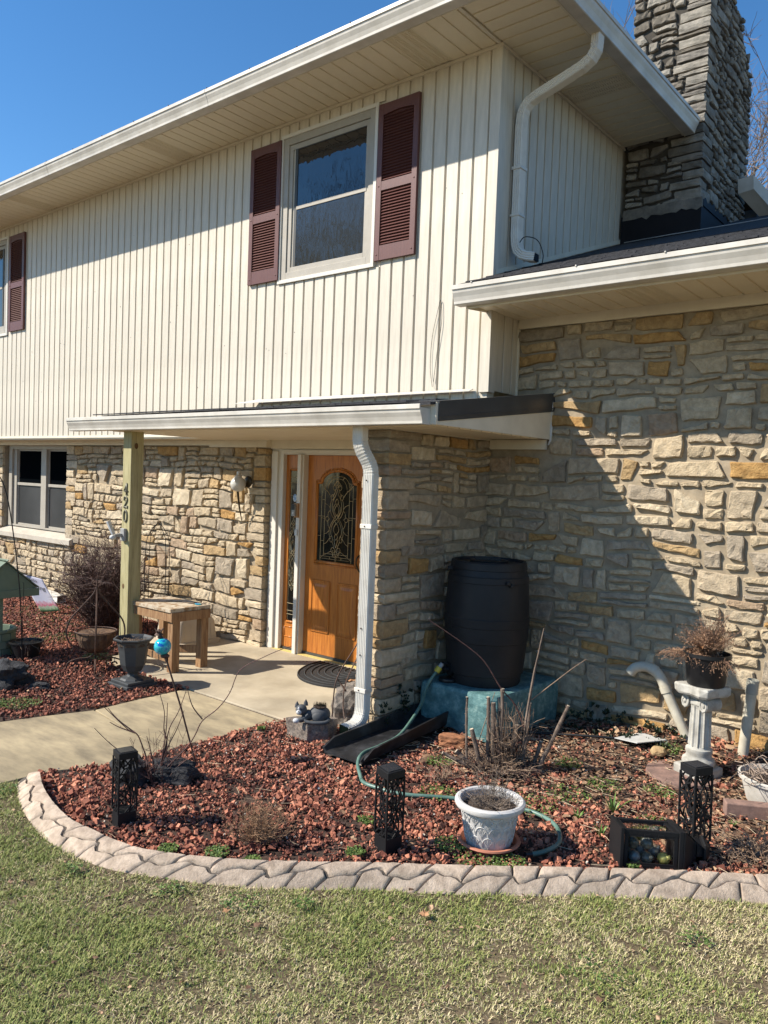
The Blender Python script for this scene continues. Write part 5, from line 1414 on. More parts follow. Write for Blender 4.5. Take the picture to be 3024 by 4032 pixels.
# rocks
def rock(name, c, size, m, label, rz=0, seed=1, jit=.16, sq=.35, cuts=4, **k):
    o = lump(name, m, None, c, size, cuts, jit, rz, seed, True, sq=sq, local=True); return tag(o, label, 'rock')
rock('lava_rock', (-6.86, 3.17, GZ + .06), (.25, .17, .135), LAVABLK, 'large black pitted lava rock in the gravel at the left edge', .3, 3)
rock('lava_rock', (-6.50, 3.34, GZ + .02), (.09, .04, .035), LAVABLK, 'small flat black rock right of the large lava rock', .5, 5)
rock('lava_rock', (-4.22, 2.76, GZ + .03), (.15, .10, .10), LAVABLK, 'black lava rock behind the bare thorny stems by the path', -.2, 7)
rock('lava_rock', (-4.02, 2.93, GZ + .03), (.16, .09, .09), LAVABLK, 'dark lava rock half hidden under the thorny stems', .5, 9)
rock('field_rock', (-4.02, 4.62, GZ + .10), (.17, .12, .19), ROCKG, 'pitted brown-grey boulder behind the porch downspout', .5, 12, .14, .5)
rock('field_rock', (-1.93, 5.50, GZ + .07), (.055, .05, .035), mat('buff_rock', (.46, .34, .18), (.33, .22, .11), scale=14, rough=.9, bump=.4), 'rounded buff stone beside the foot of the pedestal', .2, 14, .06, .1)
rock('broken_brick', (-3.12, 4.68, GZ + .05), (.10, .05, .045), mat('orange_stone', (.35, .15, .07), (.20, .09, .045), scale=14, rough=.9, bump=.5), 'orange-brown stone between the trough and the teal block', .4, 16, .08, .7)

# wire plant stand standing behind the downspout
T = thing('wire_easel', (-3.98, 4.50, GZ), 'thin dark wire plant easel leaning behind the porch downspout', 'wire stand')
q = MB(); q.tube(crom([(-3.985, 4.33, GZ + .01), (-3.99, 4.34, .12), (-3.99, 4.38, .30), (-3.93, 4.50, .52), (-3.90, 4.60, .66)], 6), .0055, 5); q.build('side_rod', RUST, T)
q = MB(); q.tube(crom([(-3.86, 4.33, .02), (-3.915, 4.37, .10), (-3.925, 4.40, .26), (-3.90, 4.50, .45), (-3.88, 4.60, .56)], 6), .0055, 5); q.build('side_rod', RUST, T)
q = MB(); q.bar((-3.99, 4.385, .28), (-3.915, 4.40, .20), .009, .009); q.build('cross_bar', RUST, T)
q = MB(); q.tube(crom([(-3.985, 4.33, GZ + .01), (-4.04, 4.25, GZ + .012), (-3.97, 4.19, GZ + .012), (-3.85, 4.25, GZ + .012)], 6), .0055, 5); q.tube([(-4.04, 4.25, GZ + .012), (-3.92, 4.38, GZ + .012)], .0055, 5); q.build('foot', RUST, T)
q = MB(); q.tube(crom([(-4.56, 5.06, .93), (-4.60, 5.0, .89), (-4.61, 5.0, .80), (-4.56, 5.05, .74), (-4.52, 5.1, .76), (-4.53, 5.09, .80)], 6), .006, 5)
o = q.build('scroll_hook', RUST, None, local=True); o.location = (0.52, 0, 0); tag(o, 'curled dark metal hook fixed to the pier beside the front door', 'hook')
q.v = [(x, y, z) for x, y, z in q.v]

# split block and sleeping cat planter
T = thing('landscape_block', (-3.96, 4.12, GZ), 'rough split-face concrete block carrying the sleeping cat planter', 'block')
poly = [(-4.165, 4.03), (-3.935, 4.015), (-3.84, 4.13), (-3.895, 4.29), (-4.08, 4.27)]
bm_ = MB(); r = random.Random(2)
rings = []
for z in (0, .04, .08, .125):
    pts = []
    for i in range(len(poly)):
        a = poly[i]; b = poly[(i + 1) % len(poly)]
        for k in range(5):
            t = k / 5; pts.append((a[0] + (b[0] - a[0]) * t + r.uniform(-.006, .006), a[1] + (b[1] - a[1]) * t + r.uniform(-.006, .006)))
    rings.append((pts, GZ + z))
stack(bm_, rings); bm_.build('block_body', BRICKG, T)
CX, CY, CZ = -3.965, 4.105, GZ + .125
CA = math.atan2(-.16, .10)
T = thing('cat_planter', (CX, CY, CZ), 'grey sleeping cat figurine planter with white muzzle on a rough block', 'cat figurine')
Mc = Matrix.Translation((CX, CY, CZ)) @ Matrix.Rotation(math.radians(37), 4, 'Z')   # local x runs to the rump
body = MB(Mc)
def blob(mb, c, r_, sc=(1, 1, 1), nu=16, nv=10): mb.ball(c, r_, nu, nv, sc)
bpts = MB(Mc); bpts.ball((.045, 0, .058), .070, 22, 14, (1.15, .95, .85)); bo = bpts.build('body', CATM, T, smooth=True)
q = MB(Mc); q.ball((-.035, -.02, .05), .045, 16, 10, (1.1, .8, .9)); q.build('shoulder', CATM, T, smooth=True)
q = MB(Mc); q.ball((-.085, -.035, .092), .042, 20, 14, (1, .92, .95))
q.build('head', CATM, T, smooth=True)
for s, (ex, ey, ez) in ((1, (-.055, -.028, .135)), (-1, (-.118, -.030, .118))):
    q = MB(Mc); q.lathe([(.018, -.012), (.014, .012), (.001, .034)], 8, (ex, ey, ez), 1, .55); q.build('ear', CATM, T, smooth=True, auto=60)
q = MB(Mc); q.ball((-.098, -.068, .082), .021, 14, 10, (1.0, .75, .9)); q.ball((-.098, -.071, .108), .012, 10, 8, (.7, .5, 1.3)); q.build('muzzle', CATW, T, smooth=True)
q = MB(Mc); q.ball((-.098, -.0865, .092), .0045, 8, 6); q.tube(crom([(-.112, -.084, .078), (-.104, -.087, .073), (-.098, -.0875, .078), (-.092, -.087, .073), (-.084, -.084, .078)], 3), .0012, 4)
for s in (-1, 1): q.tube(crom([(-.098 + s * .013, -.0735, .107), (-.098 + s * .021, -.073, .103), (-.098 + s * .029, -.068, .107)], 3), .0016, 4)
q.build('face_marks', PLBLK, T)
q = MB(Mc); q.ball((-.115, -.075, .022), .022, 14, 9, (1.15, .9, .85)); q.build('paw', CATW, T, smooth=True)
q = MB(Mc); q.tube(crom([(-.03, -.04, .055), (-.06, -.062, .035), (-.095, -.07, .025)], 5), [.022] * 6 + [.02] * 5, 10); q.build('foreleg', CATM, T, smooth=True)
q = MB(Mc); q.ball((.04, -.05, .045), .043, 16, 10, (1.1, .6, .95)); q.build('haunch', CATM, T, smooth=True)
q = MB(Mc); P = crom([(.115, -.02, .03), (.105, -.062, .018), (.05, -.082, .014), (-.01, -.085, .016), (-.045, -.078, .024), (-.052, -.068, .045), (-.03, -.06, .07)], 6); q.tube(P, [.016 - .006 * i / len(P) for i in range(len(P))], 10); q.build('tail', CATM, T, smooth=True)
q = MB(Mc); q.lathe([(.0, 0), (.045, .0), (.05, .006), (.0, .012)], 16, (.045, 0, .108)); q.build('soil', POTSOIL, T)
q = MB(Mc); r = random.Random(6)
for k in range(140):
    a = r.uniform(0, 2 * PI); d = r.uniform(0, .048); q.tube([(.045 + d * math.cos(a), d * math.sin(a), .112), (.045 + d * 1.15 * math.cos(a) + r.uniform(-.006, .006), d * 1.15 * math.sin(a), .112 + r.uniform(.014, .034))], [.0014, .0006], 3, False)
q.build('dried_moss', mat('moss', (.07, .06, .025), (.03, .028, .015), rough=1), T)

# ================================================================ SPLASH TROUGH, BARREL, BLOCK, HOSE
T = thing('splash_trough', (-3.5, 4.5, GZ), 'long black plastic splash trough running from the pier to the gravel', 'trough')
q = MB(); sec = [(-.17, .095), (-.155, .095), (-.135, .022), (-.07, .012), (0, .020), (.07, .012), (.135, .022), (.155, .095), (.17, .095), (.148, .0), (0, .004), (-.148, .0)]
A0, B0 = Vector((-3.50, 3.92, GZ + .012)), Vector((-3.51, 4.98, GZ + .045)); dr_ = (B0 - A0); L_ = dr_.length; dx = dr_.normalized(); sx_ = Vector((dx.y, -dx.x, 0)).normalized()
vs = []; st_ = 10
for i in range(st_ + 1):
    t = i / st_; c = A0.lerp(B0, t); wdt = 1.12 - .25 * t; hh = 1.0 if i else .45
    for a, b in sec: vs.append(c + sx_ * a * wdt + Vector((0, 0, b * (hh if b > .05 else 1) * (.85 + .3 * t))))
n = len(sec); fs = [(i * n + k, i * n + (k + 1) % n, (i + 1) * n + (k + 1) % n, (i + 1) * n + k) for i in range(st_) for k in range(n)] + [tuple(range(n)), tuple(st_ * n + k for k in range(n - 1, -1, -1))]
q.add(vs, fs); q.build('channel', mat('dusty_black_plastic', (.045, .046, .05), (.012, .012, .013), scale=9, rough=.5, lo=.45, hi=.7), T, smooth=True, auto=30)
NP, NP2 = 8, 8
T = thing('barrel_base', (-3.3, 5.3, GZ), 'teal painted rock-shaped block under the black rain barrel', 'block')
poly = [(-3.66, 5.0), (-3.63, 4.965), (-3.20, 4.965), (-3.185, 4.94), (-2.99, 4.94), (-2.94, 4.98), (-2.89, 5.84), (-2.93, 5.90), (-3.66, 5.90)]
r = random.Random(12); q = MB(); rings = []
cx_, cy_ = -3.3, 5.4
def ringp(sc, jit=.002):
    pts = []
    for i in range(len(poly)):
        a = poly[i - 1]; b = poly[i]; c = poly[(i + 1) % len(poly)]
        for t in (.04, .3, .5, .7, .96):
            x = b[0] + (c[0] - b[0]) * t; y = b[1] + (c[1] - b[1]) * t
            pts.append((cx_ + (x - cx_) * sc + r.uniform(-jit, jit), cy_ + (y - cy_) * sc + r.uniform(-jit, jit)))
    return pts
for z, sc in ((0, .985), (.08, .99), (.18, 1.0), (.26, 1.0), (.315, .985), (.338, .955), (.342, .90)): rings.append((ringp(sc), GZ + z))
stack(q, rings)
q.v = [(x, y, z + (.10 * max(0, math.sin((y - 5.0) * 4.2)) * (1 if x > -3.0 else 0) + .05 * max(0, math.sin((x + 3.60) * 9)) * (1 if x < -3.25 else 0) if z < GZ + .01 else 0)) for x, y, z in q.v]
q.build('block_body', TEAL, T, smooth=False, bev=.006)
BX_, BY_ = -3.30, 5.36; BZ = .24
T = thing('rain_barrel', (BX_, BY_, BZ), 'tall black ribbed rain barrel on a teal block in the stone corner', 'rain barrel')
prof = [(.0, 0), (.275, 0), (.285, .02), (.288, .07), (.291, .085), (.302, .09), (.312, .20), (.325, .34), (.331, .345), (.334, .40), (.334, .46), (.338, .465), (.338, .53), (.334, .535), (.330, .64), (.322, .74), (.318, .80), (.322, .805), (.318, .85), (.310, .855), (.300, .90), (.304, .905), (.298, .955), (.290, .965), (.275, .965), (.27, .945), (.0, .94)]
q = MB(); q.lathe(prof, 48, (BX_, BY_, BZ)); q.build('barrel_body', BARRELM, T, smooth=True, auto=25)
q = MB(); q.lathe([(.0, .943), (.15, .945), (.155, .965), (.0, .968)], 24, (BX_, BY_, BZ)); q.bar((BX_ - .1, BY_ - .05, BZ + .97), (BX_ + .1, BY_ + .02, BZ + .97), .03, .02); q.build('lid', BARRELM, T, smooth=True, auto=30)
for (a, z) in ((-2.15, .90), (-.55, .82), (-.45, .80)):
    q = MB(); c = Vector((BX_ + .305 * math.cos(a), BY_ + .305 * math.sin(a), BZ + z)); q.bar(c, c + Vector((math.cos(a), math.sin(a), 0)) * .045, .032, .032); q.build('lug', BARRELM, T, bev=.008)
q = MB(); a = -2.02; c = Vector((BX_ + .333 * math.cos(a), BY_ + .333 * math.sin(a), BZ + .475)); t_ = Vector((-math.sin(a), math.cos(a), 0)); nn = Vector((math.cos(a), math.sin(a), 0))
q.bar(c - t_ * .035, c + t_ * .035, .008, .065); q.build('label_plate', PLBLK, T, bev=.003)
# spigot
a = -2.15; c = Vector((BX_ + .29 * math.cos(a), BY_ + .29 * math.sin(a), BZ + .10)); d = Vector((math.cos(a), math.sin(a), 0))
q = MB(); q.lathe([(0, 0), (.055, 0), (.055, .02), (0, .02)], 18); Mx = Matrix.Translation(c) @ d.to_track_quat('Z', 'Y').to_matrix().to_4x4(); q.v = [tuple(Mx @ Vector(v)) for v in q.v]
q.tube([c, c + d * .07], .018, 10); q.tube([c + d * .05, c + d * .05 + Vector((0, 0, .05))], .008, 8); q.bar(c + d * .05 + Vector((-.03, 0, .05)), c + d * .05 + Vector((.03, 0, .05)), .014, .01); q.build('spigot', METALBLK, T)
E0 = c + d * .07
q = MB(); q.lathe([(.0, .30), (.075, .30), (.078, .275), (.07, .25), (.04, .245), (.04, .255)], 20, (-3.53, 5.02, -.06)); q.v = [(x, y, z + .0) for x, y, z in q.v]; 
q = MB(); q.lathe([(0, 0), (.07, 0), (.075, .015), (.07, .028), (0, .03)], 20, (-3.47, 5.10, .243)); o = q.build('rubber_foot', PLBLK, T, smooth=True, auto=40)
# hose
T = thing('garden_hose', (-3.0, 4.0, GZ), 'green garden hose running from the barrel tap through the gravel', 'hose')
HP = [E0 + Vector((-.01, -.05, .0)), (-3.55, 4.93, .22), (-3.50, 4.80, .12), (-3.46, 4.62, .03), (-3.42, 4.42, -.03), (-3.41, 4.2, -.045), (-3.37, 3.98, -.03), (-3.31, 3.86, -.05), (-3.22, 3.78, -.08), (-3.12, 3.70, -.082), (-3.00, 3.69, -.08), (-2.82, 3.72, -.078), (-2.62, 3.86, -.08), (-2.42, 3.98, -.082), (-2.24, 4.04, -.08), (-2.10, 4.05, -.08), (-1.97, 4.0, -.08), (-1.88, 3.90, -.08), (-1.83, 3.78, -.08), (-1.84, 3.66, -.078), (-1.88, 3.575, -.08)]
q = MB(); q.tube(crom(HP, 8), .0125, 10); q.build('tube', HOSEM, T, smooth=True)
e1 = Vector(HP[0]); d1 = (Vector(HP[0]) - Vector(HP[1])).normalized()
q = MB(); q.tube([e1 - d1 * .02, e1 + d1 * .025], .024, 12); q.build('coupling', YELLOW, T, bev=.003)
q = MB(); q.tube([e1 + d1 * .026, e1 + d1 * .06], .017, 10); q.build('connector', PLG, T)
q = MB(); q.tube([(-1.877, 3.583, -.08), (-1.897, 3.553, -.08)], .016, 10); q.build('end_fitting', PLBLK, T)

# ================================================================ SOLAR LANTERNS (three alike)
def make_solar():
    T = thing('solar_lantern', (0, 0, 0), 'x', 'garden light', 'black openwork solar lanterns along the bed edge'); ORIG[T.name] = Vector((0, 0, 0))
    s, h = .049, .40; t = .0018; r = random.Random(77)
    q = MB(); q.box(-s, s, -s, s, -.03, .075); q.build('base', METALBLK, T, bev=.002)
    q = MB(); q.box(-s - .002, s + .002, -s - .002, s + .002, h - .035, h); q.build('cap', METALBLK, T, bev=.002)
    q = MB(); q.box(-s + .010, s - .010, -s + .010, s - .010, h + .0005, h + .003); q.build('solar_panel', mat('solar_cell', (.03, .032, .036), (.022, .024, .028), rough=.25, spec=.5), T)
    for (x, y) in ((-1, -1), (1, -1), (1, 1), (-1, 1)):
        q = MB(); q.box(x * s - .004, x * s + .004, y * s - .004, y * s + .004, .075, h - .035); q.build('corner_post', METALBLK, T)
    nx_, nz_ = 4, 8
    for side in range(4):
        q = MB(Matrix.Rotation(side * PI / 2, 4, 'Z')); g = {}
        for i in range(nx_):
            for j in range(nz_):
                g[i, j] = (-s + 2 * s * i / (nx_ - 1) + (0 if i in (0, nx_ - 1) else r.uniform(-.010, .010)), .075 + (h - .11) * j / (nz_ - 1) + (0 if j in (0, nz_ - 1) else r.uniform(-.010, .010)))
        for i in range(nx_):
            for j in range(nz_):
                for (a, b) in ((1, 0), (0, 1), (1, 1), (1, -1)):
                    k = (i + a, j + b)
                    if k in g and r.random() < {(1, 0): .30, (0, 1): .55, (1, 1): .48, (1, -1): .34}[(a, b)] and not (a == 0 and i in (0, nx_ - 1)):
                        p0, p1 = g[i, j], g[k]; q.bar((p0[0], -s, p0[1]), (p1[0], -s, p1[1]), .0075, .004, (0, 1, 0))
        q.build('lattice_panel', METALBLK, T)
    return T
sol = make_solar()
sol.location = (-3.70, 2.385, GZ); sol.rotation_euler = (0, 0, math.radians(-14)); sol['label'] = 'black openwork solar lantern in front of the bare thorny stems'
copy_tree(sol, (-2.475, 3.15, GZ), (math.radians(2.5), math.radians(3.5), math.radians(-16)), 'black openwork solar lantern standing between the splash trough and the white patterned pot', (1.05, 1.05, 1.10))
copy_tree(sol, (-1.27, 4.215, GZ), (0, math.radians(-1.0), math.radians(-30)), 'black openwork solar lantern behind the toppled lantern full of bulbs', (1.12, 1.12, 1.2))

# ================================================================ WHITE POT, PEDESTAL, PIPES, RIGHT-HAND POTS
PX_, PY_ = -2.11, 3.54
T = thing('pot_saucer', (PX_, PY_, GZ), 'round terracotta-coloured saucer under the grey-white patterned pot', 'saucer')
pot(T, (PX_, PY_, GZ), [(0, 0), (.13, 0), (.155, .035), (.168, .04), (.165, .048), (.148, .046), (.135, .015), (0, .012)], TERRA)
T = thing('patterned_pot', (PX_, PY_, GZ + .015), 'grey-white plastic pot with embossed palm-leaf pattern and dead stems, near the curb', 'pot')
pot(T, (PX_, PY_, GZ + .012), [(0, 0), (.112, 0), (.118, .01), (.150, .195), (.156, .20), (.180, .212), (.186, .225), (.184, .238), (.172, .246), (.158, .244), (.150, .235), (.146, .19), (0, .19)], POTW, 40)
# embossed fan motif
row_specs = [(.030, .060, 12, 0), (.085, .062, 12, .5), (.140, .060, 12, 0)]
for (z, hh, cnt, off) in row_specs:
    for k in range(cnt):
        a = 2 * PI * (k + off) / cnt
        if math.cos(a - math.atan2(-PY_, -PX_)) < -.1: continue
        q = MB()
        def on(u, v):
            zz = z + v * hh; rad = .1185 + (zz - .01) * .032 / .185 + .0015; aa = a + u * (2 * PI / cnt) * .5
            return (PX_ + rad * math.cos(aa), PY_ + rad * math.sin(aa), GZ + .012 + zz)
        q.tube([on(-.95 * math.cos(PI * t / 8), .15 + .80 * math.sin(PI * t / 8)) for t in range(9)], .0022, 4)
        q.tube([on(0, -.1), on(0, .85)], .002, 4)
        for s in (-1, 1):
            for w in (.3, .6): q.tube([on(0, .05), on(s * w * .7, .45), on(s * w, .75 - .2 * w)], .0018, 4)
        q.build('leaf_motif', POTW, T)
q = MB(); q.lathe([(0, .185), (.146, .185), (.14, .205), (0, .215)], 24, (PX_, PY_, GZ + .012)); q.build('soil', POTSOIL, T)
q = MB(); r = random.Random(31); dead_twigs(q, (PX_, PY_, GZ + .21), 70, .13, .15, r, .0016, .45, 4, 4); dead_twigs(q, (PX_ - .03, PY_ + .05, GZ + .21), 22, .26, .10, r, .0014, .2, 4, 3); q.build('dead_stems', mat('grey_twig', (.24, .185, .14), (.10, .075, .06), scale=40, rough=.9), T)

T = thing('red_stepping_stone', (-1.66, 5.30, GZ), 'round red concrete stepping stone under the column pedestal', 'paver')
q = MB(); q.lathe([(0, 0), (.235, 0), (.24, .02), (.235, .04), (0, .042)], 28, (-1.70, 5.33, gz(-1.70, 5.33) - .02)); q.build('slab', REDSTONE, T, smooth=True, auto=40)
cx_, cy_ = -1.62, 5.38; zb = GZ + .02
T = thing('column_pedestal', (cx_, cy_, zb), 'short white cast-stone Ionic column pedestal against the shaded wall', 'pedestal')
ang = math.radians(-22); Mp = Matrix.Translation((cx_, cy_, zb)) @ Matrix.Rotation(ang, 4, 'Z') @ Matrix.Diagonal((.86, .86, 1.26, 1))
q = MB(Mp); q.box(-.13, .13, -.13, .13, 0, .055); q.build('plinth', PEDM, T, bev=.012)
q = MB(Mp); q.lathe([(0, .05), (.112, .05), (.124, .07), (.118, .09), (.098, .098), (.092, .115), (.100, .128), (.098, .145), (.080, .152), (.074, .165), (0, .165)], 28); q.build('base_moulding', PEDM, T, smooth=True, auto=50)
q = MB(Mp); q.lathe([(.083, .16), (.080, .18), (.075, .36), (.077, .375), (0, .375)], 48, fl=lambda r_, z, k, n: r_ - (.007 if k % 4 in (1, 2, 3) else 0) + (.003 if k % 4 == 0 else 0)); q.build('fluted_shaft', PEDM, T)
q = MB(Mp); q.box(-.085, .085, -.075, .075, .375, .405); q.box(-.078, .078, -.070, .070, .4055, .43); q.build('capital', PEDM, T, bev=.008)
for sx in (-1, 1):
    for sy in (-1, 1):
        q = MB(Mp)
        P = [(sx * .088 + .042 * (1 - t / 15) * math.cos(PI / 2 + sx * t * .75), sy * .083, .388 + .042 * (1 - t / 15) * math.sin(PI / 2 + sx * t * .75)) for t in range(15)]
        q.tube(P, [.010 * (1 - i / 20) for i in range(15)], 6); q.ball((sx * .088, sy * .083, .388), .012, 8, 6)
        q.build('volute', PEDM, T, smooth=True)
q = MB(Mp)
for sx in (-1, 1): q.tube([(sx * .088, -.083, .388), (sx * .088, .083, .388)], .034, 14)
q.build('volute_roll', PEDM, T, smooth=True, auto=50)
r = random.Random(2); q = MB(Mp); rings = []
for z, sc in ((.43, .92), (.445, 1.0), (.475, 1.02), (.485, .98)):
    rings.append(([(x * sc + r.uniform(-.004, .004), y * sc + r.uniform(-.004, .004)) for x, y in [(-.155, -.13), (-.10, -.155), (0, -.135), (.10, -.155), (.155, -.13), (.14, 0), (.155, .13), (.10, .155), (0, .135), (-.10, .155), (-.155, .13), (-.135, 0)]], z))
stack(q, rings); q.build('abacus', PEDM, T, bev=.006)
zt = zb + .486 * 1.26
T = thing('dead_plant_pot', (cx_, cy_, zt), 'black bucket pot with a big dried brown plant on the column pedestal', 'pot')
pot(T, (cx_ + .02, cy_, zt), [(0, 0), (.115, 0), (.12, .01), (.142, .19), (.152, .192), (.152, .215), (.142, .215), (.135, .17), (0, .165)], PLBLK)
q = MB(); q.lathe([(0, .16), (.136, .16), (.13, .18), (0, .19)], 20, (cx_ + .02, cy_, zt)); q.build('soil', POTSOIL, T)
r = random.Random(17)
DRYP = mat('dried_plant', (.30, .18, .105), (.14, .075, .05), scale=30, rough=.9)
for part, (c, n, hh, sp, dr) in enumerate((((0, 0, .19), 190, .20, .21, .15), ((-.10, -.04, .18), 110, .12, .22, 1.1), ((.08, -.06, .18), 70, .10, .16, 1.6), ((.02, .0, .2), 90, .26, .13, .0))):
    q = MB()
    for i in range(n):
        a = r.uniform(0, 2 * PI); s = r.uniform(.3, 1) * sp; h2 = hh * r.uniform(.5, 1.1); b = Vector((cx_ + .02 + c[0], cy_ + c[1], zt + c[2])); P = [b]
        for j in range(1, 6):
            t = j / 5; P.append(b + Vector((math.cos(a) * s * t + r.uniform(-.012, .012), math.sin(a) * s * t + r.uniform(-.012, .012), h2 * (t - dr * t * t) + r.uniform(-.012, .012))))
        q.tube(P, [.0016, .0015, .0014, .0012, .001, .0008], 3, False)
        for j in range(2, 6):       # crumpled leaf flecks
            for m_ in range(2):
                p = P[j] + Vector((r.uniform(-.014, .014), r.uniform(-.014, .014), r.uniform(-.012, .012))); w = .0075
                A_ = Vector((r.uniform(-1, 1), r.uniform(-1, 1), r.uniform(-1, 1))).normalized() * w; B_ = Vector((r.uniform(-1, 1), r.uniform(-1, 1), r.uniform(-1, 1))).normalized() * w
                q.add([p, p + A_, p + A_ + B_, p + B_], [(0, 1, 2, 3)])
    q.build('dried_stems', DRYP, T, fix=False)
single_leaf((cx_ - .0, cy_ - .07, zt + .255), .065, 'large pale orange maple leaf caught in the dried plant on the pedestal', 5, mat('orange_leaf', (.50, .27, .13), (.36, .17, .08), scale=30, rough=.75))
# pipes
T = thing('drain_pipe', (-1.86, 6.0, GZ), 'cream plastic gooseneck drain pipe curving out of the gravel beside the wall', 'pipe')
R_ = .036
q = MB(); q.tube([(-1.80, 5.86, -.10), (-2.02, 5.84, .33)], R_, 18, False); q.build('straight_pipe', PVC, T, smooth=True)
arc = crom([(-2.02, 5.84, .33), (-2.06, 5.838, .41), (-2.115, 5.835, .46), (-2.18, 5.83, .475), (-2.25, 5.825, .455), (-2.29, 5.82, .41)], 5)
q = MB(); q.tube(arc, R_ + .002, 18, False); q.build('elbow', PVC, T, smooth=True)
for i0 in (0, 10): 
    q = MB(); d = (arc[min(i0 + 1, len(arc) - 1)] - arc[i0]).normalized(); q.tube([arc[i0] - d * .022, arc[i0] + d * .022], R_ + .0055, 18); q.build('collar', PVC, T, smooth=True, auto=40)
T = thing('stub_pipe', (-1.53, 5.84, GZ), 'cream upright plastic pipe with translucent collar at the right of the pedestal', 'pipe')
p0, p1 = Vector((-1.46, 5.82, gz(-1.5, 5.8) - .06)), Vector((-1.425, 5.74, .50)); p0 = Vector((-1.455, 5.80, -.06)); p1 = Vector((-1.412, 5.78, .455)); p2 = p1 + (p1 - p0).normalized() * .085
q = MB(); q.tube([p0, p1], .036, 20, True); q.build('pipe_body', PVC, T, smooth=True, auto=50)
q = MB(); ax = (p2 - p1).normalized(); vs = []
x_ = ax.orthogonal().normalized(); y_ = ax.cross(x_)
for (rr, tt) in ((.041, -.02), (.041, .075), (.037, .078), (.036, .0)):
    for k in range(20): a = 2 * PI * k / 20; vs.append(p1 + ax * tt + (x_ * math.cos(a) + y_ * math.sin(a)) * rr)
q.add(vs, [(i * 20 + k, i * 20 + (k + 1) % 20, (i + 1) * 20 + (k + 1) % 20, (i + 1) * 20 + k) for i in range(3) for k in range(20)]); q.build('collar', mat('grey_collar', (.40, .39, .33), rough=.25), T, smooth=True, auto=50)
# paper sheet and drip line
T = thing('plastic_sheet', (-2.1, 5.62, GZ), 'white rectangular plastic panel lying on the leaf litter by the wall', 'panel')
ps_ = [(-2.28, 5.56), (-2.17, 5.79), (-1.95, 5.72), (-2.07, 5.46)]
q = MB(); z_ = -.035; q.add([(x, y, z_ + .012 * i) for i, (x, y) in enumerate(ps_)] + [(x, y, z_ + .006 + .012 * i) for i, (x, y) in enumerate(ps_)], [(0, 1, 2, 3), (7, 6, 5, 4), (0, 4, 5, 1), (1, 5, 6, 2), (2, 6, 7, 3), (3, 7, 4, 0)]); q.build('sheet', PLW, T)
q = MB(); q.tube(crom([(-2.95, 5.25, GZ + .03), (-2.7, 5.42, GZ + .03), (-2.45, 5.5, -.045), (-2.22, 5.60, -.035)], 6), .010, 6); o = q.build('drip_line', PLBLK, None, smooth=True, local=True); tag(o, 'thin black irrigation pipe running toward the white panel', 'pipe')
# toppled lantern with bulbs
ga = math.radians(38)
T = thing('toppled_lantern', (-1.42, 4.02, GZ), 'black metal lantern lying on its side, glass box full of old light bulbs', 'lantern')
Ml = Matrix.Translation((-1.42, 3.985, GZ + .085)) @ Matrix.Rotation(ga, 4, 'Z') @ Matrix.Rotation(math.radians(2), 4, 'Y') @ Matrix.Rotation(math.radians(-6), 4, 'X')
w = .085; x0, x1 = -.16, .115
def lb(*a, name='frame_bar', m=METALBLK, bev=.002):
    q = MB(Ml); q.box(*a); return q.build(name, m, T, bev=bev)
for (a, b) in ((-w, -w), (w, -w), (w, w), (-w, w)): lb(x0, x1, a - .012, a + .012, b - .012, b + .012)
lb(x0 - .018, x0 - .0005, -w - .018, w + .018, -w - .018, w + .018, name='base_plate'); lb(x1 + .0005, x1 + .022, -w - .02, w + .02, -w - .02, w + .02, name='collar_plate')
for (a, b, c, d) in ((x0 + .004, x0 + .022, -w - .0075, w), (x1 - .022, x1 - .004, -w - .0075, w)):
    q = MB(Ml); q.box(a, b, -w - .011, -w - .003, -w + .0095, w - .0095); q.box(a, b, -w + .0095, w - .0095, w + .001, w + .008); q.build('door_stile', METALBLK, T)
q = MB(Ml); q.box(x0 + .022, x1 - .022, -w - .011, -w - .003, -w + .0095, -w + .022); q.build('door_rail', METALBLK, T); q = MB(Ml); q.box(x0 + .022, x1 - .022, -w - .011, -w - .003, w - .022, w - .0095); q.build('door_rail', METALBLK, T)
q = MB(Ml); q.box(-.06, -.03, -w - .016, -w - .0115, w - .014, w - .004); q.box(.01, .04, -w - .016, -w - .0115, w - .014, w - .004); q.build('hinge', METALBLK, T)
for (a) in ((x0, x1, -w - .002, -w + .001, -w + .0095, w - .0095), (x0, x1, -w + .0095, w - .0095, w - .001, w + .0005), (x0, x1, -w + .0095, w - .0095, -w - .0005, -w + .001)):
    q = MB(Ml); q.box(*a); q.build('glass_pane', MATS['lantern_glass'], T)
# pyramid roof, vent cap and ring
q = MB(Ml); q.lathe([(.148, .138), (.148, .146), (.060, .215), (.058, .225)], 4, rot=PI / 4); q.v = [tuple(v) for v in q.v]
def rotx(mb):   # lathe axis z -> local x
    mb2 = MB(Ml); inv = Ml.inverted(); mb2.add([(lambda p: (p.z, p.y, -p.x))(inv @ Vector(v)) for v in mb.v], mb.f); return mb2
rotx(q).build('roof', METALBLK, T, bev=.002)
q = MB(Ml); q.lathe([(.055, .225), (.050, .255), (.066, .258), (.070, .266), (.030, .298), (.012, .305), (.0, .306)], 6); rotx(q).build('vent_cap', METALBLK, T, bev=.001)
q = MB(Ml); q.tube([(.325 + .038 * math.cos(2 * PI * k / 20), .038 * math.sin(2 * PI * k / 20), .0) for k in range(21)], .004, 6); q.build('ring', METALBLK, T)
BL = ['lying lowest at the base end', 'low in the front middle', 'low in the front beside the roof', 'stacked on the base-end bulb', 'stacked above the front middle bulb', 'against the top pane at the rear', 'high at the rear near the roof', 'low at the rear near the roof', 'low at the rear by the base plate', 'low in the rear middle']
r = random.Random(9)
k = 0
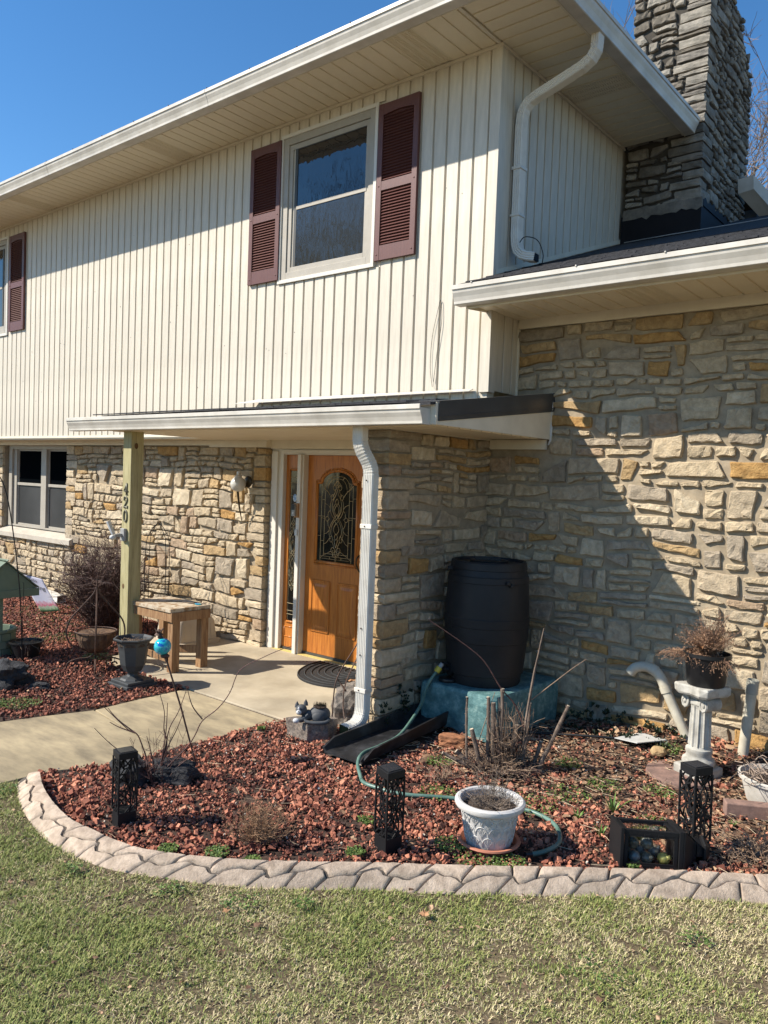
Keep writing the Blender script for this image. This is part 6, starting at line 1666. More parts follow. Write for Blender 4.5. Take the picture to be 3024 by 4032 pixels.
for (bx, by, bz, m_) in ((-.09, -.045, -.05, BULBC), (-.025, -.04, -.055, BULBG), (.06, -.045, -.05, BULBY), (-.10, -.04, .018, BULBG), (-.03, -.045, .02, BULBG), (-.06, .03, .035, BULBY), (.03, .02, .045, BULBG), (.04, .045, -.05, BULBC), (-.11, .045, -.05, BULBG), (-.04, .045, -.045, BULBC)):
    c = Ml @ Vector((bx, by, bz)); k += 1
    look = {BULBC.name: 'silvery', BULBG.name: 'grey', BULBY.name: 'yellowish'}[m_.name]
    q = MB(); q.ball(c, .030, 16, 10, (1.1, 1, 1)); q.tube([c, c + Vector((r.uniform(-.5, .5), r.uniform(-.2, .5), r.uniform(-.2, .6))).normalized() * .045], .011, 8)
    o = q.build('light_bulb', m_, None, smooth=True, local=True); tag(o, look + ' light bulb ' + BL[k - 1] + ' inside the toppled black lantern', 'bulb', 'old bulbs in the toppled lantern')
# right-edge pots, block and basket
T = thing('low_pot', (-1.14, 5.30, GZ), 'wide weathered cream pot with dead branches on the red block, right edge', 'pot')
zq = gz(-1.14, 5.3) + .03
pot(T, (-1.10, 5.22, zq), [(0, 0), (.17, 0), (.175, .02), (.205, .13), (.222, .135), (.225, .155), (.21, .16), (.195, .13), (0, .125)], POTC, 32)
q = MB(); q.lathe([(0, .115), (.196, .115), (.19, .135), (0, .14)], 20, (-1.10, 5.22, zq)); q.build('soil', POTSOIL, T)
q = MB(); r = random.Random(41); dead_twigs(q, (-1.14, 5.20, zq + .13), 26, .22, .30, r, .0042, .7, 5, 4); q.build('dead_branches', mat('pale_branch', (.40, .31, .24), (.22, .16, .12), scale=30, rough=.9), T)
q = MB(); q.box(-1.36, -.85, 4.95, 5.04, GZ, GZ + .085); q.M = None
q.v = [((x + 1.1) * .8 - (y - 5) * .45 - 1.1, (x + 1.1) * .45 + (y - 5) * .8 + 5.0, z) for x, y, z in q.v]; o = q.build('red_block', REDSTONE, None, bev=.006, local=True); tag(o, 'long dull red concrete block in front of the wide cream pot', 'block')
T = thing('white_basket', (-.86, 4.72, GZ), 'white slatted plastic hanging basket with curved handle at the right edge', 'basket')
pot(T, (-.83, 4.70, GZ + .02), [(0, 0), (.09, 0), (.10, .01), (.15, .16), (.165, .165), (.165, .185), (.15, .185), (.14, .15), (0, .14)], POTW, 30)
for k in range(18):
    a = 2 * PI * k / 18; q = MB(); q.tube([(-.83 + x * math.cos(a), 4.70 + x * math.sin(a), GZ + .02 + z) for x, z in ((.104, .01), (.152, .155))], .005, 5); q.build('slat', POTW, T)
q = MB(); q.tube(crom([(-.98, 4.64, GZ + .2), (-.99, 4.64, GZ + .32), (-.90, 4.68, GZ + .42), (-.76, 4.73, GZ + .42), (-.68, 4.76, GZ + .3), (-.68, 4.76, GZ + .2)], 5), .006, 6); q.build('handle', PLW, T)
q = MB(); dead_twigs(q, (-.85, 4.68, GZ + .15), 30, .12, .17, random.Random(43), .002, .9, 4, 3); q.build('dead_stems', TWIG, T)

# ================================================================ SHRUBS
def stem_obj(T, P, r0, r1, m, thorn=0, name='stem', rr=None, n=5, cutend=False):
    P2 = crom(P, 4); q = MB(); N_ = len(P2)
    q.tube(P2, [r0 + (r1 - r0) * i / (N_ - 1) for i in range(N_)], n)
    rr = rr or rnd
    if thorn:
        for i in range(1, N_ - 1):
            for k in range(thorn):
                if rr.random() < .7:
                    d = Vector((rr.uniform(-1, 1), rr.uniform(-1, 1), rr.uniform(-.2, .9))).normalized(); q.tube([P2[i], P2[i] + d * rr.uniform(.008, .02)], [.0016, .0006], 3, False)
    return q.build(name, m, T), P2
T = thing('thorny_shrub', (-4.05, 2.83, GZ), 'bare thorny shrub with thin red-brown stems beside the path', 'shrub')
r = random.Random(55)
stems = [[(-4.36, 2.59, .22), (-4.28, 2.65, .13), (-4.19, 2.72, .05), (-4.13, 2.77, -.02), (-4.07, 2.81, -.10)],
         [(-4.32, 2.62, .36), (-4.29, 2.65, .32), (-4.2, 2.72, .22), (-4.16, 2.75, .20), (-4.13, 2.77, .14), (-4.06, 2.82, -.09)],
         [(-4.29, 2.65, .26), (-4.24, 2.69, .23), (-4.16, 2.75, .2)],
         [(-4.06, 2.84, .46), (-4.03, 2.86, .34), (-4.03, 2.86, .23), (-4.01, 2.87, .13), (-4.05, 2.83, -.10)],
         [(-3.93, 2.95, .49), (-3.97, 2.92, .34), (-4.0, 2.88, .24), (-4.02, 2.86, .09), (-4.05, 2.83, -.10)],
         [(-3.94, 2.94, .35), (-3.97, 2.91, .23), (-4.0, 2.87, .12), (-4.05, 2.83, -.10)],
         [(-3.45, 3.36, .77), (-3.51, 3.31, .74), (-3.59, 3.25, .69), (-3.69, 3.16, .61), (-3.73, 3.12, .47), (-3.78, 3.07, .37), (-3.85, 3.01, .29), (-3.88, 2.98, .2), (-3.92, 2.95, .12), (-4.0, 2.87, .0), (-4.05, 2.83, -.10)],
         [(-3.93, 2.95, .49), (-3.9, 2.97, .38), (-3.85, 3.01, .3)], [(-4.3, 2.64, .35), (-4.25, 2.68, .28), (-4.17, 2.75, .2)],
         [(-3.83, 3.0, .16), (-3.90, 2.95, .06), (-4.0, 2.88, -.04), (-4.05, 2.83, -.10)], [(-4.12, 2.80, .18), (-4.09, 2.82, .06), (-4.06, 2.84, -.09)], [(-4.0, 2.86, .40), (-4.01, 2.86, .2), (-4.04, 2.84, -.06)]]
for P in stems: stem_obj(T, P, .0018 if len(P) < 8 else .002, .0048, TWIGRED, 1, rr=r)
q = MB(); dead_twigs(q, (-4.05, 2.84, GZ), 26, .30, .15, r, .0022, .0, 4, 3); q.build('fine_twigs', TWIGRED, T)

def twiggy(name, c, n, h, sp, m, label, seed, rad=.0018, br=5, droop=.15, k=5, base=.25, cat='shrub'):
    T = thing(name, (c[0], c[1], c[2]), label, cat); r = random.Random(seed)
    q = MB()
    for i in range(n):
        a = r.uniform(0, 2 * PI); e = r.uniform(0, 1) ** .6; s = e * sp; hh = h * (1 - .45 * e * e) * r.uniform(.75, 1.05)
        b = Vector(c) + Vector((math.cos(a), math.sin(a), 0)) * base * sp * r.uniform(0, 1); P = [b]
        for j in range(1, k + 1):
            t = j / k; P.append(b + Vector((math.cos(a) * s * t + r.uniform(-.1, .1) * sp, math.sin(a) * s * t + r.uniform(-.1, .1) * sp, hh * (t - droop * t * t * e) + r.uniform(-.02, .02) * h)))
        q.tube(P, [rad * (1.5 - .9 * j / k) for j in range(k + 1)], 3, False)
        for x in range(br):
            j = r.randrange(1, k + 1); p = P[j]; 
            d = Vector((r.uniform(-1, 1), r.uniform(-1, 1), r.uniform(-.3, 1))).normalized() * h * r.uniform(.10, .22)
            mid = p + d * .5 + Vector((r.uniform(-1, 1), r.uniform(-1, 1), r.uniform(-1, 1))) * .01
            q.tube([p, mid, p + d], [rad * .8, rad * .7, rad * .4], 3, False)
            d2 = Vector((r.uniform(-1, 1), r.uniform(-1, 1), r.uniform(-.3, 1))).normalized() * h * .09; q.tube([mid, mid + d2], [rad * .6, rad * .35], 3, False)
    o = q.build('twigs', m, T, fix=False)
    q = MB()
    for i in range(9):
        a = r.uniform(0, 2 * PI); q.tube([Vector(c), Vector(c) + Vector((math.cos(a) * sp * .35, math.sin(a) * sp * .35, h * .5))], [rad * 3.5, rad * 1.8], 5)
    q.build('main_stems', m, T)
    return T
twiggy('barberry_bush', (-8.45, 5.10, GZ), 430, 1.12, .50, TWIGPURP, 'tall dense leafless purple-brown bush behind the porch post', 3, .0030, 8, .1)
twiggy('dry_shrub', (-3.02, 2.74, GZ), 120, .22, .17, mat('tan_twig', (.32, .19, .105), (.17, .095, .055), scale=30, rough=.9), 'small round dried tan shrub in the middle of the red gravel', 4, .0013, 6)
twiggy('dry_shrub', (-1.02, 4.42, GZ), 60, .16, .26, TWIG, 'sprawling dried stems in front of the white basket at the right', 6, .0018, 5, .5)
twiggy('dry_shrub', (-2.80, 4.10, GZ), 30, .14, .16, TWIG, 'thin dead stalks between the middle solar lantern and the cut-back shrub', 8, .0013, 4, .3)

# cut-back shrub with thick stubs
T = thing('cut_back_shrub', (-2.62, 4.55, GZ), 'cut-back shrub of thick bark stubs with pale sawn tops near the barrel', 'shrub')
r = random.Random(61)
def stub(a, b, r0, r1, flaky=True):
    a, b = Vector(a), Vector(b); q = MB(); n = 9; P = []
    for i in range(7):
        t = i / 6; P.append(a.lerp(b, t) + Vector((r.uniform(-.004, .004), r.uniform(-.004, .004), 0)))
    q.tube(P, [r0 + (r1 - r0) * i / 6 + r.uniform(-.0018, .0018) for i in range(7)], n)
    if flaky:
        for i in range(int((b - a).length * 90)):
            p = a.lerp(b, r.random()); d = Vector((r.uniform(-1, 1), r.uniform(-1, 1), r.uniform(-.2, .6))).normalized(); q.tube([p + d * r1 * .8, p + d * (r1 + r.uniform(.004, .014))], [.0028, .0008], 3, False)
    o = q.build('stub', BARK, T)
    q = MB(); d = (b - a).normalized(); q.tube([b + d * .0002, b + d * .0022], r1 * .96, n); q.build('sawn_end', CUTW, o)
for a, b, r0, r1 in (((-2.81, 4.39, GZ), (-2.833, 4.396, .382), .010, .008), ((-2.70, 4.49, GZ), (-2.724, 4.485, .387), .013, .011), ((-2.67, 4.505, GZ), (-2.696, 4.506, .352), .019, .016), ((-2.635, 4.535, GZ), (-2.651, 4.548, .446), .014, .012),
                     ((-2.66, 4.55, GZ), (-2.66, 4.54, .30), .013, .010), ((-2.45, 4.70, GZ), (-2.307, 4.826, .349), .016, .012), ((-2.48, 4.69, GZ), (-2.44, 4.72, .10), .015, .013), ((-2.73, 4.45, GZ), (-2.79, 4.40, .175), .017, .014),
                     ((-2.75, 4.42, GZ), (-2.87, 4.35, .02), .018, .016), ((-2.72, 4.42, GZ), (-2.93, 4.28, .01), .014, .012), ((-2.58, 4.58, GZ), (-2.56, 4.60, .21), .014, .012), ((-2.52, 4.62, GZ), (-2.50, 4.66, .36), .015, .009)):
    stub(a, b, r0, r1)
stem_obj(T, [(-2.53, 4.62, GZ), (-2.515, 4.64, .25), (-2.495, 4.68, .55), (-2.485, 4.70, .66), (-2.46, 4.725, .86)], .013, .004, BARK, 1, 'tall_stem', r)
stem_obj(T, [(-2.525, 4.63, .20), (-2.58, 4.60, .34), (-2.66, 4.54, .45), (-2.75, 4.47, .62), (-2.86, 4.39, .73), (-3.06, 4.235, .89)], .0065, .003, TWIGRED, 1, 'arching_stem', r)
stem_obj(T, [(-2.50, 4.67, .38), (-2.40, 4.76, .49), (-2.30, 4.85, .60), (-2.23, 4.90, .665)], .0045, .0022, TWIG, 0, 'side_shoot', r)
stem_obj(T, [(-2.80, 4.39, -.17), (-2.75, 4.45, .12), (-2.69, 4.515, .423)], .0045, .002, TWIG, 0, 'side_shoot', r)
stem_obj(T, [(-2.55, 4.62, .02), (-2.52, 4.64, .10), (-2.45, 4.70, .04), (-2.40, 4.74, -.02)], .003, .002, TWIG, 0, 'side_shoot', r)
q = MB(); dead_twigs(q, (-2.64, 4.50, GZ), 150, .17, .26, r, .0026, .35, 4, 4); dead_twigs(q, (-2.60, 4.56, GZ), 60, .42, .14, r, .0026, .0, 4, 4); q.build('fine_twigs', TWIG, T)
q = MB(); dead_twigs(q, (-2.62, 4.54, GZ), 150, .13, .24, r, .0045, .4, 4, 4); dead_twigs(q, (-2.62, 4.55, GZ), 26, .27, .10, r, .0055, .0, 4, 3); q.build('dark_twigs', mat('dark_stub_bark', (.10, .06, .045), (.035, .022, .018), scale=30, rough=.9), T)

# wire obelisk behind the bush
T = thing('wire_trellis', (-7.75, 5.35, GZ), 'thin dark wire garden trellis standing right of the leafless bush', 'trellis')
for (dx, dy) in ((-.16, 0), (.16, 0), (0, -.16), (0, .16)):
    q = MB(); q.tube(crom([(-7.75 + dx, 5.35 + dy, GZ), (-7.75 + dx, 5.35 + dy, .9), (-7.75 + dx * .6, 5.35 + dy * .6, 1.12), (-7.75, 5.35, 1.22)], 5), .004, 5); q.build('upright', METALBLK, T)
for z in (.2, .55, .88):
    q = MB(); q.tube([(-7.75 + .16 * math.cos(2 * PI * k / 20), 5.35 + .16 * math.sin(2 * PI * k / 20), z) for k in range(21)], .003, 4); q.build('hoop', METALBLK, T)
# driftwood stump behind the table
o = lump('driftwood', BARK, None, (-6.95, 5.02, .12), (.05, .045, .24), 3, .2, .3, 8, True, sq=.3, local=True); tag(o, 'upright weathered driftwood piece under the side table', 'driftwood')

# green plants
def blades(T, c, n, L, w, r, m, name='leaf'):
    for i in range(n):
        a = 2 * PI * i / n + r.uniform(-.3, .3); ln = L * r.uniform(.7, 1.1); le = r.uniform(.25, .8); V = []; F = []
        d = Vector((math.cos(a), math.sin(a), 0)); s = Vector((-d.y, d.x, 0)); k = 5
        for j in range(k + 1):
            t = j / k; p = Vector(c) + d * ln * le * t + Vector((0, 0, ln * (t - le * .5 * t * t))); ww = w * (1 - t ** 2) * .5 + .0006
            V += [p - s * ww, p + Vector((0, 0, -ww * .4)), p + s * ww]
        for j in range(k): F += [(3 * j, 3 * j + 1, 3 * j + 4, 3 * j + 3), (3 * j + 1, 3 * j + 2, 3 * j + 5, 3 * j + 4)]
        q = MB(); q.add(V, F); q.build(name, m, T, smooth=True, fix=False)
LILY = mat('lily_leaf', (.16, .26, .05), (.08, .15, .03), scale=15, rough=.5)
r = random.Random(71)
for (x, y, L, lab) in ((-1.80, 4.42, .15, 'bright green daylily sprout among the dry leaves, the tallest of the sprouts'), (-1.72, 4.08, .10, 'low green daylily sprout right behind the toppled lantern'), (-1.92, 4.20, .08, 'small green sprout between the hose loop and the taller daylily'), (-1.22, 4.75, .06, 'tiny green sprout in the leaf litter right of the last solar lantern')):
    T = thing('daylily', (x, y, gz(x, y)), lab, 'plant'); blades(T, (x, y, gz(x, y) - .01), 13 if L > .12 else 9, L, .013, r, LILY)
# ivy at the foot of the pier
T = thing('ivy', (-3.66, 4.85, GZ), 'dark ivy sprigs climbing the foot of the stone pier', 'ivy'); r = random.Random(72)
for s in range(6):
    y = 4.62 + s * .12; P = [(-3.67, y + .02 * k * (1 if s % 2 else -1), GZ + .05 * k) for k in range(5 + s % 3)]; q = MB(); q.tube(P, .002, 4, False); q.build('vine', TWIGPURP, T)
    q = MB()
    for p in P:
        for k in range(3): leaf_mesh(q, (p[0] + r.uniform(-.0, .03), p[1] + r.uniform(-.04, .04), p[2] + r.uniform(-.02, .03)), .022, r, 1.4, True)
    q.build('leaves', mat('ivy_leaf', (.03, .045, .018), (.015, .022, .01), scale=20, rough=.5), T, fix=False)
T = thing('ivy', (-3.3, 5.9, GZ), 'dark ivy and leaves in the shade at the foot of the right wall', 'ivy')
q = MB(); r = random.Random(73)
for k in range(90):
    t = r.random() ** .8; x = -2.85 + t * 1.1; y = 5.93 - r.random() ** 1.5 * .35; leaf_mesh(q, (x, y, gz(x, y) + r.uniform(0, .17) * (1 - t) * (1 if y > 5.7 else .4)), r.uniform(.02, .035), r, 1.5, True)
q.build('leaves', MATS['ivy_leaf'], T, fix=False)

# string hanging on the siding
q = MB(); q.tube(crom([(-4.02, YF - .014, 2.62), (-4.05, YF - .014, 2.80), (-4.04, YF - .014, 3.05), (-3.98, YF - .014, 3.32), (-3.965, YF - .015, 3.345), (-3.955, YF - .014, 3.30), (-3.95, YF - .014, 3.15), (-3.985, YF - .014, 2.90), (-4.01, YF - .014, 2.66)], 5), .0022, 4)
o = q.build('dark_string', STRINGM, None, local=True); tag(o, 'thin dark string looped against the siding near the house corner', 'string')

# ================================================================ BARE TREES
def tree(x, y, h, seed, label, trunk=.16, m=TREEB, lean=0.0, dens=5):
    T = thing('bare_tree', (x, y, GZ), label, 'tree', 'leafless trees behind the house' if y > 0 else 'leafless trees across the lawn'); r = random.Random(seed)
    tr = MB(); br = MB()
    def grow(p, d, L, rad, lev):
        n = 5; P = [Vector(p)]; dd = Vector(d)
        for i in range(n):
            dd = (dd + Vector((r.uniform(-1, 1), r.uniform(-1, 1), r.uniform(-.4, .7))) * (.16 if lev else .06)).normalized(); P.append(P[-1] + dd * L / n)
        (tr if lev == 0 else br).tube(P, [rad * (1 - .6 * i / n) for i in range(n + 1)], 7 if lev == 0 else (5 if lev < 2 else 3), False)
        if lev < 4:
            for k in range(dens + (2 if lev == 0 else 0) - (1 if lev == 3 else 0)):
                t = r.uniform(.3 if lev else .35, 1.0); i = min(n - 1, int(t * n)); q = P[i].lerp(P[i + 1], t * n - i)
                a = r.uniform(0, 2 * PI); o = dd.orthogonal().normalized(); o2 = dd.cross(o); side = o * math.cos(a) + o2 * math.sin(a)
                nd = (dd * r.uniform(.5, 1.0) + side * r.uniform(.5, 1.0) + Vector((0, 0, .15))).normalized()
                grow(q, nd, L * r.uniform(.42, .62), max(rad * (1 - .5 * t) * r.uniform(.5, .72), .011 if y > 0 else .006), lev + 1)
    grow((x, y, GZ), (lean, 0, 1), h * .62, trunk, 0)
    tr.build('trunk', m, T, smooth=True, fix=False); br.build('branches', m, T, fix=False)
tree(-6.2, 22.5, 15, 1, 'pale leafless tree behind the chimney, nearest the roof edge', .17)
tree(-7.6, 29, 19, 2, 'tall leafless tree behind the right side of the chimney', .2)
tree(-5.2, 20, 12.5, 3, 'slender leafless tree low at the right edge of the picture', .14, dens=6)
tree(-9.2, 33, 17, 4, 'leafless tree farther behind the chimney stack', .17)
tree(-12.6, 29, 21, 5, 'leafless tree showing over the roof left of the chimney', .18)
tree(-6.8, 34, 16, 9, 'leafless tree far behind, between the other bare trees', .15)
tree(-24.5, -15.5, 15.5, 6, 'broad leafless tree across the lawn, mirrored in the bedroom window', .34, dens=7)
tree(-18, -22, 12, 7, 'leafless tree across the lawn, right of the broad one', .26)
tree(-31, -13, 13, 8, 'leafless tree across the lawn, left of the broad one', .26)

# ================================================================ GRAVEL, LITTER AND GRASS (uncountable stuff)
rg_ = np.random.default_rng(5)
def rot_rand(n):
    q = rg_.normal(size=(n, 4)); q /= np.linalg.norm(q, axis=1)[:, None]; w, x, y, z = q.T
    return np.stack([np.stack([1 - 2 * (y * y + z * z), 2 * (x * y - z * w), 2 * (x * z + y * w)], 1), np.stack([2 * (x * y + z * w), 1 - 2 * (x * x + z * z), 2 * (y * z - x * w)], 1), np.stack([2 * (x * z - y * w), 2 * (y * z + x * w), 1 - 2 * (x * x + y * y)], 1)], 1)
t_ = (1 + 5 ** .5) / 2
ICO = np.array([(-1, t_, 0), (1, t_, 0), (-1, -t_, 0), (1, -t_, 0), (0, -1, t_), (0, 1, t_), (0, -1, -t_), (0, 1, -t_), (t_, 0, -1), (t_, 0, 1), (-t_, 0, -1), (-t_, 0, 1)]) / math.sqrt(1 + t_ * t_)
ICF = np.array([(0, 11, 5), (0, 5, 1), (0, 1, 7), (0, 7, 10), (0, 10, 11), (1, 5, 9), (5, 11, 4), (11, 10, 2), (10, 7, 6), (7, 1, 8), (3, 9, 4), (3, 4, 2), (3, 2, 6), (3, 6, 8), (3, 8, 9), (4, 9, 5), (2, 4, 11), (6, 2, 10), (8, 6, 7), (9, 8, 1)])
CUB = np.array([(-1, -1, -1), (1, -1, -1), (1, 1, -1), (-1, 1, -1), (-1, -1, 1), (1, -1, 1), (1, 1, 1), (-1, 1, 1)]) * .62
CUF = np.array([(0, 3, 2), (0, 2, 1), (4, 5, 6), (4, 6, 7), (0, 1, 5), (0, 5, 4), (1, 2, 6), (1, 6, 5), (2, 3, 7), (2, 7, 6), (3, 0, 4), (3, 4, 7)])
def rocks(name, pts, size, m, flat=(.60, .40), jit=.28, tint=None, proto='cube', **tg):
    n = len(pts); B, Fc = (CUB, CUF) if proto == 'cube' else (ICO, ICF)
    V = np.repeat(B[None], n, 0) + rg_.uniform(-jit, jit, (n, len(B), 3))
    V *= np.stack([size, size * rg_.uniform(flat[0], 1, n), size * rg_.uniform(flat[1], .9, n)], 1)[:, None, :]
    V = np.einsum('nij,nkj->nki', rot_rand(n), V) + pts[:, None, :]
    F = Fc[None] + (np.arange(n) * len(B))[:, None, None]
    t = np.repeat(tint if tint is not None else rg_.uniform(0, 1, n), len(B))
    return np_mesh(name, V.reshape(-1, 3), F.reshape(-1, 3), m, None, t, **tg)
def inside(P, poly):
    x, y = P[:, 0], P[:, 1]; c = np.zeros(len(P), bool); n = len(poly); j = n - 1
    for i in range(n):
        xi, yi = poly[i]; xj, yj = poly[j]
        k = ((yi > y) != (yj > y)) & (x < (xj - xi) * (y - yi) / ((yj - yi) or 1e-9) + xi); c ^= k; j = i
    return c
def vn(x, y, s, seed):      # cheap smooth value noise, vectorised
    u = x * s + seed * 13.7; v = y * s + seed * 7.1; i = np.floor(u); j = np.floor(v); fu = u - i; fv = v - j; fu = fu * fu * (3 - 2 * fu); fv = fv * fv * (3 - 2 * fv)
    h = lambda a, b: (np.sin(a * 127.1 + b * 311.7 + seed) * 43758.5453) % 1.0
    return (h(i, j) * (1 - fu) + h(i + 1, j) * fu) * (1 - fv) + (h(i, j + 1) * (1 - fu) + h(i + 1, j + 1) * fu) * fv
def gzv(x, y):
    s = lambda t: (lambda c: c * c * (3 - 2 * c))(np.clip(t, 0, 1)); return GZ + .11 * s((x + 3.1) / 1.5) * s((y - 5.2) / .75)
def scatter(n, box, poly):
    P = np.stack([rg_.uniform(box[0], box[1], n), rg_.uniform(box[2], box[3], n)], 1); return P[inside(P, poly)]
P = scatter(72000, (-4.75, .6, 2.1, 6.0), BEDR)
x, y = P[:, 0], P[:, 1]
# litter zone: shaded soil and dead leaves take over behind the pot and beside the wall
lit = np.clip((y - (4.02 + .22 * vn(x, y, 2.2, 1))) / .5, 0, 1) * np.clip((x + 3.35) / .35, 0, 1)
lit = np.maximum(lit, np.clip((x + 1.5) / .3, 0, 1) * np.clip((y - 4.15) / .3, 0, 1) * .8)
thin = np.clip((vn(x, y, 5.5, 31) * .6 + vn(x, y, 15, 32) * .4 - .60) * 4, 0, .85)
keep = rg_.uniform(0, 1, len(P)) > np.maximum(lit * .80 * (vn(x, y, 3.5, 4) > .22), thin)
keep &= ~((P[:, 0] > -3.70) & (P[:, 0] < -3.31) & (P[:, 1] > 3.90) & (P[:, 1] < 5.0))
P = P[keep]; x, y = P[:, 0], P[:, 1]
sz = np.clip(rg_.lognormal(math.log(.0080), .52, len(P)), .0032, .028)
z = gzv(x, y) + rg_.uniform(-.004, .012, len(P)) + .012 * (vn(x, y, 4, 9) - .5)
tn = np.clip(rg_.normal(.52, .25, len(P)) + .28 * (vn(x, y, 4, 41) - .5), 0, 1)
rocks('lava_gravel', np.stack([x, y, z], 1), sz, LAVA, tint=tn, kind='stuff', label='red lava rock gravel covering the bed behind the stamped curb', cat='gravel')
P = scatter(40000, (-12.5, -5.6, 1.9, 5.9), BEDL); x, y = P[:, 0], P[:, 1]
k = (rg_.uniform(0, 1, len(P)) < np.clip(1.15 - (-x - 6.5) * .09, .35, 1)); P = P[k]; x, y = P[:, 0], P[:, 1]
sz = rg_.choice([.010, .013, .017, .021], len(P), p=[.3, .35, .25, .1]) * (1 + np.clip((-x - 7) * .12, 0, .7))
rocks('lava_gravel', np.stack([x, y, GZ + rg_.uniform(-.004, .012, len(P))], 1), sz, LAVA, tint=np.clip(rg_.normal(.36, .22, len(P)), 0, 1), kind='stuff', label='darker red lava gravel in the bed left of the path', cat='gravel')
# pale pebbles and chips
P = scatter(900, (-4.7, .3, 2.15, 5.9), BEDR); rocks('pale_chips', np.stack([P[:, 0], P[:, 1], gzv(P[:, 0], P[:, 1]) + .012], 1), rg_.uniform(.004, .010, len(P)), mat('pale_chip', (.62, .57, .50), (.35, .28, .2), scale=20, rough=.9), kind='stuff', label='pale stone chips scattered through the red gravel', cat='chips')
def leaf_field(name, P, zoff, smin, smax, m, tint, maplep=.3, **tg):
    n = len(P); K = 6; a = np.linspace(0, 2 * PI, K, endpoint=False)[None, :] + rg_.uniform(-.25, .25, (n, K)); s = rg_.uniform(smin, smax, n)[:, None]
    el = np.where(rg_.uniform(0, 1, n)[:, None] < maplep, .9, .42); rad = s * rg_.uniform(.6, 1.1, (n, K))
    X = rad * np.cos(a); Y = rad * np.sin(a) * el; Z = rg_.uniform(-.22, .35, (n, K)) * s
    V = np.concatenate([np.stack([X, Y, Z], 2), np.stack([np.zeros((n, 1)), np.zeros((n, 1)), rg_.uniform(-.1, .25, (n, 1)) * s], 2)], 1)
    yaw = rg_.uniform(0, 2 * PI, n); tl = rg_.uniform(-.6, .6, n); c, s_ = np.cos(yaw), np.sin(yaw); ct, st = np.cos(tl), np.sin(tl)
    V2 = V.copy(); V2[..., 1] = V[..., 1] * ct[:, None] - V[..., 2] * st[:, None]; V2[..., 2] = V[..., 1] * st[:, None] + V[..., 2] * ct[:, None]; V = V2.copy()
    V2[..., 0] = V[..., 0] * c[:, None] - V[..., 1] * s_[:, None]; V2[..., 1] = V[..., 0] * s_[:, None] + V[..., 1] * c[:, None]
    V2 += np.stack([P[:, 0], P[:, 1], zoff], 1)[:, None, :]
    F = np.array([(k, (k + 1) % K, K) for k in range(K)])[None] + (np.arange(n) * (K + 1))[:, None, None]
    return np_mesh(name, V2.reshape(-1, 3), F.reshape(-1, 3), m, None, np.repeat(tint, K + 1), **tg)
P = scatter(30000, (-3.5, .5, 3.2, 5.98), BEDR); x, y = P[:, 0], P[:, 1]
lit = np.clip((y - (4.02 + .22 * vn(x, y, 2.2, 1))) / .5, 0, 1) * np.clip((x + 3.35) / .35, 0, 1); lit = np.maximum(lit, np.clip((x + 1.6) / .3, 0, 1) * np.clip((y - 4.05) / .3, 0, 1)); lit = np.maximum(lit, .03)
k = (rg_.uniform(0, 1, len(P)) < lit * .48) & ~((x > -3.70) & (x < -3.31) & (y > 3.90) & (y < 5.0)); P = P[k]; x, y = P[:, 0], P[:, 1]
leaf_field('leaf_litter', P, gzv(x, y) + rg_.uniform(.0, .022, len(P)), .008, .026, LEAFM, np.clip(rg_.normal(.42, .28, len(P)), 0, 1), kind='stuff', label='brown leaf litter between the cut-back shrub and the right wall', cat='leaves')
P = scatter(3500, (-4.6, -1, 2.2, 4.6), BEDR); P = P[:140]; leaf_field('leaf_scraps', P, gzv(P[:, 0], P[:, 1]) + .018, .008, .022, LEAFM, rg_.uniform(.4, 1, len(P)), kind='stuff', label='pale leaf scraps on the red gravel near the curb', cat='leaves')
P = scatter(2600, (-11, -5.7, 2.2, 5.6), BEDL); P = P[:220]; leaf_field('leaf_scraps', P, GZ + .016 + 0 * P[:, 0], .012, .03, LEAFM, rg_.uniform(.2, 1, len(P)), kind='stuff', label='pale leaf scraps in the left gravel bed', cat='leaves')
P = scatter(9000, (-3.4, .2, 3.9, 5.95), BEDR); P = P[(P[:, 0] > -3.2) & (P[:, 1] > 4.1)][:130]
leaf_field('large_leaves', P, gzv(P[:, 0], P[:, 1]) + rg_.uniform(.012, .03, len(P)), .022, .045, LEAFM, np.clip(rg_.normal(.5, .3, len(P)), 0, 1), .8, kind='stuff', label='larger curled dead leaves among the litter by the wall', cat='leaves')
# straw twigs lying about
def sticks(name, P, zf, L0, L1, w, m, tint, **tg):
    n = len(P); a = rg_.uniform(0, 2 * PI, n); L = rg_.uniform(L0, L1, n); bend = rg_.uniform(-.25, .25, n); dz = rg_.uniform(-.12, .12, n); V = []
    d = np.stack([np.cos(a), np.sin(a)], 1); s = np.stack([-d[:, 1], d[:, 0]], 1)
    for t in (-.5, 0, .5):
        c = P + d * (L * t)[:, None] + s * (bend * L * (t * t))[:, None]; z = zf + dz * L * t
        for (sx, sz) in ((-.5, 0), (.5, 0), (0, .8)): V.append(np.concatenate([c + s * (w * sx)[:, None] if np.ndim(w) else c + s * w * sx, (z + w * sz)[:, None]], 1))
    V = np.stack(V, 1); F = []
    for b in (0, 3):
        for k in range(3): F.append((b + k, b + (k + 1) % 3, b + 3 + (k + 1) % 3, b + 3 + k))
    F = np.array(F)[None] + (np.arange(n) * 9)[:, None, None]
    return np_mesh(name, V.reshape(-1, 3), F.reshape(-1, 4), m, None, np.repeat(tint, 9), **tg)
STRAW = mat('straw', (.56, .45, .30), (.20, .12, .07), scale=20, rough=.85, attr='tint', lo=.1, hi=1.1)
P = scatter(9000, (-4.7, .5, 2.2, 5.9), BEDR); k = rg_.uniform(0, 1, len(P)) < np.where(P[:, 1] > 4.0, .5, .05) ; P = P[k]
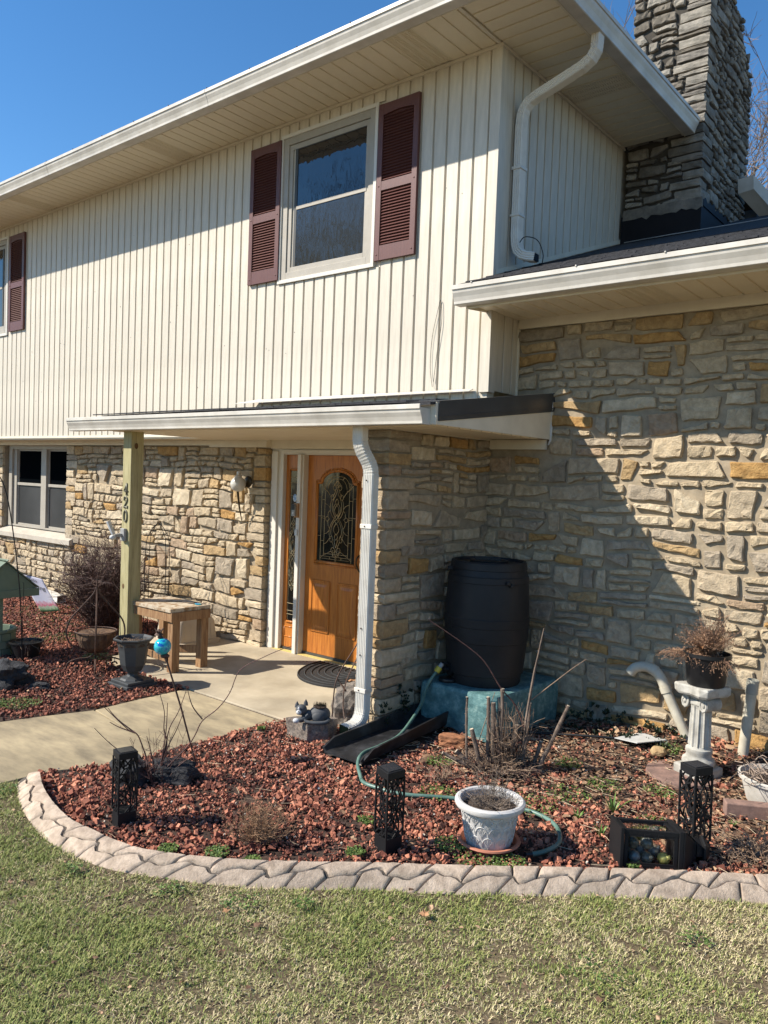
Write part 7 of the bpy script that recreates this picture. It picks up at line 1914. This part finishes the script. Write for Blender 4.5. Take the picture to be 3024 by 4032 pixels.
sticks('twig_litter', P, gzv(P[:, 0], P[:, 1]) + rg_.uniform(.012, .03, len(P)), .02, .12, .0020, STRAW, rg_.uniform(0, 1, len(P)), kind='stuff', label='pale dry twigs strewn over the right-hand bed', cat='twigs')
# weeds: small green rosettes in patches
def weeds(name, centers, n, sp, **tg):
    C0 = np.array(centers); idx_ = rg_.integers(0, len(C0), n); rad = C0[idx_, 2] * np.sqrt(rg_.uniform(0, 1, n)); a = rg_.uniform(0, 2 * PI, n)
    P = np.stack([C0[idx_, 0] + rad * np.cos(a), C0[idx_, 1] + rad * np.sin(a)], 1)
    return leaf_field(name, P, gzv(P[:, 0], P[:, 1]) + rg_.uniform(.008, .03, n), .004, .010, GREENM, rg_.uniform(0, 1, n), .9, **tg)
weeds('weeds', [(-2.05, 3.36, .13), (-1.93, 3.42, .10), (-2.25, 3.38, .08), (-2.70, 3.9, .12), (-2.2, 4.15, .16), (-2.1, 4.45, .14), (-1.55, 4.4, .12), (-3.0, 4.35, .10), (-3.05, 2.5, .06), (-2.85, 2.55, .05), (-3.25, 2.35, .05), (-2.55, 2.98, .05), (-1.9, 5.6, .10), (-2.35, 4.95, .10), (-2.75, 3.3, .05), (-1.45, 3.85, .04), (-4.35, 3.95, .03), (-1.7, 4.9, .1), (-2.0, 4.75, .12)], 5200, .1, kind='stuff', label='small green weeds sprouting through the gravel and litter', cat='weeds')
weeds('weeds', [(-7.2, 4.3, .16), (-9.2, 4.9, .5), (-8.3, 4.4, .3), (-6.15, 3.0, .16), (-6.3, 2.85, .10), (-10, 5.2, .5)], 3000, .1, kind='stuff', label='green weed patches in the left gravel bed', cat='weeds')

# ---- lawn: blades in uneven tufts
LAWN = [(p.x, p.y) for p in CO[::10]] + [(2.5, 6.0), (2.5, .2), (0.3, -0.4), (-3.2, -.6), (-4.95, .2), (-4.82, 2.0), (-4.69, 2.2)]
N = 1150000
P = np.stack([rg_.uniform(-4.95, 1.2, N), rg_.uniform(.2, 5.3, N)], 1); P = P[inside(P, LAWN)]
x, y = P[:, 0], P[:, 1]; dist = np.hypot(x, y)
# tufts: pull blades toward cell centres
cell = .030; cxn = (np.floor(x / cell) + .5 + .7 * (vn(np.floor(x / cell), np.floor(y / cell), 1.7, 3) - .5)) * cell; cyn = (np.floor(y / cell) + .5 + .7 * (vn(np.floor(x / cell), np.floor(y / cell), 1.3, 6) - .5)) * cell
pull = rg_.uniform(0, .6, len(x)); x = x + (cxn - x) * pull; y = y + (cyn - y) * pull
dens = vn(x, y, 2.3, 2) * .5 + vn(x, y, 6, 5) * .5; fine = vn(x, y, 22, 8)
k = (rg_.uniform(0, 1, len(x)) < np.clip(.30 + 1.7 * (dens * .55 + fine * .65 - .36), .16, 1)) & (dist > 1.9) & (x < 1.0); x, y, dens, fine = x[k], y[k], dens[k], fine[k]; n = len(x)
green = np.clip(.5 + 1.5 * (vn(x, y, 1.6, 12) - .5) + .7 * (vn(x, y, 9, 14) - .5) + np.clip((-x - 2.6) * .25, 0, .4), 0, 1)
isg = rg_.uniform(0, 1, n) < np.clip(.15 + .75 * green + .5 * (vn(x, y, 14, 21) - .5), .05, .95)
tint = np.where(isg, rg_.uniform(.02, .50, n), rg_.uniform(.5, .95, n))
L = np.where(isg, rg_.uniform(.008, .028, n) * (.6 + .7 * dens + .4 * green), rg_.uniform(.008, .026, n)); flatness = np.where(isg, rg_.uniform(.5, 2.8, n), rg_.uniform(1.0, 4.5, n))
a = rg_.uniform(0, 2 * PI, n); d = np.stack([np.cos(a), np.sin(a), 0 * a], 1); s = np.stack([-d[:, 1], d[:, 0], 0 * a], 1)
ang = np.arctan(flatness); ver = L * np.cos(ang); hor = L * np.sin(ang); w = rg_.uniform(.0010, .0021, n)
B = np.stack([x, y, np.full(n, GZ - .011)], 1); up_ = np.array([[0, 0, 1.0]])
mid = B + d * (hor * .45)[:, None] + up_ * (ver * .65 + .004)[:, None]; tip = B + d * hor[:, None] + up_ * (ver + .004)[:, None]
V = np.stack([B - s * w[:, None], B + s * w[:, None], mid + s * (w * .8)[:, None], mid - s * (w * .8)[:, None], tip], 1)
F = np.array([(0, 1, 2), (0, 2, 3), (3, 2, 4)])[None] + (np.arange(n) * 5)[:, None, None]
np_mesh('lawn_grass', V.reshape(-1, 3), F.reshape(-1, 3), GRASSM, None, np.repeat(tint, 5), kind='stuff', label='thin patchy spring lawn with green tufts and straw in front of the curb', cat='grass')
P = scatter(12000, (-4.9, 2.2, .3, 5.6), LAWN); P = P[:3600]; sticks('lawn_straw', P, GZ + .002 + rg_.uniform(0, .012, len(P)), .012, .050, .0013, STRAW, rg_.uniform(.3, 1, len(P)), kind='stuff', label='loose straw and thin stems on the lawn', cat='straw')
P = scatter(4000, (-4.9, 2.2, .3, 5.6), LAWN); P = P[:620]; leaf_field('lawn_leaf_scraps', P, GZ + .008 + 0 * P[:, 0], .006, .018, LEAFM, rg_.uniform(.2, 1, len(P)), kind='stuff', label='small dead leaf scraps on the lawn', cat='leaves')
P = scatter(30000, (-4.9, 2.2, .3, 5.6), LAWN)[:9000]; rocks('soil_crumbs', np.stack([P[:, 0], P[:, 1], GZ - .008 + 0 * P[:, 0]], 1), rg_.uniform(.003, .009, len(P)), mat('soil_crumb', (.15, .10, .06), (.08, .05, .03), scale=20, rough=1), kind='stuff', label='crumbly bare soil between the grass tufts', cat='soil')
# dandelion-like clumps along the curb and soil mound
weeds('lawn_weeds', [(-3.42, 1.93, .05), (-2.93, 2.13, .07), (-2.62, 2.28, .09), (-4.55, 2.15, .07), (-2.40, 2.46, .05), (-2.0, 1.55, .07), (-1.2, 2.9, .12), (-1.0, 3.4, .08), (-.9, 2.6, .1)], 800, .1, kind='stuff', label='leafy weed clumps growing along the lawn side of the curb', cat='weeds')
for i, (x0, y0, s_) in enumerate(((-2.13, 1.02, .035), (-1.36, 2.02, .035), (-1.62, 1.98, .02), (-1.10, 1.75, .03), (-2.6, 2.19, .02), (-1.95, 2.76, .03))):
    lab = ['curled brown leaf in the grass at the lower left', 'flat tan leaf on the lawn below the middle of the curb', 'small tan leaf lying left of the larger flat tan leaf', 'pale brown leaf on the lawn toward the lower right', 'reddish leaf scrap at the foot of the curb', 'tan leaf close against the middle of the curb'][i]
    single_leaf((x0, y0, GZ + .014), s_, lab, 20 + i)
